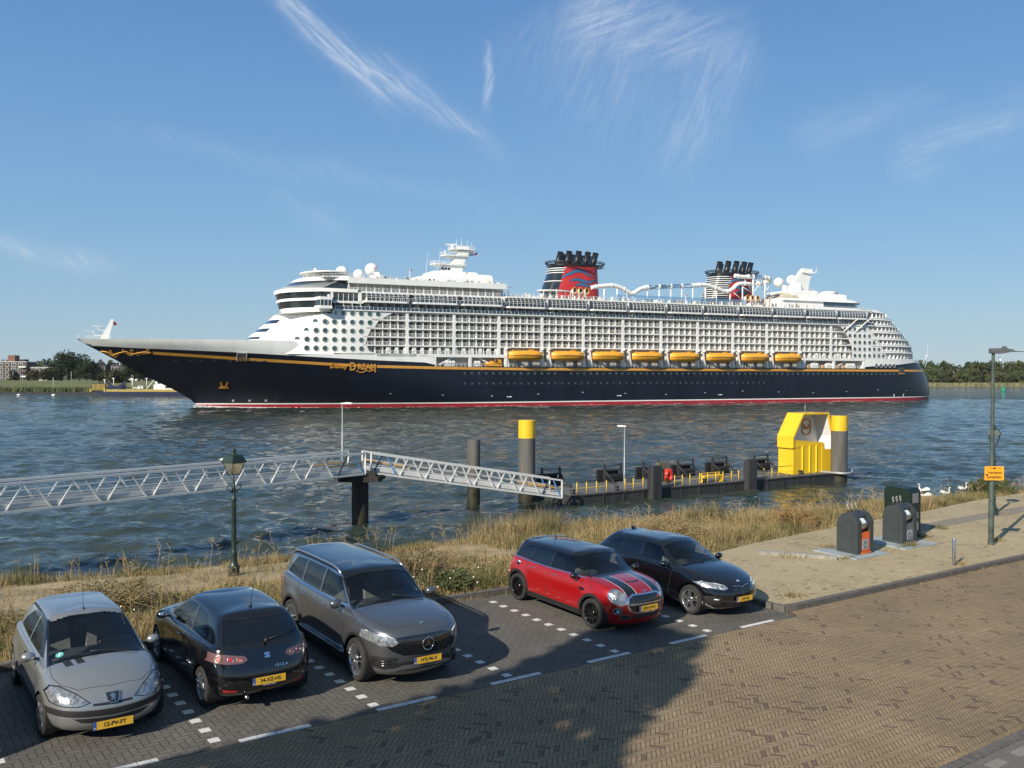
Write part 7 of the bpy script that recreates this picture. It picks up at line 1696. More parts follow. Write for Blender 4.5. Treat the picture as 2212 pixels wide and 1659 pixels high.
for s_ in (264.5, 267.2, 269.8, 272.4, 275.1): disc(s_, nb(s_, 14.5) + .06, 14.5, .75, nb(s_ + .5, 14.5) - nb(s_ - .5, 14.5), mats=[m_hport, m_sw]); nport += 1
hp = []
for s_ in list(np.arange(82.8, 117, 2.58)) + list(np.arange(122.6, 276, 2.58)): hp.append((s_, 11.05, .50))
for s_ in list(np.arange(82.9, 208, 2.58)): hp.append((s_, 7.6, .40))
hp.sort(key=lambda q: q[0]); hr = SB()
for i, (s_, z, r) in enumerate(hp):
 n_ = nb(s_, z); ns = nb(s_ + .5, z) - nb(s_ - .5, z)
 if nport < 100: disc(s_, n_ + .02, z, r, ns, k=12, mats=[m_hport, m_navy], rim=False, name='hull_porthole'); nport += 1
 else:
  t = Vector((1, ns, 0)).normalized(); o = Vector((-t.y, t.x, 0)); c = Vector((s_, n_, z)) + o * .06; hr.add([c + t * (r * math.cos(a)) + Vector((0, 0, r * math.sin(a))) for a in np.linspace(0, math.tau, 13)[:-1]], [tuple(range(12))])
hr.build('hull_portholes', m_hport, ship)['kind'] = 'stuff'
# name, scrollwork, anchor, hatch, marks
def side_frame(s_, z, g=.10): n_ = nb(s_, z) + g; ns = nb(s_ + .5, z) - nb(s_ - .5, z); t = Vector((1, ns, 0)).normalized(); nz = (nb(s_, z + .5) - nb(s_, z - .5)); up = Vector((0, nz, 1)).normalized(); o = Vector((-t.y, t.x, 0)); return Matrix(((t.x, up.x, o.x, s_), (t.y, up.y, o.y, n_), (t.z, up.z, o.z, z), (0, 0, 0, 1)))
e = SB(); sh_ = Matrix(((1, .25, 0, 0), (0, 1, 0, 0), (0, 0, 1, 0), (0, 0, 0, 1)))
add_text(e, 'Disney', 2.35, side_frame(40.9, 13.3, .22) @ sh_, bold=.05, extrude=.05, sx=.84)
add_text(e, 'D', 3.6, side_frame(45.2, 13.0, .22), bold=.06, extrude=.05, sx=.8); add_text(e, 'REAM', 2.5, side_frame(49.7, 13.0, .22), bold=.05, extrude=.05, sx=.92)
pts = [(46.4, 11.8), (47.4, 11.3), (48.6, 11.35), (49.6, 11.9), (50.4, 11.6), (51.2, 11.75), (52.0, 12.1), (52.6, 11.7), (52.2, 11.3)]
e.tube([Vector((a, nb(a, b) + .2, b)) for a, b in [(p.x, p.y) for p in smooth_path([(a, b, 0) for a, b in pts])]], .14, 5)
e.build('ship_name', m_gold, ship)
def scroll(cx, cz, r0, turns, a0, sg=1, k=26): return [(cx + r0 * (1 - t * .82) * math.cos(a0 + sg * t * turns * math.tau), cz + r0 * (1 - t * .82) * math.sin(a0 + sg * t * turns * math.tau)) for t in np.linspace(0, 1, k)]
e = SB()
def hug(pts, r=.13): e.tube([Vector((a, nb(a, b) + .14, b)) for a, b in pts if a > stem(b) + .3], r, 5)
main = [(-27.6, 17.4), (-25.6, 17.2), (-23.8, 16.5), (-22.2, 16.9), (-20.4, 17.3), (-18.8, 16.6), (-17, 16.9), (-15.2, 17.2), (-13.4, 16.92)]
hug([(p.x, p.y) for p in smooth_path([(a, b, 0) for a, b in main], 5)], .17); hug([(p.x, p.y) for p in smooth_path([(a - .3, b - .35 - .2 * math.sin(a * 2), 0) for a, b in main], 5)], .11)
for cx, cz, r, tn, a0, sg in ((-14.4, 17.6, .55, 1.3, -1.6, 1), (-17.2, 16.6, .6, 1.4, 1.5, -1), (-18.8, 17.3, .62, 1.4, -1.4, 1), (-21.0, 17.5, .45, 1.2, -1.3, -1), (-22.6, 16.4, .5, 1.2, 1.4, 1), (-24.6, 17.2, .5, 1.1, -1.2, 1), (-23.4, 15.9, .55, 1.2, 2.0, -1), (-19.6, 16.5, .4, 1.2, 1.2, 1)): hug(scroll(cx, cz, r, tn, a0, sg), .09)
e.build('bow_scrollwork', m_gold, ship)
e = SB(); M_ = side_frame(7.6, 7.0, .15); e.T = FLIP @ M_
for sg in (1, -1): e.prism([(sg * .2, -1.2), (sg * 1.3, -1.3), (sg * 1.55, -.9), (sg * 1.0, -.5), (sg * .95, .4), (sg * 1.25, 1.2), (sg * 1.0, 1.7), (sg * .7, 1.2), (sg * .55, .2), (sg * .3, -.4)], 0, .3, 'z')
e.prism([(-.5, -1.3), (.5, -1.3), (.4, -.2), (-.4, -.2)], 0, .45, 'z'); e.T = FLIP; e.build('anchor', m_gold, ship)
e = SB(); M_ = side_frame(11.8, 15.8, .05); e.T = FLIP @ M_; e.box(-1.4, 1.4, -1.5, 1.5, 0, .12); e.mi = 1
for a, b in (((-1.4, -1.5), (-1.4, 1.5)), ((1.4, -1.5), (1.4, 1.5)), ((-1.4, 1.5), (1.4, 1.5))): e.bar((a[0], a[1], .15), (b[0], b[1], .15), .16)
e.mi = 2
for z_ in (-1.4, -.9, -.4): e.bar((-1.3, z_, .3), (1.3, z_, .3), .10)
e.T = FLIP; e.build('shell_door', [m_dark, m_sw, m_gold], ship)
e = SB()
for s_ in (10.6, 15.4, 20.2):
 for a in (.785, 2.356): M_ = side_frame(s_, 2.25, .08); e.T = FLIP @ M_; e.bar((-.45 * math.cos(a), -.45 * math.sin(a), .02), (.45 * math.cos(a), .45 * math.sin(a), .02), .16, .03)
for s_ in np.arange(58, 290, 17.3): e.T = FLIP @ side_frame(s_, 3.9 + .5 * math.sin(s_), .06); e.box(-.35, .35, -.08, .08, 0, .03)
for s_ in (99, 142, 186): e.T = FLIP @ side_frame(s_, 3.1, .06); e.box(-.9, -.35, -.16, .16, 0, .03); e.box(-.1, .9, -.16, .16, 0, .03)
for s_ in (275, 281): e.T = FLIP @ side_frame(s_, 2.1, .06); e.box(-.12, .12, -.5, .5, 0, .03); e.box(.2, .44, -.5, .5, 0, .03)
e.T = FLIP; e.build('hull_marks', m_pwhite, ship)['kind'] = 'stuff'
e = SB()
for s_ in (-10, -6.5, -2.5, .5, 4, 8.5, 15.5, 18.5): e.T = FLIP @ side_frame(s_, 14.6, .05); e.box(-.5, .5, -.25, .25, 0, .05)
e.T = FLIP; e.build('mooring_ports', m_dark, ship)['kind'] = 'stuff'
e = SB(); M_ = side_frame(279.5, 12.6, .1); e.T = FLIP @ M_; e.box(-1.6, 1.6, -1.3, 1.3, 0, .15); e.mi = 1; e.box(-1.7, 1.7, -1.6, -1.35, 0, .5); e.T = FLIP; e.build('stern_door', [m_dark, m_gold], ship)
# inside the two forward openings: cranes, raft canisters, railing
e = SB(); e.mi = 0; e.bar((73.2, 17.6, 13.4), (78.8, 17.6, 16.2), .4); e.bar((93.2, 17.6, 13.8), (88, 17.6, 16.2), .4); e.bar((229, 17.4, 14), (233.5, 17.4, 16.2), .35); e.bar((243.5, 17.4, 13.8), (249, 17.4, 16.2), .35); e.bar((236.5, 17.4, 13.8), (241, 17.4, 16.2), .35); e.mi = 1
for s_ in (73.4, 93.3, 229.3, 236.8, 247.5, 244): e.box(s_ - .5, s_ + .5, 17, 17.9, 13.2, 14.6)
e.build('davit_crane', [m_sw, m_gold], ship)
for grp in ((76.9, 78.0, 79.2), (87.0, 88.2), (231.4, 232.5, 233.6), (238.6, 239.7, 240.8), (249.5, 250.6, 251.7, 252.8)):
 for s_ in grp:
  e = SB()
  for z_ in (13.75, 14.75): e.tube([(s_, 16.6, z_), (s_, 18.0, z_)], .5, 10)
  e.build('raft_canister', m_sw, ship)
# davits for the eight lifeboats, boats as things of their own
BO = [98.1 + 16.1 * k for k in range(8)]
for s_ in BO:
 for a in (s_ - .9, s_ + 12.6):
  d = .9; e = SB(); e.prism([(a - .1, 19.9), (a + .9, 19.9), (a + 1.9, 13.3), (a + .9, 13.3)], 16.8, 18.3, 'y'); e.bar((a + .3, 15.5, 19.9), (a + .6, 19.6, 19.4), .5, .6); e.ball((a + .5, 19.2, 19.8), .35, 8); e.build('davit', m_sw, ship)
def lifeboat(i):
 p = SO + SD * (BO[i] + 6.4) + SM * 19.9
 root = empty('lifeboat', (p[0], p[1], 15.3), math.atan2(SD[1], SD[0]), ['orange lifeboat nearest the bow, first of the eight under the davits', 'orange lifeboat second from the bow on the cruise ship', 'orange lifeboat third from the bow on the cruise ship', 'orange lifeboat fourth from the bow, below the forward end of the clear slide tube', 'orange lifeboat fifth from the bow on the cruise ship', 'orange lifeboat third from the stern end of the row', 'orange lifeboat second from the stern end of the row', 'orange lifeboat nearest the stern, last of the eight under the davits'][i], 'lifeboat', 'lifeboats hanging along the cruise ship')
 return root
lb0 = None
for i in range(8):
 r = lifeboat(i)
 if lb0 is None:
  e = SB(); e.smooth = True
  def sec(x):
   t = abs(x) / 6.4; w = 2.15 * (1 - t ** 3.2) ** .6 + .02; return w
  rows = []
  for x in np.linspace(-6.4, 6.4, 25):
   w = sec(x); t = abs(x) / 6.4; lift = .75 * t ** 3; rows.append([(x, -w * a, lift * (1 - b_ / 2.2 if b_ < 2.2 else 0) + b_ - .35 * t ** 4 * (1 if b_ > 2 else 0)) for a, b_ in ((0, .0), (.45, .15), (.85, .75), (1.0, 1.45), (1.0, 1.75))] + [(x, -w * a, b_ - .45 * t ** 3) for a, b_ in ((.97, 2.2), (.82, 2.9), (.5, 3.35), (0, 3.5))] + [(x, w * a, b_ - .45 * t ** 3) for a, b_ in ((.5, 3.35), (.82, 2.9), (.97, 2.2))] + [(x, w * a, lift * (1 - b_ / 2.2) + b_) for a, b_ in ((1.0, 1.75), (1.0, 1.45), (.85, .75), (.45, .15))])
  e.grid(rows, closed=True); e.build('boat_shell', m_orange, r)
  e = SB(); pts = [(x, sec(x) + .06, 1.95 - .25 * (abs(x) / 6.4) ** 3) for x in np.linspace(-6.1, 6.1, 25)]; e.tube(pts, .09, 5)
  for x in np.linspace(-4.6, 4.6, 11): q = [(x - .4 + .8 * t, sec(x) + .1, 1.9 - .35 * math.sin(math.pi * t)) for t in np.linspace(0, 1, 6)]; e.tube(q, .03, 4)
  e.build('grab_line', mat('boat_line', (.10, .07, .03), .8), r)
  e = SB();
  for x in (-3.6, -1.2, 1.2, 3.6): e.tube([(x, 1.95 * a, b_) for a, b_ in ((.98, 2.2), (.84, 2.93), (.52, 3.39), (0, 3.55))], .07, 5)
  e.box(1.2, 2.8, -.5, .5, 3.45, 3.75); e.box(-5.0, -4.4, -.3, .3, 3.2, 3.6); e.tube([(.6, .5, 3.5), (1.3, .5, 3.95), (3.0, .5, 3.95), (3.6, .5, 3.45)], .06, 5); e.build('roof_fittings', m_orange, r); lb0 = r
 else:
  for ch in lb0.children: c_ = ch.copy(); C.objects.link(c_); c_.parent = r
# small rescue boat in the forward opening
p = SO + SD * 93.2 + SM * 17.9
rb = empty('rescue_boat', (p[0], p[1], 13.3), math.atan2(SD[1], SD[0]), 'small orange rescue boat stowed in the side opening just ahead of the lifeboats', 'rescue boat')
e = SB(); e.prism([(-3.2, .95), (-2.4, .2), (2.8, .2), (3.1, .95)], -1.0, 1.0, 'y'); e.tube([(-3.2, .9, 1.05), (3.0, .9, .95)], .22, 8); e.build('boat_shell', m_orange, rb)
e = SB(); e.box(-1.0, .2, -.5, .5, 1.0, 1.9); e.tube([(.6, .6, 1), (.6, .6, 2.6), (1.6, .6, 2.6), (1.9, .6, 1)], .08, 5); e.box(2.0, 2.9, -.5, .5, .9, 2.4); e.build('boat_console', m_orange, rb)
# ---------------------------------------------------------------- things on the quay and in the near water
m_pole = mat('lamp_green', (.012, .030, .022), .45, coat=.3, var=.4, scale=6); m_lglass = glass_mat('lantern_glass', (.9, .94, .93), .03)
def lantern(u, v, zb, label, hh=3.6):
 r = empty('street_lantern', (*uv(u, v), zb), TH + .35, label, 'street lamp'); k = hh / 3.6; r.scale = (k, k, k)
 e = MB(); e.lathe([(.17, -.3), (.17, .04), (.155, .10), (.15, .22), (.17, .26), (.11, .34), (.10, .40), (.085, .46), (.085, .58), (.098, .62), (.075, .70), (.062, .74), (.055, 1.95), (.075, 2.0), (.055, 2.05), (.075, 2.12), (.09, 2.17), (.05, 2.22), (.045, 2.42), (.06, 2.46), (.04, 2.52), (.032, 2.66)], n=16)
 for i in range(8): a = math.tau * i / 8; e.bar((.062 * math.cos(a), .062 * math.sin(a), .75), (.052 * math.cos(a), .052 * math.sin(a), 1.93), .014)
 e.build('pole', m_pole, r)
 for sg in (1, -1):
  e = MB(); e.tube([(sg * x, 0, z) for x, z in ((.04, 2.36), (.10, 2.40), (.17, 2.42), (.23, 2.46), (.255, 2.52), (.235, 2.555), (.205, 2.54))], .013, 6); e.tube([(sg * x, 0, z) for x, z in ((.05, 2.40), (.10, 2.36), (.14, 2.33), (.15, 2.37), (.12, 2.385))], .010, 5); e.ball((sg * .205, 0, 2.535), .024, 8); e.build('scroll_arm', m_pole, r)
 e = MB(); b, t = .115, .205
 for x, y in ((1, 1), (1, -1), (-1, -1), (-1, 1)): e.bar((x * b, y * b, 2.86), (x * t, y * t, 3.20), .016); e.bar((x * b, y * b, 2.86), (0, 0, 2.66), .014)
 for z, q in ((2.86, b), (3.20, t)):
  for (x0, y0, x1, y1) in ((1, 1, 1, -1), (1, -1, -1, -1), (-1, -1, -1, 1), (-1, 1, 1, 1)): e.bar((x0 * q, y0 * q, z), (x1 * q, y1 * q, z), .020)
 e.build('lantern_frame', m_pole, r)
 e = MB(); e.grid([[(x * q, y * q, z) for x, y in ((1, 1), (1, -1), (-1, -1), (-1, 1))] for z, q in ((2.87, b - .004), (3.19, t - .004))], closed=True); e.build('lantern_glass', m_lglass, r)
 e = MB(); sq = lambda q, z: [(x * q, y * q, z) for x, y in ((1, 1), (1, -1), (-1, -1), (-1, 1))]
 e.grid([sq(.245, 3.19), sq(.25, 3.215), sq(.16, 3.40), sq(.10, 3.42)], closed=True); e.add(sq(.245, 3.19), [(0, 1, 2, 3)]); e.lathe([(.10, 3.41), (.085, 3.44), (.05, 3.46), (.05, 3.50), (.075, 3.52), (.06, 3.55), (.025, 3.57), (.022, 3.60), (.001, 3.62)], n=14); e.build('lantern_roof', mat('lamp_roof_green', (.014, .034, .024), .5, var=.3, scale=8), r)
 return r
lantern(8.78, 24.98, zg(8.78, 24.98) - .02, 'ornate green street lantern standing in the verge between the black tail-out hatchback and the river')
lantern(36.4, 17.25, uvz(36.4, 17.25, .12)[2], 'green street lantern half hidden behind the tall post with the orange sign', 3.55)
# tall lamp post with the orange sign
x, y, z = uvz(29.75, 14.16, .12); m_post = mat('post_green_grey', (.055, .075, .062), .6, var=.5, scale=3, bump=.2)
r = empty('lamp_post', (x, y, z), 0, 'tall grey green lamp post with flat lamp head and an orange ferry stop sign', 'lamp post')
e = MB(); e.lathe([(.085, -.1), (.085, 2.2), (.07, 2.28), (.055, 4.2), (.048, 6.18)], n=16); e.lathe([(.10, -.02), (.10, .06), (.086, .07)], n=16); e.build('pole', m_post, r)
e = MB(); e.prism([(-.09, 6.18), (-.09, 6.34), (.30, 6.36), (.62, 6.30), (.62, 6.24), (.25, 6.17)], -.11, .11, 'y'); e.prism([(.55, 6.27), (1.02, 6.245), (1.02, 6.23), (.55, 6.23)], -.07, .07, 'y'); e.box(.30, .42, -.04, .04, 6.34, 6.41); e.build('lamp_head', mat('lamp_grey', (.10, .105, .11), .5, var=.3, scale=5), r)
e = MB(); e.mi = 0; e.prism([(-.29, 2.12), (-.27, 2.10), (.31, 2.10), (.33, 2.12), (.33, 2.53), (.31, 2.55), (-.27, 2.55), (-.29, 2.53)], -.115, -.10, 'y'); e.mi = 1
F_ = Matrix.Rotation(math.pi / 2, 4, 'X')
add_text(e, 'Veerdienst', .118, Matrix.Translation((.03, -.118, 2.345)) @ F_, bold=.002, extrude=.001, sx=.88); add_text(e, 'opstapplaats.', .118, Matrix.Translation((.02, -.118, 2.205)) @ F_, bold=.002, extrude=.001, sx=.80)
e.box(-.16, -.03, -.119, -.115, 2.485, 2.497); e.box(.11, .25, -.119, -.115, 2.485, 2.497); e.prism([(.02 + .05 * math.cos(t), 2.485 + .026 * math.sin(t)) for t in np.linspace(0, math.tau, 13)[:-1]], -.119, -.115, 'y'); e.prism([(-.22 + .035 * math.cos(t), 2.27 + .035 * math.sin(t)) for t in np.linspace(0, math.tau, 13)[:-1]], -.120, -.115, 'y')
e.mi = 2; e.box(-.04, .04, -.10, -.06, 2.2, 2.26); e.box(-.04, .04, -.10, -.06, 2.4, 2.46); e.build('ferry_sign', [mat('sign_orange', (.85, .36, .02), .4), m_ink, m_alu], r)
# stainless bollard
x, y, z = uvz(25.4, 13.12, .12); e = MB(); e.lathe([(.045, -.05), (.045, .77), (.040, .785), (.001, .79)], n=18); tag(e.build('bollard', mat('stainless', (.55, .55, .54), .25, metal=1), loc=(x, y, z)), 'short stainless steel bollard near the kerb of the yellow pavement', 'bollard')
# underground waste containers
m_anth = mat('anthracite_steel', (.040, .047, .050), .45, var=.12, scale=3); m_slabp = mat('blue_grey_plate', (.30, .34, .36), .8, var=.15, scale=4); m_drum = mat('drum_steel', (.45, .46, .47), .3, metal=1)
def container(u, v, label, front):
 x, y, z = uvz(u, v, .15); r = empty('waste_container', (x, y, z), TH, label, 'container', 'waste containers on the pavement'); w, d = .83, .70
 prof = [(0, 0), (0, .92), (.045, 1.02), (.11, 1.11), (.20, 1.18), (.31, 1.215), (.42, 1.20), (.53, 1.15), (.61, 1.08), (.67, .99), (.70, .90), (.70, 0)]
 e = MB(); e.prism(prof, 0, .20, 'x'); e.prism(prof, w - .16, w, 'x'); e.prism([(.14, 0)] + [(max(a, .14), b) for a, b in prof[3:]], .20, w - .16, 'x'); e.prism([(.0, .0), (.14, 0), (.14, .05), (0, .05)], .2, w - .16, 'x'); e.build('housing', m_anth, r)
 e = MB(); e.box(-.006, 0, .16, .56, .14, .96)
 for a, b in (((.16, .14), (.56, .14)), ((.16, .96), (.56, .96)), ((.16, .14), (.16, .96)), ((.56, .14), (.56, .96))): e.bar((-.008, a[0], a[1]), (-.008, b[0], b[1]), .008)
 e.build('service_door', m_anth, r)
 for q in (.30, .80):
  e = MB()
  for i in range(3): e.box(-.016, -.004, .115, .145, q + i * .035, q + .018 + i * .035)
  e.build('hinge', m_drum, r)
 e = MB(); e.tube([(.21, .20, .86), (w - .17, .20, .86)], .185, 20); e.build('loading_drum', m_drum, r)
 e = MB(); e.prism([(-.004 + .19 - .2 * math.cos(t), .86 + .2 * math.sin(t)) for t in np.linspace(.25, 1.15, 6)] + [(-.004 + .19 - .193 * math.cos(t), .86 + .193 * math.sin(t)) for t in np.linspace(1.15, .25, 6)], .24, .42, 'x'); e.build('notice', m_pwhite, r)
 e = MB(); e.mi = 0; e.box(.215, w - .175, .02, .10, .02, .62); e.box(.205, w - .165, -.03, .10, .0, .05); e.mi = 1; e.box(.28, w - .24, .012, .02, .12, .42); e.mi = 2
 if front == 'orange': e.prism([(.36, .17), (.48, .17), (.50, .31), (.34, .31)], .006, .012, 'y'); e.mi = 1; e.prism([(.375, .185), (.465, .185), (.48, .295), (.36, .295)], .003, .007, 'y'); e.mi = 2; e.box(.37, .47, .006, .012, .34, .36)
 else:
  for a, b in (((.33, .17), (.51, .17)), ((.33, .17), (.35, .27)), ((.51, .17), (.49, .27)), ((.35, .27), (.42, .34)), ((.49, .27), (.42, .34))): e.bar((a[0], .008, a[1]), (b[0], .008, b[1]), .010)
 e.build('front_panel', [mat('panel_orange', (.72, .13, .02), .5) if front == 'orange' else mat('panel_grey', (.12, .125, .13), .5), mat('pictogram_grey', (.33, .34, .35), .5), m_ink], r)
 e = MB(); e.prism([(.30, 1.205), (.56, 1.13), (.56, 1.17), (.30, 1.25)], .30, .56, 'x'); e.box(.36, .48, .24, .30, 1.15, 1.25); e.build('top_cover', m_anth, r)
 for i in range(3):
  e = MB(); yy, xx = .40, .10 + i * .21; e.mi = 1; e.tube([(xx, yy, 1.17), (xx, yy, 1.27)], .035, 8); e.mi = 0; e.tube([(xx - .0, yy, 1.26), (xx - .03, yy, 1.32), (xx - .04, yy, 1.40), (xx - .02, yy, 1.455), (xx, yy, 1.465), (xx + .02, yy, 1.455), (xx + .04, yy, 1.40), (xx + .03, yy, 1.32), (xx, yy, 1.26)], .010, 6); e.build('lifting_eye', [mat('rope_steel', (.50, .49, .46), .4, metal=.7), m_black], r)
 return r
container(24.0, 15.27, 'dark grey arched waste container with an orange front panel', 'orange'); container(26.88, 15.52, 'dark grey arched waste container with a grey front panel, in front of the green one', 'grey')
for (a, b, c, d, lb) in ((23.45, 25.2, 14.95, 16.4, 'pale blue grey ground plate under the waste container with the orange panel'), (26.25, 28.2, 15.05, 16.75, 'pale blue grey ground plate under the grey fronted waste container')):
 x, y, z = uvz(a, c, .12); e = MB(); e.add([uvz(p, q, h) for h in (.10, .150) for p, q in ((a, c), (b, c), (b, d), (a, d))], [(3, 2, 1, 0), (4, 5, 6, 7), (0, 1, 5, 4), (1, 2, 6, 5), (2, 3, 7, 6), (3, 0, 4, 7)]); tag(e.build('ground_plate', m_slabp), lb, 'ground plate', 'ground plates of the containers')
x, y, z = uvz(28.3, 16.10, .12); r = empty('glass_container', (x, y, z), TH, 'tall dark green container with sloping top edges behind the grey fronted container', 'container')
m_dg = mat('container_green', (.006, .017, .011), .45, var=.25, scale=2)
e = MB(); e.prism([(0, 0), (0, 1.48), (.12, 1.62), (.82, 1.66), (.92, 1.55), (.92, 0)], 0, .66, 'x'); e.build('housing', m_dg, r)
e = MB(); e.box(-.006, 0, .03, .90, 1.08, 1.10); e.build('seam', m_black, r)
e = MB(); e.mi = 0; e.box(.16, .50, -.012, .0, 1.14, 1.46); e.mi = 1; e.box(.28, .50, -.012, 0, .62, .82); e.mi = 2; e.box(.30, .50, -.013, 0, .22, .50); e.box(-.012, -.004, .28, .42, 1.0, 1.06); e.build('front_plates', [mat('hatch_grey', (.20, .21, .21), .4), mat('plate_grey', (.22, .2, .19), .6), m_pwhite], r)
e = MB(); e.box(.0, .66, .62, 1.6, -.05, .10) if False else e.box(.66, .9, .1, .55, 0, .28); e.build('plinth', mat('plinth_grey', (.13, .125, .11), .8), r)
# ---- piles, gangway, pontoon
m_conc = mat('weathered_steel_pile', (.135, .13, .12), .75, dirt=(.075, .07, .062), scale=1.6, stretch=(1, 1, .12), bump=.2); m_yel = mat('signal_yellow', (.78, .49, .018), .5, var=.08, scale=1.5); m_wet = mat('tidal_growth', (.028, .026, .014), .6, var=.5, scale=2)
m_dpile = mat('dark_pile', (.030, .026, .021), .8, var=.5, scale=1.5, stretch=(1, 1, .2)); m_gwhite = mat('gangway_white', (.62, .62, .60), .5, var=.06, scale=1)
def pile(x, y, r_, ztop, zwet, yellow, label, body=None, cap=None):
 e = MB(); e.mi = 0; z1 = ztop - yellow; k = 32
 e.lathe([(r_, zwet), (r_, z1)], (x, y, 0), k); e.mi = 1; e.lathe([(r_, -1.5), (r_ * 1.0, zwet)], (x, y, 0), k)
 if yellow: e.mi = 2; e.lathe([(r_ + .004, z1), (r_ + .004, ztop)], (x, y, 0), k)
 e.mi = 2 if yellow else 0; e.lathe([(r_, ztop), (r_ * .96, ztop + .02), (.001, ztop + .03)], (x, y, 0), k)
 return tag(e.build('mooring_pile', [body or m_conc, m_wet, m_yel]), label, 'pile', 'steel piles in the river')
pile(-12.04, 71.6, .66, 3.55, .9, 0, 'short dark pile carrying the middle of the white gangway', m_dpile)
pile(-3.54, 83.6, .61, 5.85, 1.9, 0, 'plain grey pile standing alone behind the sloping gangway, no yellow top')
pile(1.42, 84.9, .80, 7.6, 1.2, 1.65, 'grey pile with a yellow top at the gangway end of the pontoon')
pile(36.75, 101.2, .89, 7.3, .95, 1.65, 'grey pile with a yellow top beside the yellow shelter')
for (x, y, z) in ((-3.68, 82.99, 5.35), (-3.85, 83.04, 5.2)): pass
e = MB(); e.box(-13.6, -10.6, 70.6, 71.0, 3.5, 3.9); e.box(-14.2, -10.2, 71.6, 72.9, 3.62, 3.95); e.bar((-14.3, 73.0, 3.75), (-10.3, 70.6, 3.75), .5, .4); e.box(-11.2, -10.7, 70.7, 71.2, 3.9, 4.35); e.box(-12.4, -11.8, 72.0, 72.5, 3.9, 4.3); e.box(-14, -13.4, 72.6, 73.1, 3.9, 4.25)
tag(e.build('pile_head_frame', mat('rusty_black', (.022, .018, .016), .8, var=.5, scale=4)), 'black steel bearing frame on top of the short dark pile', 'frame')
GD = Vector((.674, .739, 0)).normalized(); GP = Vector((-GD.y, GD.x, 0))
m_gblue = mat('brace_blue', (.10, .27, .52), .5); m_gnavy = mat('brace_navy', (.014, .035, .07), .5); m_grail = mat('rail_ochre', (.62, .36, .10), .5)
def truss(name, A, B, P, wd, ht, bays, label, blue0=0, blue1=1):
 A, B, P = Vector(A), Vector(B), Vector(P); r = empty(name, tuple(A), 0, label, 'gangway'); L0 = (B - A).length; D_ = (B - A) / L0; up = Vector((0, 0, 1)); B = B - A; A = Vector((0, 0, 0))
 for side in (0, 1):
  o = P * (wd * side); e = MB(); e.bar(A + o + up * ht, B + o + up * ht, .13, .15); e.build('top_chord', m_gwhite, r); e = MB(); e.bar(A + o, B + o, .12, .16); e.build('bottom_chord', m_gwhite, r)
  e = MB(); e.bar(A + o, A + o + up * ht, .13, .13) ; e.bar(B + o, B + o + up * ht, .13, .13); e.build('end_post', m_gwhite, r)
  e = MB(); stp = L0 / bays
  for k in range(bays):
   a0 = D_ * (stp * (k + .08)); a1 = D_ * (stp * (k + .42)); b0 = D_ * (stp * (k + .58)); b1 = D_ * (stp * (k + .96)); near_end = (k < blue0) or (k >= bays - blue1)
   e.mi = 2 if near_end else 0; e.bar(a0 + o, a1 + o + up * ht, .09, .09); e.mi = 1 if near_end else 0; e.bar(b0 + o + up * ht, b1 + o, .09, .09)
  e.build('lattice', [m_gwhite, m_gblue, m_gnavy], r)
  e = MB(); oo = P * (wd * side + (.12 if side == 0 else -.12))
  for h in (.55, .95): e.mi = 0; e.bar(A + oo + up * h, B + oo + up * h, .045)
  e.mi = 1
  if blue1: e.bar(B - D_ * 3.4 + oo + up * .78, B - D_ * .2 + oo + up * .82, .10)
  if blue0: e.bar(D_ * .2 + oo + up * .86, D_ * 3.4 + oo + up * .84, .10)
  e.build('handrail', [m_gwhite, m_grail], r)
 e = MB(); e.bar(A + P * wd / 2 + up * .14, B + P * wd / 2 + up * .14, wd - .15, .06); e.build('walkway', mat('grating', (.34, .33, .30), .8, var=.2, scale=5), r)
 e = MB()
 for side in (.06, wd - .06): e.bar(A + P * side + up * .30, B + P * side + up * .30, .03, .26)
 e.build('kick_board', m_gwhite, r); return r
J = Vector((-11.5, 70.7, 4.16)); truss('gangway', J - GD * 46.5 + Vector((0, 0, -.1)), J, GP, 2.15, 1.6, 16, 'long white lattice gangway running in level from the left edge of the picture', 0, 1)
J2 = Vector((-11.15, 71.5, 4.16)); E2 = Vector((4.45, 79.9, 1.02)); d2 = (E2 - J2).normalized(); p2 = Vector((-d2.y, d2.x, 0)).normalized()
truss('gangway', J2, E2, p2, 2.15, 1.55, 8, 'white lattice gangway sloping down from the short dark pile to the pontoon', 1, 1)
m_lpost = mat('galvanised', (.36, .38, .38), .45, metal=.4, var=.1, scale=3)
def slim_lamp(x, y, z0, z1, arm, label):
 r = empty('slim_lamp_post', (x, y, z0), 0, label, 'lamp post', 'slim lamp posts at the landing stage'); e = MB(); e.tube([(0, 0, 0), (0, 0, (z1 - z0) * .3), (0, 0, (z1 - z0) * .31), (0, 0, z1 - z0)], [.09, .09, .06, .05], 8); e.build('pole', m_lpost, r)
 e = MB(); s_ = 1 if arm > 0 else -1; h = z1 - z0; e.prism([(-.15 * s_, h - .02), (-.12 * s_, h + .08), (arm * .5, h + .14), (arm, h + .10), (arm * .9, h - .02)], -.12, .12, 'y'); e.build('lamp_head', m_sw, r)
slim_lamp(-14.25, 75.8, 3.6, 9.45, .85, 'slim grey lamp post with white head behind the gangway, in front of the hull')
slim_lamp(10.72, 85.75, .95, 7.0, -.75, 'slim lamp post with white head on the pontoon, its foot painted yellow')
PA = math.atan2(.52, .854); pon = empty('pontoon', (5.43, 82.03, 0), PA, 'long low dark landing pontoon with yellow railing posts moored between two piles', 'pontoon')
m_pon = mat('pontoon_steel', (.035, .036, .037), .6, var=.45, scale=1.2, stretch=(1, 1, .15)); m_deck = mat('pontoon_deck', (.11, .11, .108), .85, var=.35, scale=.9)
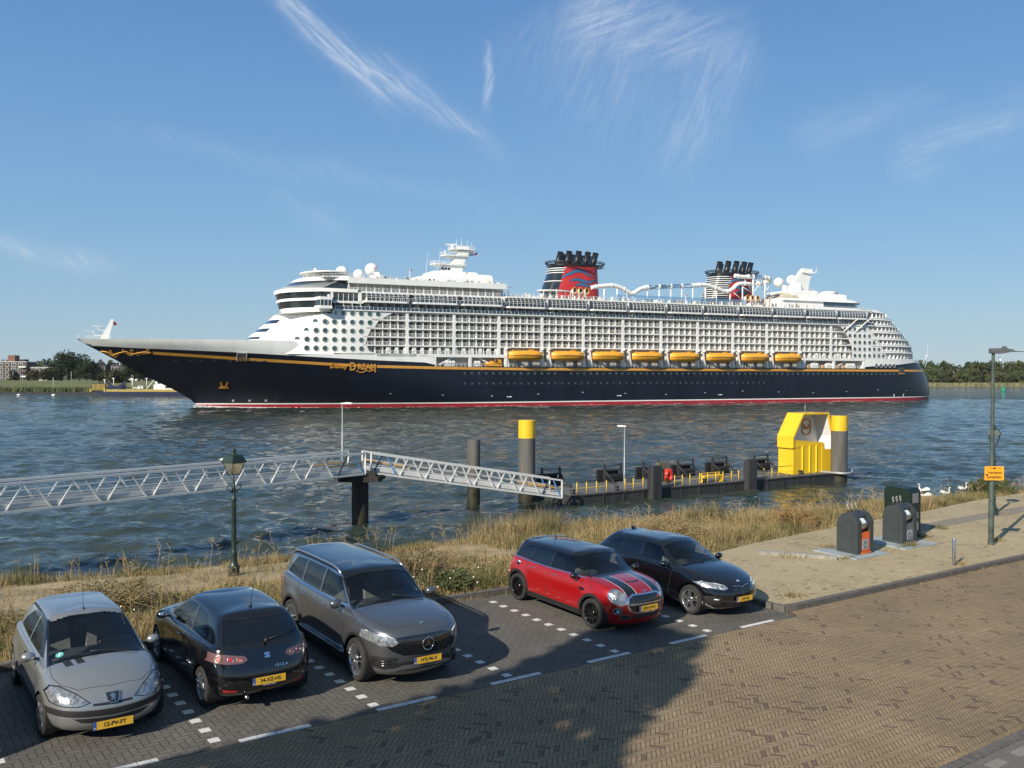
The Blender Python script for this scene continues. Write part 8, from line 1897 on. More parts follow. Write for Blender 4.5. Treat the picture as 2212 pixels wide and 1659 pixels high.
e = MB(); e.prism([(0, 0), (37.8, 0), (37.0, 1.6), (36.2, 7.0), (-1.2, 7.0), (0, 5)] if False else [(0, 0), (36.0, 0), (38.2, 1.4), (38.2, 6.6), (0, 6.6)], -.8, .90, 'z'); e.build('float', m_pon, pon)
e = MB(); e.prism([(.12, .12), (35.9, .12), (38.05, 1.45), (38.05, 6.5), (.12, 6.5)], .86, .945, 'z'); e.build('deck', m_deck, pon)
e = MB()
for s_ in np.arange(1.2, 36, 2.4): e.box(s_, s_ + .12, -.06, .0, -.3, .88)
e.box(0, 36.0, -.08, 0, .78, .93); e.build('side_ribs', m_pon, pon)
for s_ in (9.55, 22.4): e = MB(); e.prism([(s_ - .55, -.75), (s_ + .55, -.75), (s_ + .55, .1), (s_ - .55, .1)], -.6, 3.0, 'z'); e.prism([(s_ - .55, -.75), (s_ + .55, -.75), (s_ + .4, -.1), (s_ - .4, -.1)], 3.0, 3.2, 'z'); e.build('fender_post', m_pon, pon)
for s_, p_ in ((.5, .5), (5.6, .5), (16.9, .6), (23.9, .5), (31.5, 1.0)): e = MB(); e.tube([(s_, p_, .9), (s_, p_, 1.35)], .2, 12); e.tube([(s_, p_, 1.3), (s_, p_, 1.4)], .26, 12); e.build('mooring_bollard', m_pon, pon)
def rail(grp, h=1.2):
 e = MB()
 for a in grp: e.tube([(a, .25, .92), (a, .25, 2.05)], .042, 6)
 e.mi = 0; e.bar((grp[0], .25, 1.5), (grp[-1], .25, 1.5), .04); e.mi = 1; e.tube([(grp[0], .25, 2.08), (grp[-1], .25, 2.08)], .035, 5); e.build('railing', [m_yel, m_black], pon)
rail([.8, 1.9, 3.05, 4.2]); rail([6.4, 7.4, 8.6]); rail([10.6, 11.6, 12.6, 13.6]); rail([14.6, 15.9, 17.0, 18.1, 19.1, 20.3, 21.3]); rail([23.9, 25.0, 26.2, 27.2, 28.4, 29.3])
for q in (2.0, 9.6, 14.7, 19.5, 24.5, 31.0):
 f = empty('fender_frame', (q, 5.3, .94), 0, parent=pon); f.scale = (.85, .85, .8)
 e = MB(); w = 1.25;
 for sg in (-1, 1): e.bar((sg * w, 1.1, 0), (sg * w, 1.2, 2.15), .22); e.bar((sg * w, -1.0, 0), (sg * w, 1.15, 1.45), .16); e.bar((sg * w, -1.1, .08), (sg * w, 1.2, .08), .2); e.tube([(sg * w, 1.2, 2.15), (sg * w, 1.2, 2.45)], .09, 6)
 e.bar((-w, 1.15, 1.5), (w, 1.15, 1.5), .2); e.tube([(-w, 1.2, 2.1), (w, 1.2, 2.1)], .05, 5); e.bar((-w, .2, .9), (w, .2, .9), .14); e.build('fender_legs', m_pon, f)
 e = MB(); e.box(-w - .9, w * .75, 1.28, 1.65, -.8, 1.55); e.box(-w, w, .7, 1.15, 0.1, 1.0); e.build('fender_pad', mat('fender_rubber', (.012, .012, .013), .7), f)
e = MB(); e.box(13.5, 14.9, 3.6, 4.2, .95, 2.9); e.build('control_cabinet', mat('cabinet_olive', (.13, .12, .085), .6, var=.15, scale=2), pon)
rg = empty('life_ring_case', tuple(pon.matrix_world @ Vector((0, 0, 0))), 0); bpy.data.objects.remove(rg)
def pon_pt(a, p, z=0): c, s_ = math.cos(PA), math.sin(PA); return (5.43 + a * c - p * s_, 82.03 + a * s_ + p * c, z)
rg = empty('lifebuoy_case', pon_pt(12.5, 1.0, .94), PA, 'red lifebuoy holder standing behind the yellow railing of the pontoon', 'lifebuoy'); rg.scale = (.8, .8, .78); rg_m = mat('case_red', (.70, .045, .03), .4)
e = MB(); e.smooth = True; e.tube([(0, 0, 0), (0, 0, .5)], .06, 6); e.tube([(.42 * math.cos(t), 0, 1.2 + .62 * math.sin(t)) for t in np.linspace(0, math.tau, 25)[:-1]], .24, 8, closed=True); e.build('ring', rg_m, rg)
e = MB(); e.box(-.5, .5, .05, .22, .5, 1.95); e.prism([(-.45, 1.85), (.45, 1.85), (.3, 2.1), (-.3, 2.1)], -.2, .25, 'y'); e.build('case', rg_m, rg)
bn = empty('yellow_bench', pon_pt(18.2, .9, .94), PA, 'low yellow frame bench beside the railing in the middle of the pontoon', 'bench'); e = MB(); e.box(-1.3, 1.3, -.25, .25, .62, .72); e.bar((-1.3, .25, .95), (1.3, .25, .95), .08); e.build('seat', m_yel, bn)
for x_ in (-1.2, 1.2): e = MB(); e.box(x_ - .05, x_ + .05, -.25, .25, 0, .62); e.box(x_ - .05, x_ + .05, .2, .3, .6, 1.0); e.box(x_ - .2, x_ + .2, -.3, .3, 0, .06); e.build('leg', m_yel, bn)
# yellow waiting shelter
m_ye2 = mat('shelter_yellow', (.80, .50, .02), .42, var=.05, scale=1); m_swh = mat('shelter_white', (.74, .75, .76), .5)
shl = empty('waiting_shelter', pon_pt(30.7, 1.25, .94), PA, 'bright yellow waiting shelter with white inside and slanted hood at the end of the pontoon', 'shelter')
# local x along the pontoon, y away, z up. Sections: hood leans, open to the front
L_, D1 = 5.4, 2.1
e = MB(); e.prism([(0, 0), (L_ + .9, 0), (L_ + .9, 2.55), (L_ - .35, 2.6), (L_ - .45, 3.2), (L_ - .7, 3.38), (0, 3.8)], 0, .10, 'y')
e.prism([(0, 0), (L_ + .9, 0), (L_ + .9, 4.1), (L_ + .1, 6.7), (1.4, 6.7), (-.2, 4.2), (-.2, 3.0), (0, 2.95)], D1, D1 + .1, 'y'); e.build('front_and_back_panel', m_ye2, shl)
e = MB()
pts = [(0, 0), (0, 2.95), (-.2, 3.05), (-.2, 4.15), (1.4, 6.68), (5.42, 6.68)]
for a, b in zip(pts[:-1], pts[1:]): e.add([(a[0], -.02, a[1]), (b[0], -.02, b[1]), (b[0], D1, b[1]), (a[0], D1, a[1]), (a[0] + .1, -.02, a[1] - .03), (b[0] + .1, -.02, b[1] - .03), (b[0] + .1, D1, b[1] - .03), (a[0] + .1, D1, a[1] - .03)], [(0, 1, 2, 3), (7, 6, 5, 4), (0, 4, 5, 1), (3, 2, 6, 7), (0, 3, 7, 4), (1, 5, 6, 2)])
e.add([(5.42, -.02, 6.68), (L_ + .95, -.02, 4.1), (L_ + .95, D1, 4.1), (5.42, D1, 6.68)], [(0, 1, 2, 3)]); e.add([(L_ + .95, -.02, 4.1), (L_ + .95, -.02, 0), (L_ + .95, D1, 0), (L_ + .95, D1, 4.1)], [(0, 1, 2, 3)])
e.prism([(-.26, 2.88), (.9, 2.95), (.9, 3.08), (-.26, 3.08)], -.04, D1, 'y')
fr_ = [(-.2, 3.0), (-.2, 4.15), (1.4, 6.68), (5.42, 6.68), (L_ + .95, 4.1), (L_ + .95, 2.55)]
for a, b in zip(fr_[:-1], fr_[1:]): e.bar((a[0] + .06, 0, a[1] - .04), (b[0], 0, b[1] - .04), .2, .24, up=(0, 1, 0))
e.build('hood', m_ye2, shl)
e = MB(); e.prism([(.1, .2), (L_ + .85, .2), (L_ + .85, 4.05), (5.38, 6.58), (1.45, 6.58), (-.1, 4.1), (-.1, 3.1), (.1, 3.05)], D1 - .06, D1 - .015, 'y'); e.add([(L_ + .88, .08, .3), (L_ + .88, D1 - .06, .3), (L_ + .88, D1 - .06, 4.05), (L_ + .88, .08, 4.05)], [(0, 1, 2, 3)]); e.add([(L_ + .88, .08, 4.05), (L_ + .88, D1 - .06, 4.05), (5.38, D1 - .06, 6.58), (5.38, .08, 6.58)], [(0, 1, 2, 3)]); e.build('inside_lining', m_swh, shl)
e = MB()
for x_ in (1.3, 2.45, 3.55): e.box(x_, x_ + .12, -.10, .0, .1, 3.1)
e.box(4.55, 4.61, -.04, 0, .1, 3.1); e.box(.3, 4.6, -.04, .0, 3.12, 3.18); e.build('front_rib', mat('rib_yellow', (.90, .64, .02), .4), shl)
e = MB(); cx_, cz_ = 4.3, 5.0; Y_ = D1 - .09
def rrect(w, h, r, n=6):
 p = []
 for (sx__, sz__, a0) in ((1, 1, 0), (-1, 1, math.pi / 2), (-1, -1, math.pi), (1, -1, 3 * math.pi / 2)):
  for i in range(n + 1): a = a0 + math.pi / 2 * i / n; p.append((cx_ + sx__ * (w - r) + r * math.cos(a), Y_, cz_ + sz__ * (h - r) + r * math.sin(a)))
 return p
e.tube(rrect(.68, .86, .46), .085, 6, closed=True)
for sg in (1, -1): e.tube([(cx_ + sg * x_, Y_, cz_ + z_) for x_, z_ in ((.37, .31), (.39, .08), (.33, -.11), (.2, -.2), (.1, -.16), (.03, -.02), (.0, .1))], [.09, .1, .1, .1, .1, .08, .06], 8)
e.build('wave_emblem', mat('emblem_ochre', (.55, .27, .03), .5), shl)
e = MB(); e.tube([(2.9, 1.0, 6.6), (2.9, 1.0, 7.6)], .04, 5); e.build('roof_rod', m_lpost, shl)
e = MB(); P_ = [pon_pt(35.2, 1.9, 1.0), pon_pt(35.8, -.9, 1.0), pon_pt(37.2, -1.2, 1.02), pon_pt(39.0, .2, 1.08), pon_pt(39.6, .9, 1.1)]; e.tube(smooth_path(P_), .14, 8); tag(e.build('pile_guide', m_lpost), 'grey tubular guide arm around the pile beside the yellow shelter', 'pile guide')
# swans
m_swan = mat('swan_white', (.80, .79, .75), .7); m_bill = mat('bill_orange', (.65, .20, .03), .5)
def swan(x, y, a, label, neck=1.0):
 r = empty('swan', (x, y, .0), a, label, 'swan', 'swans near the bank'); r.scale = (.72, .72, .66); e = MB(); e.smooth = True
 rows = []
 for t in np.linspace(0, 1, 12):
  X_ = -.75 + 1.35 * t; w = .30 * math.sin(math.pi * min(1, .06 + t * .92)) ** .7; zc = .16 + .16 * (1 - t) ** 2 * 1.2; rows.append([(X_, w * math.cos(b), zc + w * .75 * math.sin(b)) for b in np.linspace(0, math.tau, 13)[:-1]])
 e.grid(rows, closed=True); nk = smooth_path([(.50, 0, .22), (.68, 0, .45), (.60, 0, .72 * neck), (.62, 0, .92 * neck), (.74, 0, .98 * neck), (.84, 0, .94 * neck)]); e.tube(nk, [.11 - .055 * min(1, i / 8) + (.02 if i > 15 else 0) for i in range(len(nk))], 8); e.build('body', m_swan, r)
 e = MB(); e.tube([(.84, 0, .94 * neck), (.98, 0, .89 * neck)], [.035, .015], 6); e.build('bill', m_bill, r)
 for sg in (1, -1):
  e = MB(); e.smooth = True; e.grid([[(-.72 + 1.0 * t, sg * (.20 + .12 * math.sin(math.pi * t) * (1 - q * .5)), .18 + .30 * q * math.sin(math.pi * min(1, t + .12)) + .18 * (1 - t) * q) for q in (0, .5, 1)] for t in np.linspace(0, 1, 9)]); e.build('wing', m_swan, r)
SWANS = [(42.5, 92.8, 2.9, 'swan half hidden by the tall green container, neck upright', 1.1), (40.8, 88.8, 3.0, 'swan nearest the tall green container, low in the grass line', 1.2), (43.6, 90.6, .2, 'white swan in the middle, swimming right with its neck up'), (47.0, 93.9, .3, 'rightmost white swan on the water, neck stretched up', 1.15)]
for s_ in SWANS: swan(*s_)
# ---------------------------------------------------------------- far banks
def zbank(y, dike): return dike
m_fgrass = mat('far_grass', (.155, .155, .062), .95, dirt=(.095, .115, .042), scale=.05, stretch=(1, 3, 1)); m_reed = mat('reeds', (.135, .125, .062), .95, dirt=(.06, .07, .03), scale=.25, stretch=(1, 1, .3)); m_mud = mat('shore_stone', (.035, .033, .028), .9, var=.4, scale=.5)
def strip(name, prof, x0, x1, m, kindlab=None, wob=.6, step=6):
 mb = MB(); mb.smooth = True; rows = []
 for x in np.arange(x0, x1 + 1, step): rows.append([(x, y + wob * math.sin(x * .07) + SL(x), z + .12 * math.sin(x * .31 + y)) for y, z in prof])
 mb.grid(rows, flip=True); return tag(mb.build(name, m, recalc=False), kind='structure')
SL = lambda x: 0.0
strip('far_bank_shore', [(424, -1), (429, .7), (431, .9)], -420, -60, m_mud)
strip('far_bank_meadow', [(430.5, .8), (448, 1.6), (456, 1.9), (474, 5.3), (480, 5.6), (486, 5.3), (500, 4.2), (640, 4.0), (1500, 5)], -700, -60, m_fgrass)
# right-hand bank
SL = lambda x: float(np.interp(x, [-80, 180, 900], [0, 239, 441]))
strip('right_bank_shore', [(424, -1), (428, .5), (429, .6)], -66, 900, mat('shore_sand', (.22, .17, .09), .9, var=.3, scale=.3))
strip('right_bank_land', [(428.8, .55), (440, 1.3), (700, 2), (1600, 3)], -66, 1100, m_fgrass)
def reedbed(name, n, fx, h, label, col):
 P_ = np.array([fx() for _ in range(n)]); x, y, z = P_.T; hh = h * nrg.uniform(.6, 1.2, n); w = nrg.uniform(.3, .7, n); a = nrg.uniform(-.5, .5, n)
 V_ = np.stack([np.stack([x - w, y + a, z], 1), np.stack([x + w, y - a, z], 1), np.stack([x + w * .6, y, z + hh], 1), np.stack([x - w * .6, y, z + hh * .9], 1)], 1).reshape(-1, 3)
 F_ = (np.arange(n) * 4)[:, None] + np.arange(4)[None]; c = np.array(col)[None] * nrg.uniform(.55, 1.35, (n, 1)); c = np.concatenate([np.repeat(c, 4, 0), np.ones((n * 4, 1))], 1)
 return tag(mesh_np(name, V_, F_, m_grass, cols=c), label, 'reeds', kind='stuff')
reedbed('reed_bed', 3600, lambda: (rng.uniform(-330, -60), 430.5 + rng.uniform(0, 9), .7), 2.3, 'dark green reeds along the foot of the left far bank', (.10, .115, .05))
reedbed('reed_bed', 4200, lambda: (lambda x: (x, 553.5 + .28 * (x + 230) + rng.uniform(0, 12), .6))(rng.uniform(230, 560)), 2.2, 'pale yellow green reeds along the foot of the wood on the right', (.24, .23, .12))
m_leaf = tint_mat('far_leaves', .9, .12)
def tree(name, x, y, z, h, w, col, label, group=None, n=900, leaf=.55, trunk=.28, clumps=16, seed=0, flat=1.0, bare=False):
 r = empty(name, (x, y, z), 0, label, 'tree', group); rr = random.Random(seed + int(x * 7)); e = MB(); e.tube([(0, 0, -.3), (rr.uniform(-.3, .3), 0, h * trunk), (rr.uniform(-.5, .5), 0, h * .7)], [h * .028, h * .02, h * .008], 7)
 for q in range(6): a = rr.uniform(0, 6.28); e.tube([(0, 0, h * (trunk + .06 * q)), (math.cos(a) * w * .3, math.sin(a) * w * .3, h * (trunk + .25 + .06 * q))], [h * .010, h * .004], 5)
 e.build('trunk', mat('bark', (.06, .05, .04), .9), r)
 k = clumps; cs = []; rs = []
 for q in range(k):
  t = rr.uniform(.0, 1); zz_ = h * (trunk + .06 + (1 - trunk - .12) * t); pr_ = math.sin(math.pi * min(1, .18 + t * .72)) ** .7; a = rr.uniform(0, 6.28); d = w * .5 * pr_ * rr.uniform(.25, .82)
  cs.append((d * math.cos(a), d * math.sin(a), zz_)); q_ = rr.uniform(.14, .26) * w; rs.append((q_, q_, q_ * .72 * flat))
 cc = np.array(col)[None] * nrg.uniform(.72, 1.28, (k, 1)); leafclump('crown', np.array(cs), np.array(rs), max(8, n // k), leaf, cc, m_leaf, parent=r); return r
# the wood on the right reads as one mass
def wood(name, n, fx, hs, col, label, leaf=.9, per=46):
 cs = []; rs = []; cc = []
 for _ in range(n):
  x, y, z = fx(); h = rng.uniform(*hs); c = np.array(col) * rng.uniform(.65, 1.3) * np.array([rng.uniform(.85, 1.25), 1, rng.uniform(.8, 1.1)])
  for q in range(7): t = q / 6; w = h * .36 * math.sin(math.pi * (.22 + .60 * t)); cs.append((x + rng.uniform(-.8, .8) * w, y + rng.uniform(-.8, .8) * w, z + h * (.16 + .76 * t))); rs.append((w * .75, w * .75, h * .13)); cc.append(c)
 return tag(leafclump(name, np.array(cs), np.array(rs), per, leaf, np.array(cc), m_leaf), label, 'wood', kind='stuff')
ybk = lambda x: 550 + .28 * (x + 230)
wood('wood', 340, lambda: (lambda x: (x, ybk(x) + rng.uniform(26, 80), 1.4))(rng.uniform(180, 620)), (14, 19.5), (.060, .078, .034), 'dark green wood on the far bank to the right of the ship', 1.0)
wood('wood', 90, lambda: (lambda x: (x, ybk(x) + rng.uniform(13, 24), 1.2))(rng.uniform(200, 560)), (6, 11), (.085, .10, .042), 'lower lighter green growth at the front edge of the wood on the right', .8)
names = ['round pale green willow at the edge of the wood just right of the stern', 'broad grey green willow to the right of the first one behind the stern', 'low round bush tree in front of the wood near the green lamp post', 'rounded olive green tree in front of the wood, left of the lamp post', 'wide pale willow right of the lamp post, before the wood', 'pale green tree at the right edge of the picture, before the wood']
for i, (px_, h, w) in enumerate(((2008, 12.5, 13), (2044, 11, 12), (2078, 8.5, 11), (2100, 11.5, 14), (2150, 9, 15), (2196, 11, 13))):
 Yt = 632 / (1 - .28 * (px_ - 1106) / 1950); X_ = (px_ - 1106) / 1950 * Yt; tree('willow_tree', X_, Yt, 1.2, h * 1.12, w * 1.12, [(.095, .115, .05), (.085, .105, .05), (.10, .11, .045), (.09, .105, .04), (.11, .12, .055), (.10, .12, .05)][i], names[i], 'trees before the wood', 1100, .6, .12, 18, 40 + i)
# left bank: trees and hedges behind the dike
X5 = lambda px_, Y_: (px_ - 1106) / 1950 * Y_
wood('distant_wood', 150, lambda: (rng.uniform(-420, -130), rng.uniform(640, 700), 4), (11, 14.5), (.055, .075, .036), 'distant tree line behind the houses on the left far bank', 1.0, 30)
for i, (px_, Y_, h, w, c, lb, nm) in enumerate((
 (128, 505, 17.0, 16, (.028, .046, .020), 'tall dark tree forming the left half of the big clump beside the flats', 'dense_tree'), (149, 503, 17.8, 16, (.026, .042, .019), 'tallest dark tree in the big clump on the left far bank', 'dense_tree'), (172, 505, 15.6, 16, (.030, .048, .022), 'dark tree forming the right half of the big clump', 'dense_tree'),
 (187, 498, 12.0, 13, (.042, .060, .026), 'lighter green tree at the right foot of the big dark clump', 'dense_tree'), (105, 494, 8.0, 9, (.055, .070, .028), 'low green tree between the flats and the big dark clump', 'round_tree'), (74, 494, 7.0, 8, (.10, .085, .045), 'brownish small tree in front of the flats', 'round_tree'),
 (29, 494, 6.5, 6.5, (.085, .075, .045), 'thin brownish tree in front of the tall flats at the left', 'round_tree'), (218, 494, 7.5, 6, (.018, .024, .014), 'small dark round tree before the dark brick house', 'round_tree'), (240, 470, 8.6, 13, (.065, .072, .036), 'broad grey green bush tree right behind the ferry ramp', 'bush_tree'),
 (262, 472, 6.8, 9, (.060, .068, .033), 'low bush tree between the ferry ramp and the ferry cabin', 'bush_tree'), (275, 500, 15.0, 10, (.050, .068, .032), 'tall slim tree behind the ferry, touching the bow of the ship', 'tall_tree'), (290, 500, 13, 10, (.045, .062, .030), 'tree just left of the ship\'s stem, behind the ferry cabin', 'tall_tree'), (310, 505, 11, 11, (.040, .058, .028), 'dark tree behind the white ferry cabin', 'tall_tree'))):
 tree(nm, X5(px_, Y_), Y_, 4.4 if Y_ > 480 else 1.8, h - (1.6 if Y_ > 480 else 0) + 1.0, w, c, lb, 'trees on the left far bank', 1500, .55, .14, 22, i)
# flats and houses
m_brk = mat('brick_brown', (.105, .074, .062), .9, var=.2, scale=.6); m_brd = mat('brick_dark', (.062, .050, .044), .9, var=.2, scale=.5); m_brr = mat('brick_red', (.19, .10, .075), .9, var=.15, scale=.5); m_tile = mat('roof_tiles_dark', (.030, .029, .030), .7, var=.25, scale=.6); m_wfr = mat('window_frame_white', (.60, .60, .57), .7); m_wgl = mat('house_window', (.03, .04, .05), .12, coat=1)
def win(parent, x, y, z, w, h, frame=True, nm='window'):
 e = MB(); e.mi = 1; e.box(x, x + w, y - .10, y + .02, z, z + h); e.mi = 0; t = .17
 for b in ((x - t, x, z - t, z + h + t), (x + w, x + w + t, z - t, z + h + t)): e.box(b[0], b[1], y - .18, y + .02, b[2], b[3])
 for b in ((z - t, z), (z + h, z + h + t)): e.box(x, x + w, y - .18, y + .02, b[0], b[1])
 if w > 1.8: e.box(x + w / 2 - .06, x + w / 2 + .06, y - .16, y, z, z + h)
 return e.build(nm, [m_wfr, m_wgl], parent)
ap = empty('apartment_building', (X5(-30, 512), 512, 4.2), 0, 'brown brick apartment building with a square roof tower at the left edge', 'apartment building')
e = MB(); e.box(0, 23, 0, 11, 0, 11.3); e.build('wall', m_brk, ap); e = MB(); e.box(-.2, 23.2, -.25, 11.2, 11.3, 11.65); e.build('roof_edge', m_wfr, ap); e = MB(); e.box(11.2, 15.2, 2, 7, 11.65, 15.2); e.build('roof_tower', m_brr, ap); e = MB(); e.box(18.6, 21.6, .5, 5, 11.65, 12.9); e.build('roof_hut', m_tile, ap)
e = MB(); e.tube([(11.6, 3, 15.2), (11.6, 3, 16.6)], .06, 4); e.tube([(14.9, 3, 15.2), (14.9, 3, 16.8)], .06, 4); e.build('aerial', m_wfr, ap)
for fl_ in range(4):
 for x_ in (.6, 3.9, 7.2, 11.2, 14.6, 18.4): win(ap, x_, 0, .7 + fl_ * 2.75, 2.3 if x_ not in (11.2,) else 1.5, 1.6)
 if fl_ > 0: e = MB(); e.box(19.0, 23.0, -1.3, 0, fl_ * 2.75 - .1, fl_ * 2.75 + .8); e.build('balcony', m_wfr if fl_ % 2 else m_brk, ap)
ap2 = empty('apartment_building', (X5(57, 514) + .3, 514, 4.2), 0, 'lower three storey brown flats between the tall flats and the big dark trees', 'apartment building')
e = MB(); e.box(0, 15.6, 0, 10, 0, 8.2); e.build('wall', m_brk, ap2); e = MB(); e.box(-.2, 15.8, -.25, 10.2, 8.2, 8.55); e.build('roof_edge', m_wfr, ap2); e = MB(); e.box(8.4, 11, 1, 4, 8.55, 10.0); e.build('roof_hut', m_tile, ap2)
for fl_ in range(3):
 for x_ in (.8, 4.6, 8.6, 12.4): win(ap2, x_, 0, .7 + fl_ * 2.7, 2.4, 1.6)
e = MB(); e.box(3.4, 14, -.5, -.02, .1, 1.3); e.build('ground_floor_panel', m_wfr, ap2)
hs = empty('brick_house', (X5(200, 512), 512, 4.2), 0, 'dark brick house row with steep dark roofs and white dormers left of the ferry', 'house')
e = MB(); e.box(0, 8.0, 0, 9, 0, 6.6); e.box(8.0, 17.8, .5, 9, 0, 5.2); e.build('wall', m_brd, hs)
e = MB(); e.prism([(-.3, 6.5), (8.2, 6.5), (7.2, 10.2), (.8, 10.2)], -.4, 9, 'y'); e.add([(8.2, 0, 5.1), (18.0, 0, 5.1), (17.4, 4.5, 10.3), (8.6, 4.5, 10.3), (8.2, 9, 5.1), (18.0, 9, 5.1)], [(0, 1, 2, 3), (3, 2, 5, 4), (1, 5, 2), (0, 3, 4)]); e.build('roof', m_tile, hs)
for x_ in (5.4, 10.6, 12.8): win(hs, x_, .55 if x_ > 8 else -.45, 7.0, 1.4, 1.7, nm='dormer')
for x_ in (2.0, 9.0, 11.4, 13.6, 15.8): win(hs, x_, .5 if x_ > 8 else 0, 1.2, .9, 2.0)
for x_ in (1.4, 5.8, 10.0, 13.4): e = MB(); e.box(x_, x_ + .5, 4, 4.6, 9.9, 11.3); e.build('chimney', m_wfr if x_ in (5.8, 13.4) else m_brd, hs)
e = MB(); e.tube([(-.7, -1, 0), (-.7, -1, 9.4)], .14, 6); e.tube([(17.6, .2, 5), (17.9, .2, 9.6)], .16, 5); e.build('gutter_pipe', m_wfr, hs)
h2 = empty('brick_house', (X5(281, 512), 512, 4.2), 0, 'brown brick house with a white porch, half hidden by the stem of the ship', 'house'); e = MB(); e.box(0, 8.5, 0, 8, 0, 7.4); e.build('wall', m_brk, h2); e = MB(); e.prism([(-.3, 7.3), (8.8, 7.3), (6.5, 8.6), (2, 8.6)], -.3, 8, 'y'); e.build('roof', m_tile, h2)
for fl_ in range(2):
 for x_ in (.8, 3.2, 5.8): win(h2, x_, 0, 1.2 + fl_ * 3.0, 1.3, 1.9)
e = MB(); e.box(-1.4, 5.0, -2.5, 0, 0, 2.2); e.build('porch', m_wfr, h2)
for i, (px_, Y_, nm) in enumerate(((115, 452, 'leftmost of two thin white posts on the far meadow'), (284, 452, 'right hand one of two thin white posts on the far meadow'))): e = MB(); e.tube([(0, 0, -.5), (0, 0, 5.2)], .12, 5); tag(e.build('marker_post', m_wfr, loc=(X5(px_, Y_), Y_, 2.2)), nm, 'post')
for i, px_ in enumerate((28, 154)): e = MB(); e.tube([(0, 0, 0), (0, 0, 5.5)], .09, 5); e.ball((0, 0, 5.6), .25, 6); tag(e.build('far_street_lamp', m_wfr, loc=(X5(px_, 492), 492, 4.4)), ['thin street lamp before the tall flats on the far bank', 'thin street lamp before the big dark trees on the far bank'][i], 'street lamp')
# river ferry
fy = empty('river_ferry', (-179, 395, 0), .06, 'yellow and dark blue car ferry with raised ramp passing behind the bow of the ship', 'ferry')
m_fy = mat('ferry_yellow', (.40, .30, .07), .5, var=.1, scale=.8); m_fb = mat('ferry_blue', (.012, .02, .055), .4, var=.2, scale=.5)
e = MB(); e.mi = 1; e.prism([(-1, .5), (3, -.6), (46, -.6), (48, .6), (48, 2.0), (-4, 2.0)], 0, 11, 'y'); e.mi = 0; e.box(1.2, 48, -.05, 11.05, 2.0, 3.0); e.build('hull', [m_fy, m_fb], fy)
e = MB(); e.mi = 0
for q in range(11): e.box(-4.6 + q * .52, -4.3 + q * .52, -.1, .12, 2.6, 5.4)
e.mi = 1; e.box(-5.0, 1.2, .15, .4, 2.5, 5.6); e.mi = 0; e.box(-5.6, -4.8, -.3, 11, 2.0, 3.2); e.box(.4, 1.1, -.3, 11, 1.8, 3.4); e.build('ramp', [m_fy, m_fb], fy)
e = MB(); e.prism([(2, 3), (9.6, 3), (9.6, 4.6), (8, 5.4), (5.5, 4.3), (3.4, 5.2), (2.2, 6.2)], 0, .5, 'y'); e.prism([(7.6, 3), (9.8, 3), (9.8, 6.6), (9.0, 6.9), (8.0, 5)], 0, .4, 'y'); e.build('bulwark', m_fb, fy)
e = MB(); e.box(21, 40, 2, 9, 3, 4.9); e.prism([(20.5, 4.9), (30, 4.9), (29.6, 8.4), (22.6, 8.4)], 3.4, 7.6, 'y'); e.prism([(22, 8.4), (29, 8.4), (27.6, 9.0), (23, 9.0)], 3, 8, 'y'); e.lathe([(1.2, 9), (1.5, 9.7), (.8, 10.2), (.001, 10.3)], (24.5, 5.5, 0), 12); e.bar((17.5, 3, 3), (21.8, 3, 8.2), .25); e.bar((34.5, 3, 3), (29.2, 3, 8.2), .25); e.build('cabin', m_sw, fy)
for s_, zz_ in ((22.2, 5.4), (24.2, 5.4), (26.8, 5.4)): e = MB(); e.box(s_, s_ + 1.3, 3.33, 3.42, zz_, zz_ + 2.2); e.build('window', m_wgl, fy)
for s_ in (26, 30, 34, 37.5): e = MB(); e.box(s_, s_ + 2.6, 1.93, 2.02, 3.5, 4.4); e.build('window', m_wgl, fy)
e = MB(); e.box(22.8, 28.4, 3.3, 3.45, 7.4, 7.8); e.build('red_trim', mat('ferry_trim', (.35, .08, .06), .6), fy)
for s_, hh in ((.6, 6.4), (4.4, 7.0), (12.6, 6.9), (18.6, 7.0)): e = MB(); e.tube([(s_, .4, 3), (s_, .4, hh + .8)], .14, 6); e.box(s_ - .5, s_ + .3, .2, .6, hh + .6, hh + 1.0); e.build('deck_mast', m_sw, fy)
vn = empty('white_van', (-179 + 12.0, 395 + 2.6, 3.0), .06, 'small white pickup van standing on the deck of the ferry', 'van'); e = MB(); e.prism([(0, .3), (4.2, .3), (4.2, 1.0), (3.9, 1.6), (2.4, 1.6), (1.9, 1.0), (0, .85)], 0, 1.8, 'y'); e.build('body', m_sw, vn); e = MB(); e.box(2.6, 3.7, -.03, .02, 1.05, 1.45); e.build('window', m_wgl, vn)
for s_ in (.9, 3.4): e = MB(); e.tube([(s_, -.05, .34), (s_, .2, .34)], .34, 10); e.build('wheel', m_rubber, vn)
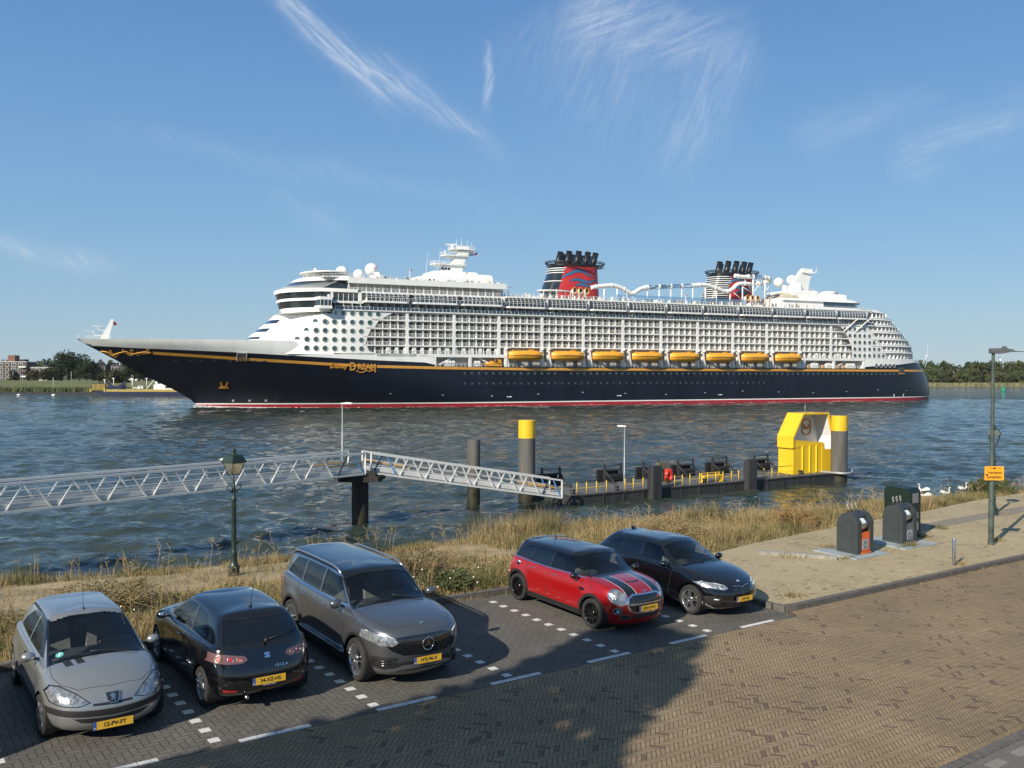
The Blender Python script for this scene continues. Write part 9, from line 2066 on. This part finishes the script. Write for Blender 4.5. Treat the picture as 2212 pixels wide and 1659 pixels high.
# wind turbines, buoy, far birds
def turbine(px_, hy, Y_, bl, a0, label):
 x = X5(px_, Y_); zh = 12.4 + (801 - hy) / 1950 * Y_; r = empty('wind_turbine', (x, Y_, 3), .5, label, 'wind turbine', 'wind turbines beyond the wood'); mt = mat('turbine_white', (.66, .70, .74), .6)
 e = MB(); e.tube([(0, 0, 0), (0, 0, zh - 3)], [3.4, 1.7], 12); e.build('tower', mt, r); e = MB(); e.tube([(0, -5, zh - 2), (0, 7, zh - 2)], 2.2, 10); e.build('nacelle', mt, r)
 for k in range(3):
  a = a0 + math.tau * k / 3; d = Vector((math.cos(a), 0, math.sin(a))); q = Vector((-math.sin(a), 0, math.cos(a))); c = Vector((0, -6, zh - 2)); e = MB()
  e.add([c - q * .9, c + q * .9, c + d * bl * .2 + q * 2.0, c + d * bl + q * .2, c + d * bl - q * .2, c + d * bl * .2 - q * 1.3] + [p + Vector((0, .7, 0)) for p in (c - q * .9, c + q * .9, c + d * bl * .2 + q * 2.0, c + d * bl + q * .2, c + d * bl - q * .2, c + d * bl * .2 - q * 1.3)], [(0, 1, 2, 3, 4, 5), (11, 10, 9, 8, 7, 6)] + [(i, 6 + i, 6 + (i + 1) % 6, (i + 1) % 6) for i in range(6)]); e.build('blade', mt, r)
turbine(2000.5, 769.5, 3100, 42, math.radians(93), 'white wind turbine over the wood between the stern and the lamp post'); turbine(2160, 772.5, 3300, 40, math.radians(28), 'white wind turbine over the wood right behind the lamp post head')
by = empty('green_buoy', (301.6, 553.8, 0), 0, 'green channel buoy floating near the far right bank', 'buoy'); m_bu = mat('buoy_green', (.015, .20, .10), .5)
e = MB(); e.smooth = True; e.lathe([(.1, -.5), (1.5, -.3), (1.6, .5), (1.3, .9)], n=16); e.build('float', m_bu, by); e = MB(); e.lathe([(1.3, .9), (.75, 1.6), (.55, 3.1), (.3, 3.2)], n=10); e.tube([(0, 0, 3.1), (0, 0, 4.3)], .12, 6); e.lathe([(.4, 4.2), (.001, 5.0)], n=8); e.build('tower', m_bu, by)
e = MB()
for q in range(10): e.ball((305 + q * 1.9 + rng.uniform(-1, 1) + 12, 560 + rng.uniform(-6, 6), .25), .38, 6, (1.5, 1, .8))
for x_ in (-250.5, -235.2): e.ball((x_ + 33, 398, .35), .55, 8, (1.8, 1, .8))
tag(e.build('distant_birds', m_swan), 'tiny white water birds resting on the river far away', 'birds', kind='stuff')
gl = empty('gull', (-8.9, 68.2, 5.83), .3, 'small white gull sitting on the far rail of the gangway near the lantern', 'gull'); gl.location = tuple(J - GD * 11.0 + GP * 2.15 + Vector((0, 0, 1.63))); e = MB(); e.smooth = True; e.ball((0, 0, .13), .12, 10, (1.9, .8, .8)); e.ball((.2, 0, .25), .06, 8); e.bar((.24, 0, .25), (.32, 0, .24), .02); e.bar((-.2, 0, .13), (-.34, 0, .13), .04, .02); e.build('body', m_swan, gl)
# ---------------------------------------------------------------- off to the left, unseen: tree and car added to throw the shade
cd = Vector((math.cos(math.radians(17.3)), math.sin(math.radians(17.3)))); cot = 1 / math.tan(SUN_EL)
poly = [(2.2, 12.3), (5, 12.35), (7, 12.45), (9, 12.7), (10.5, 13.2), (12.1, 14.0), (13.2, 13.8), (13.6, 12.7), (13.7, 12.2), (12.3, 11.4), (11.6, 10.7), (10.6, 10.4), (9.9, 9.9), (9.0, 9.6), (8.3, 9.1), (7.7, 8.3), (6.5, 7.2), (5, 5.5), (1, 5.5), (0, 12.2)]  # wanted shadow outline on the road; the added crown is shaped from it
cs = []; k = 0
while len(cs) < 9500:
 a, b = rng.uniform(0, 14), rng.uniform(5.4, 14.1)
 if not inpoly((a, b), poly): continue
 h = 4.6 + a * .62 + rng.uniform(-1.1, 1.1); u_, v_ = a - cd.x * h * cot, b - cd.y * h * cot
 x, y = uv(u_, v_); cs.append((x, y, zp(x, y) + h))
tx, ty = uv(-4.6, 6.6); tz = zp(tx, ty); tr_ = empty('added_shade_tree', (tx, ty, tz), 0, 'unseen leafy tree added outside the left edge to shade the road', 'tree')
cs = np.array(cs) - np.array([tx, ty, tz]); n_ = len(cs); leafclump('crown', cs, np.full((n_, 3), .14), 1, .19, np.tile(np.array([[.05, .075, .025]]), (n_, 1)), m_leaf, parent=tr_)
e = MB(); e.tube([(0, 0, -.1), (.1, .1, 3.2), (.2, .3, 6), (.3, .3, 10)], [.2, .16, .12, .05], 10)
for q in range(26): p = cs[rng.randrange(n_)]; e.tube([(.1, .1, rng.uniform(3, 7)), (p[0] * .6, p[1] * .6, p[2] * .8), tuple(p)], [.07, .04, .015], 5)
e.build('trunk', MATS['bark'], tr_)
src = [o for o in bpy.data.objects if o.name.startswith('black_hatchback') and o.parent is None and 'tail' in o['label']][0]  # unseen copy, added for the shadow beside the silver car
cc_ = copy_tree(src); place(cc_, .32, 15.3, -NOSE); cc_['label'] = 'unseen black hatchback added just outside the left edge, casting the shadow beside the silver one'
cc_['label'] = 'unseen black hatchback added outside the left edge to cast shade beside the silver one'
# ---------------------------------------------------------------- thin summer air over the river
hz = MB(); hz.box(-3700, 3700, -450, 3900, -4.5, 140); hm = bpy.data.materials.new('haze'); hm.use_nodes = True; HN = hm.node_tree.nodes; HN.remove(HN['Principled BSDF'])
pv = HN.new('ShaderNodeVolumePrincipled'); pv.inputs['Color'].default_value = (.86, .91, .97, 1); pv.inputs['Density'].default_value = 0.00004; pv.inputs['Anisotropy'].default_value = .2
hm.node_tree.links.new(pv.outputs[0], HN['Material Output'].inputs['Volume']); tag(hz.build('haze', hm), kind='stuff')
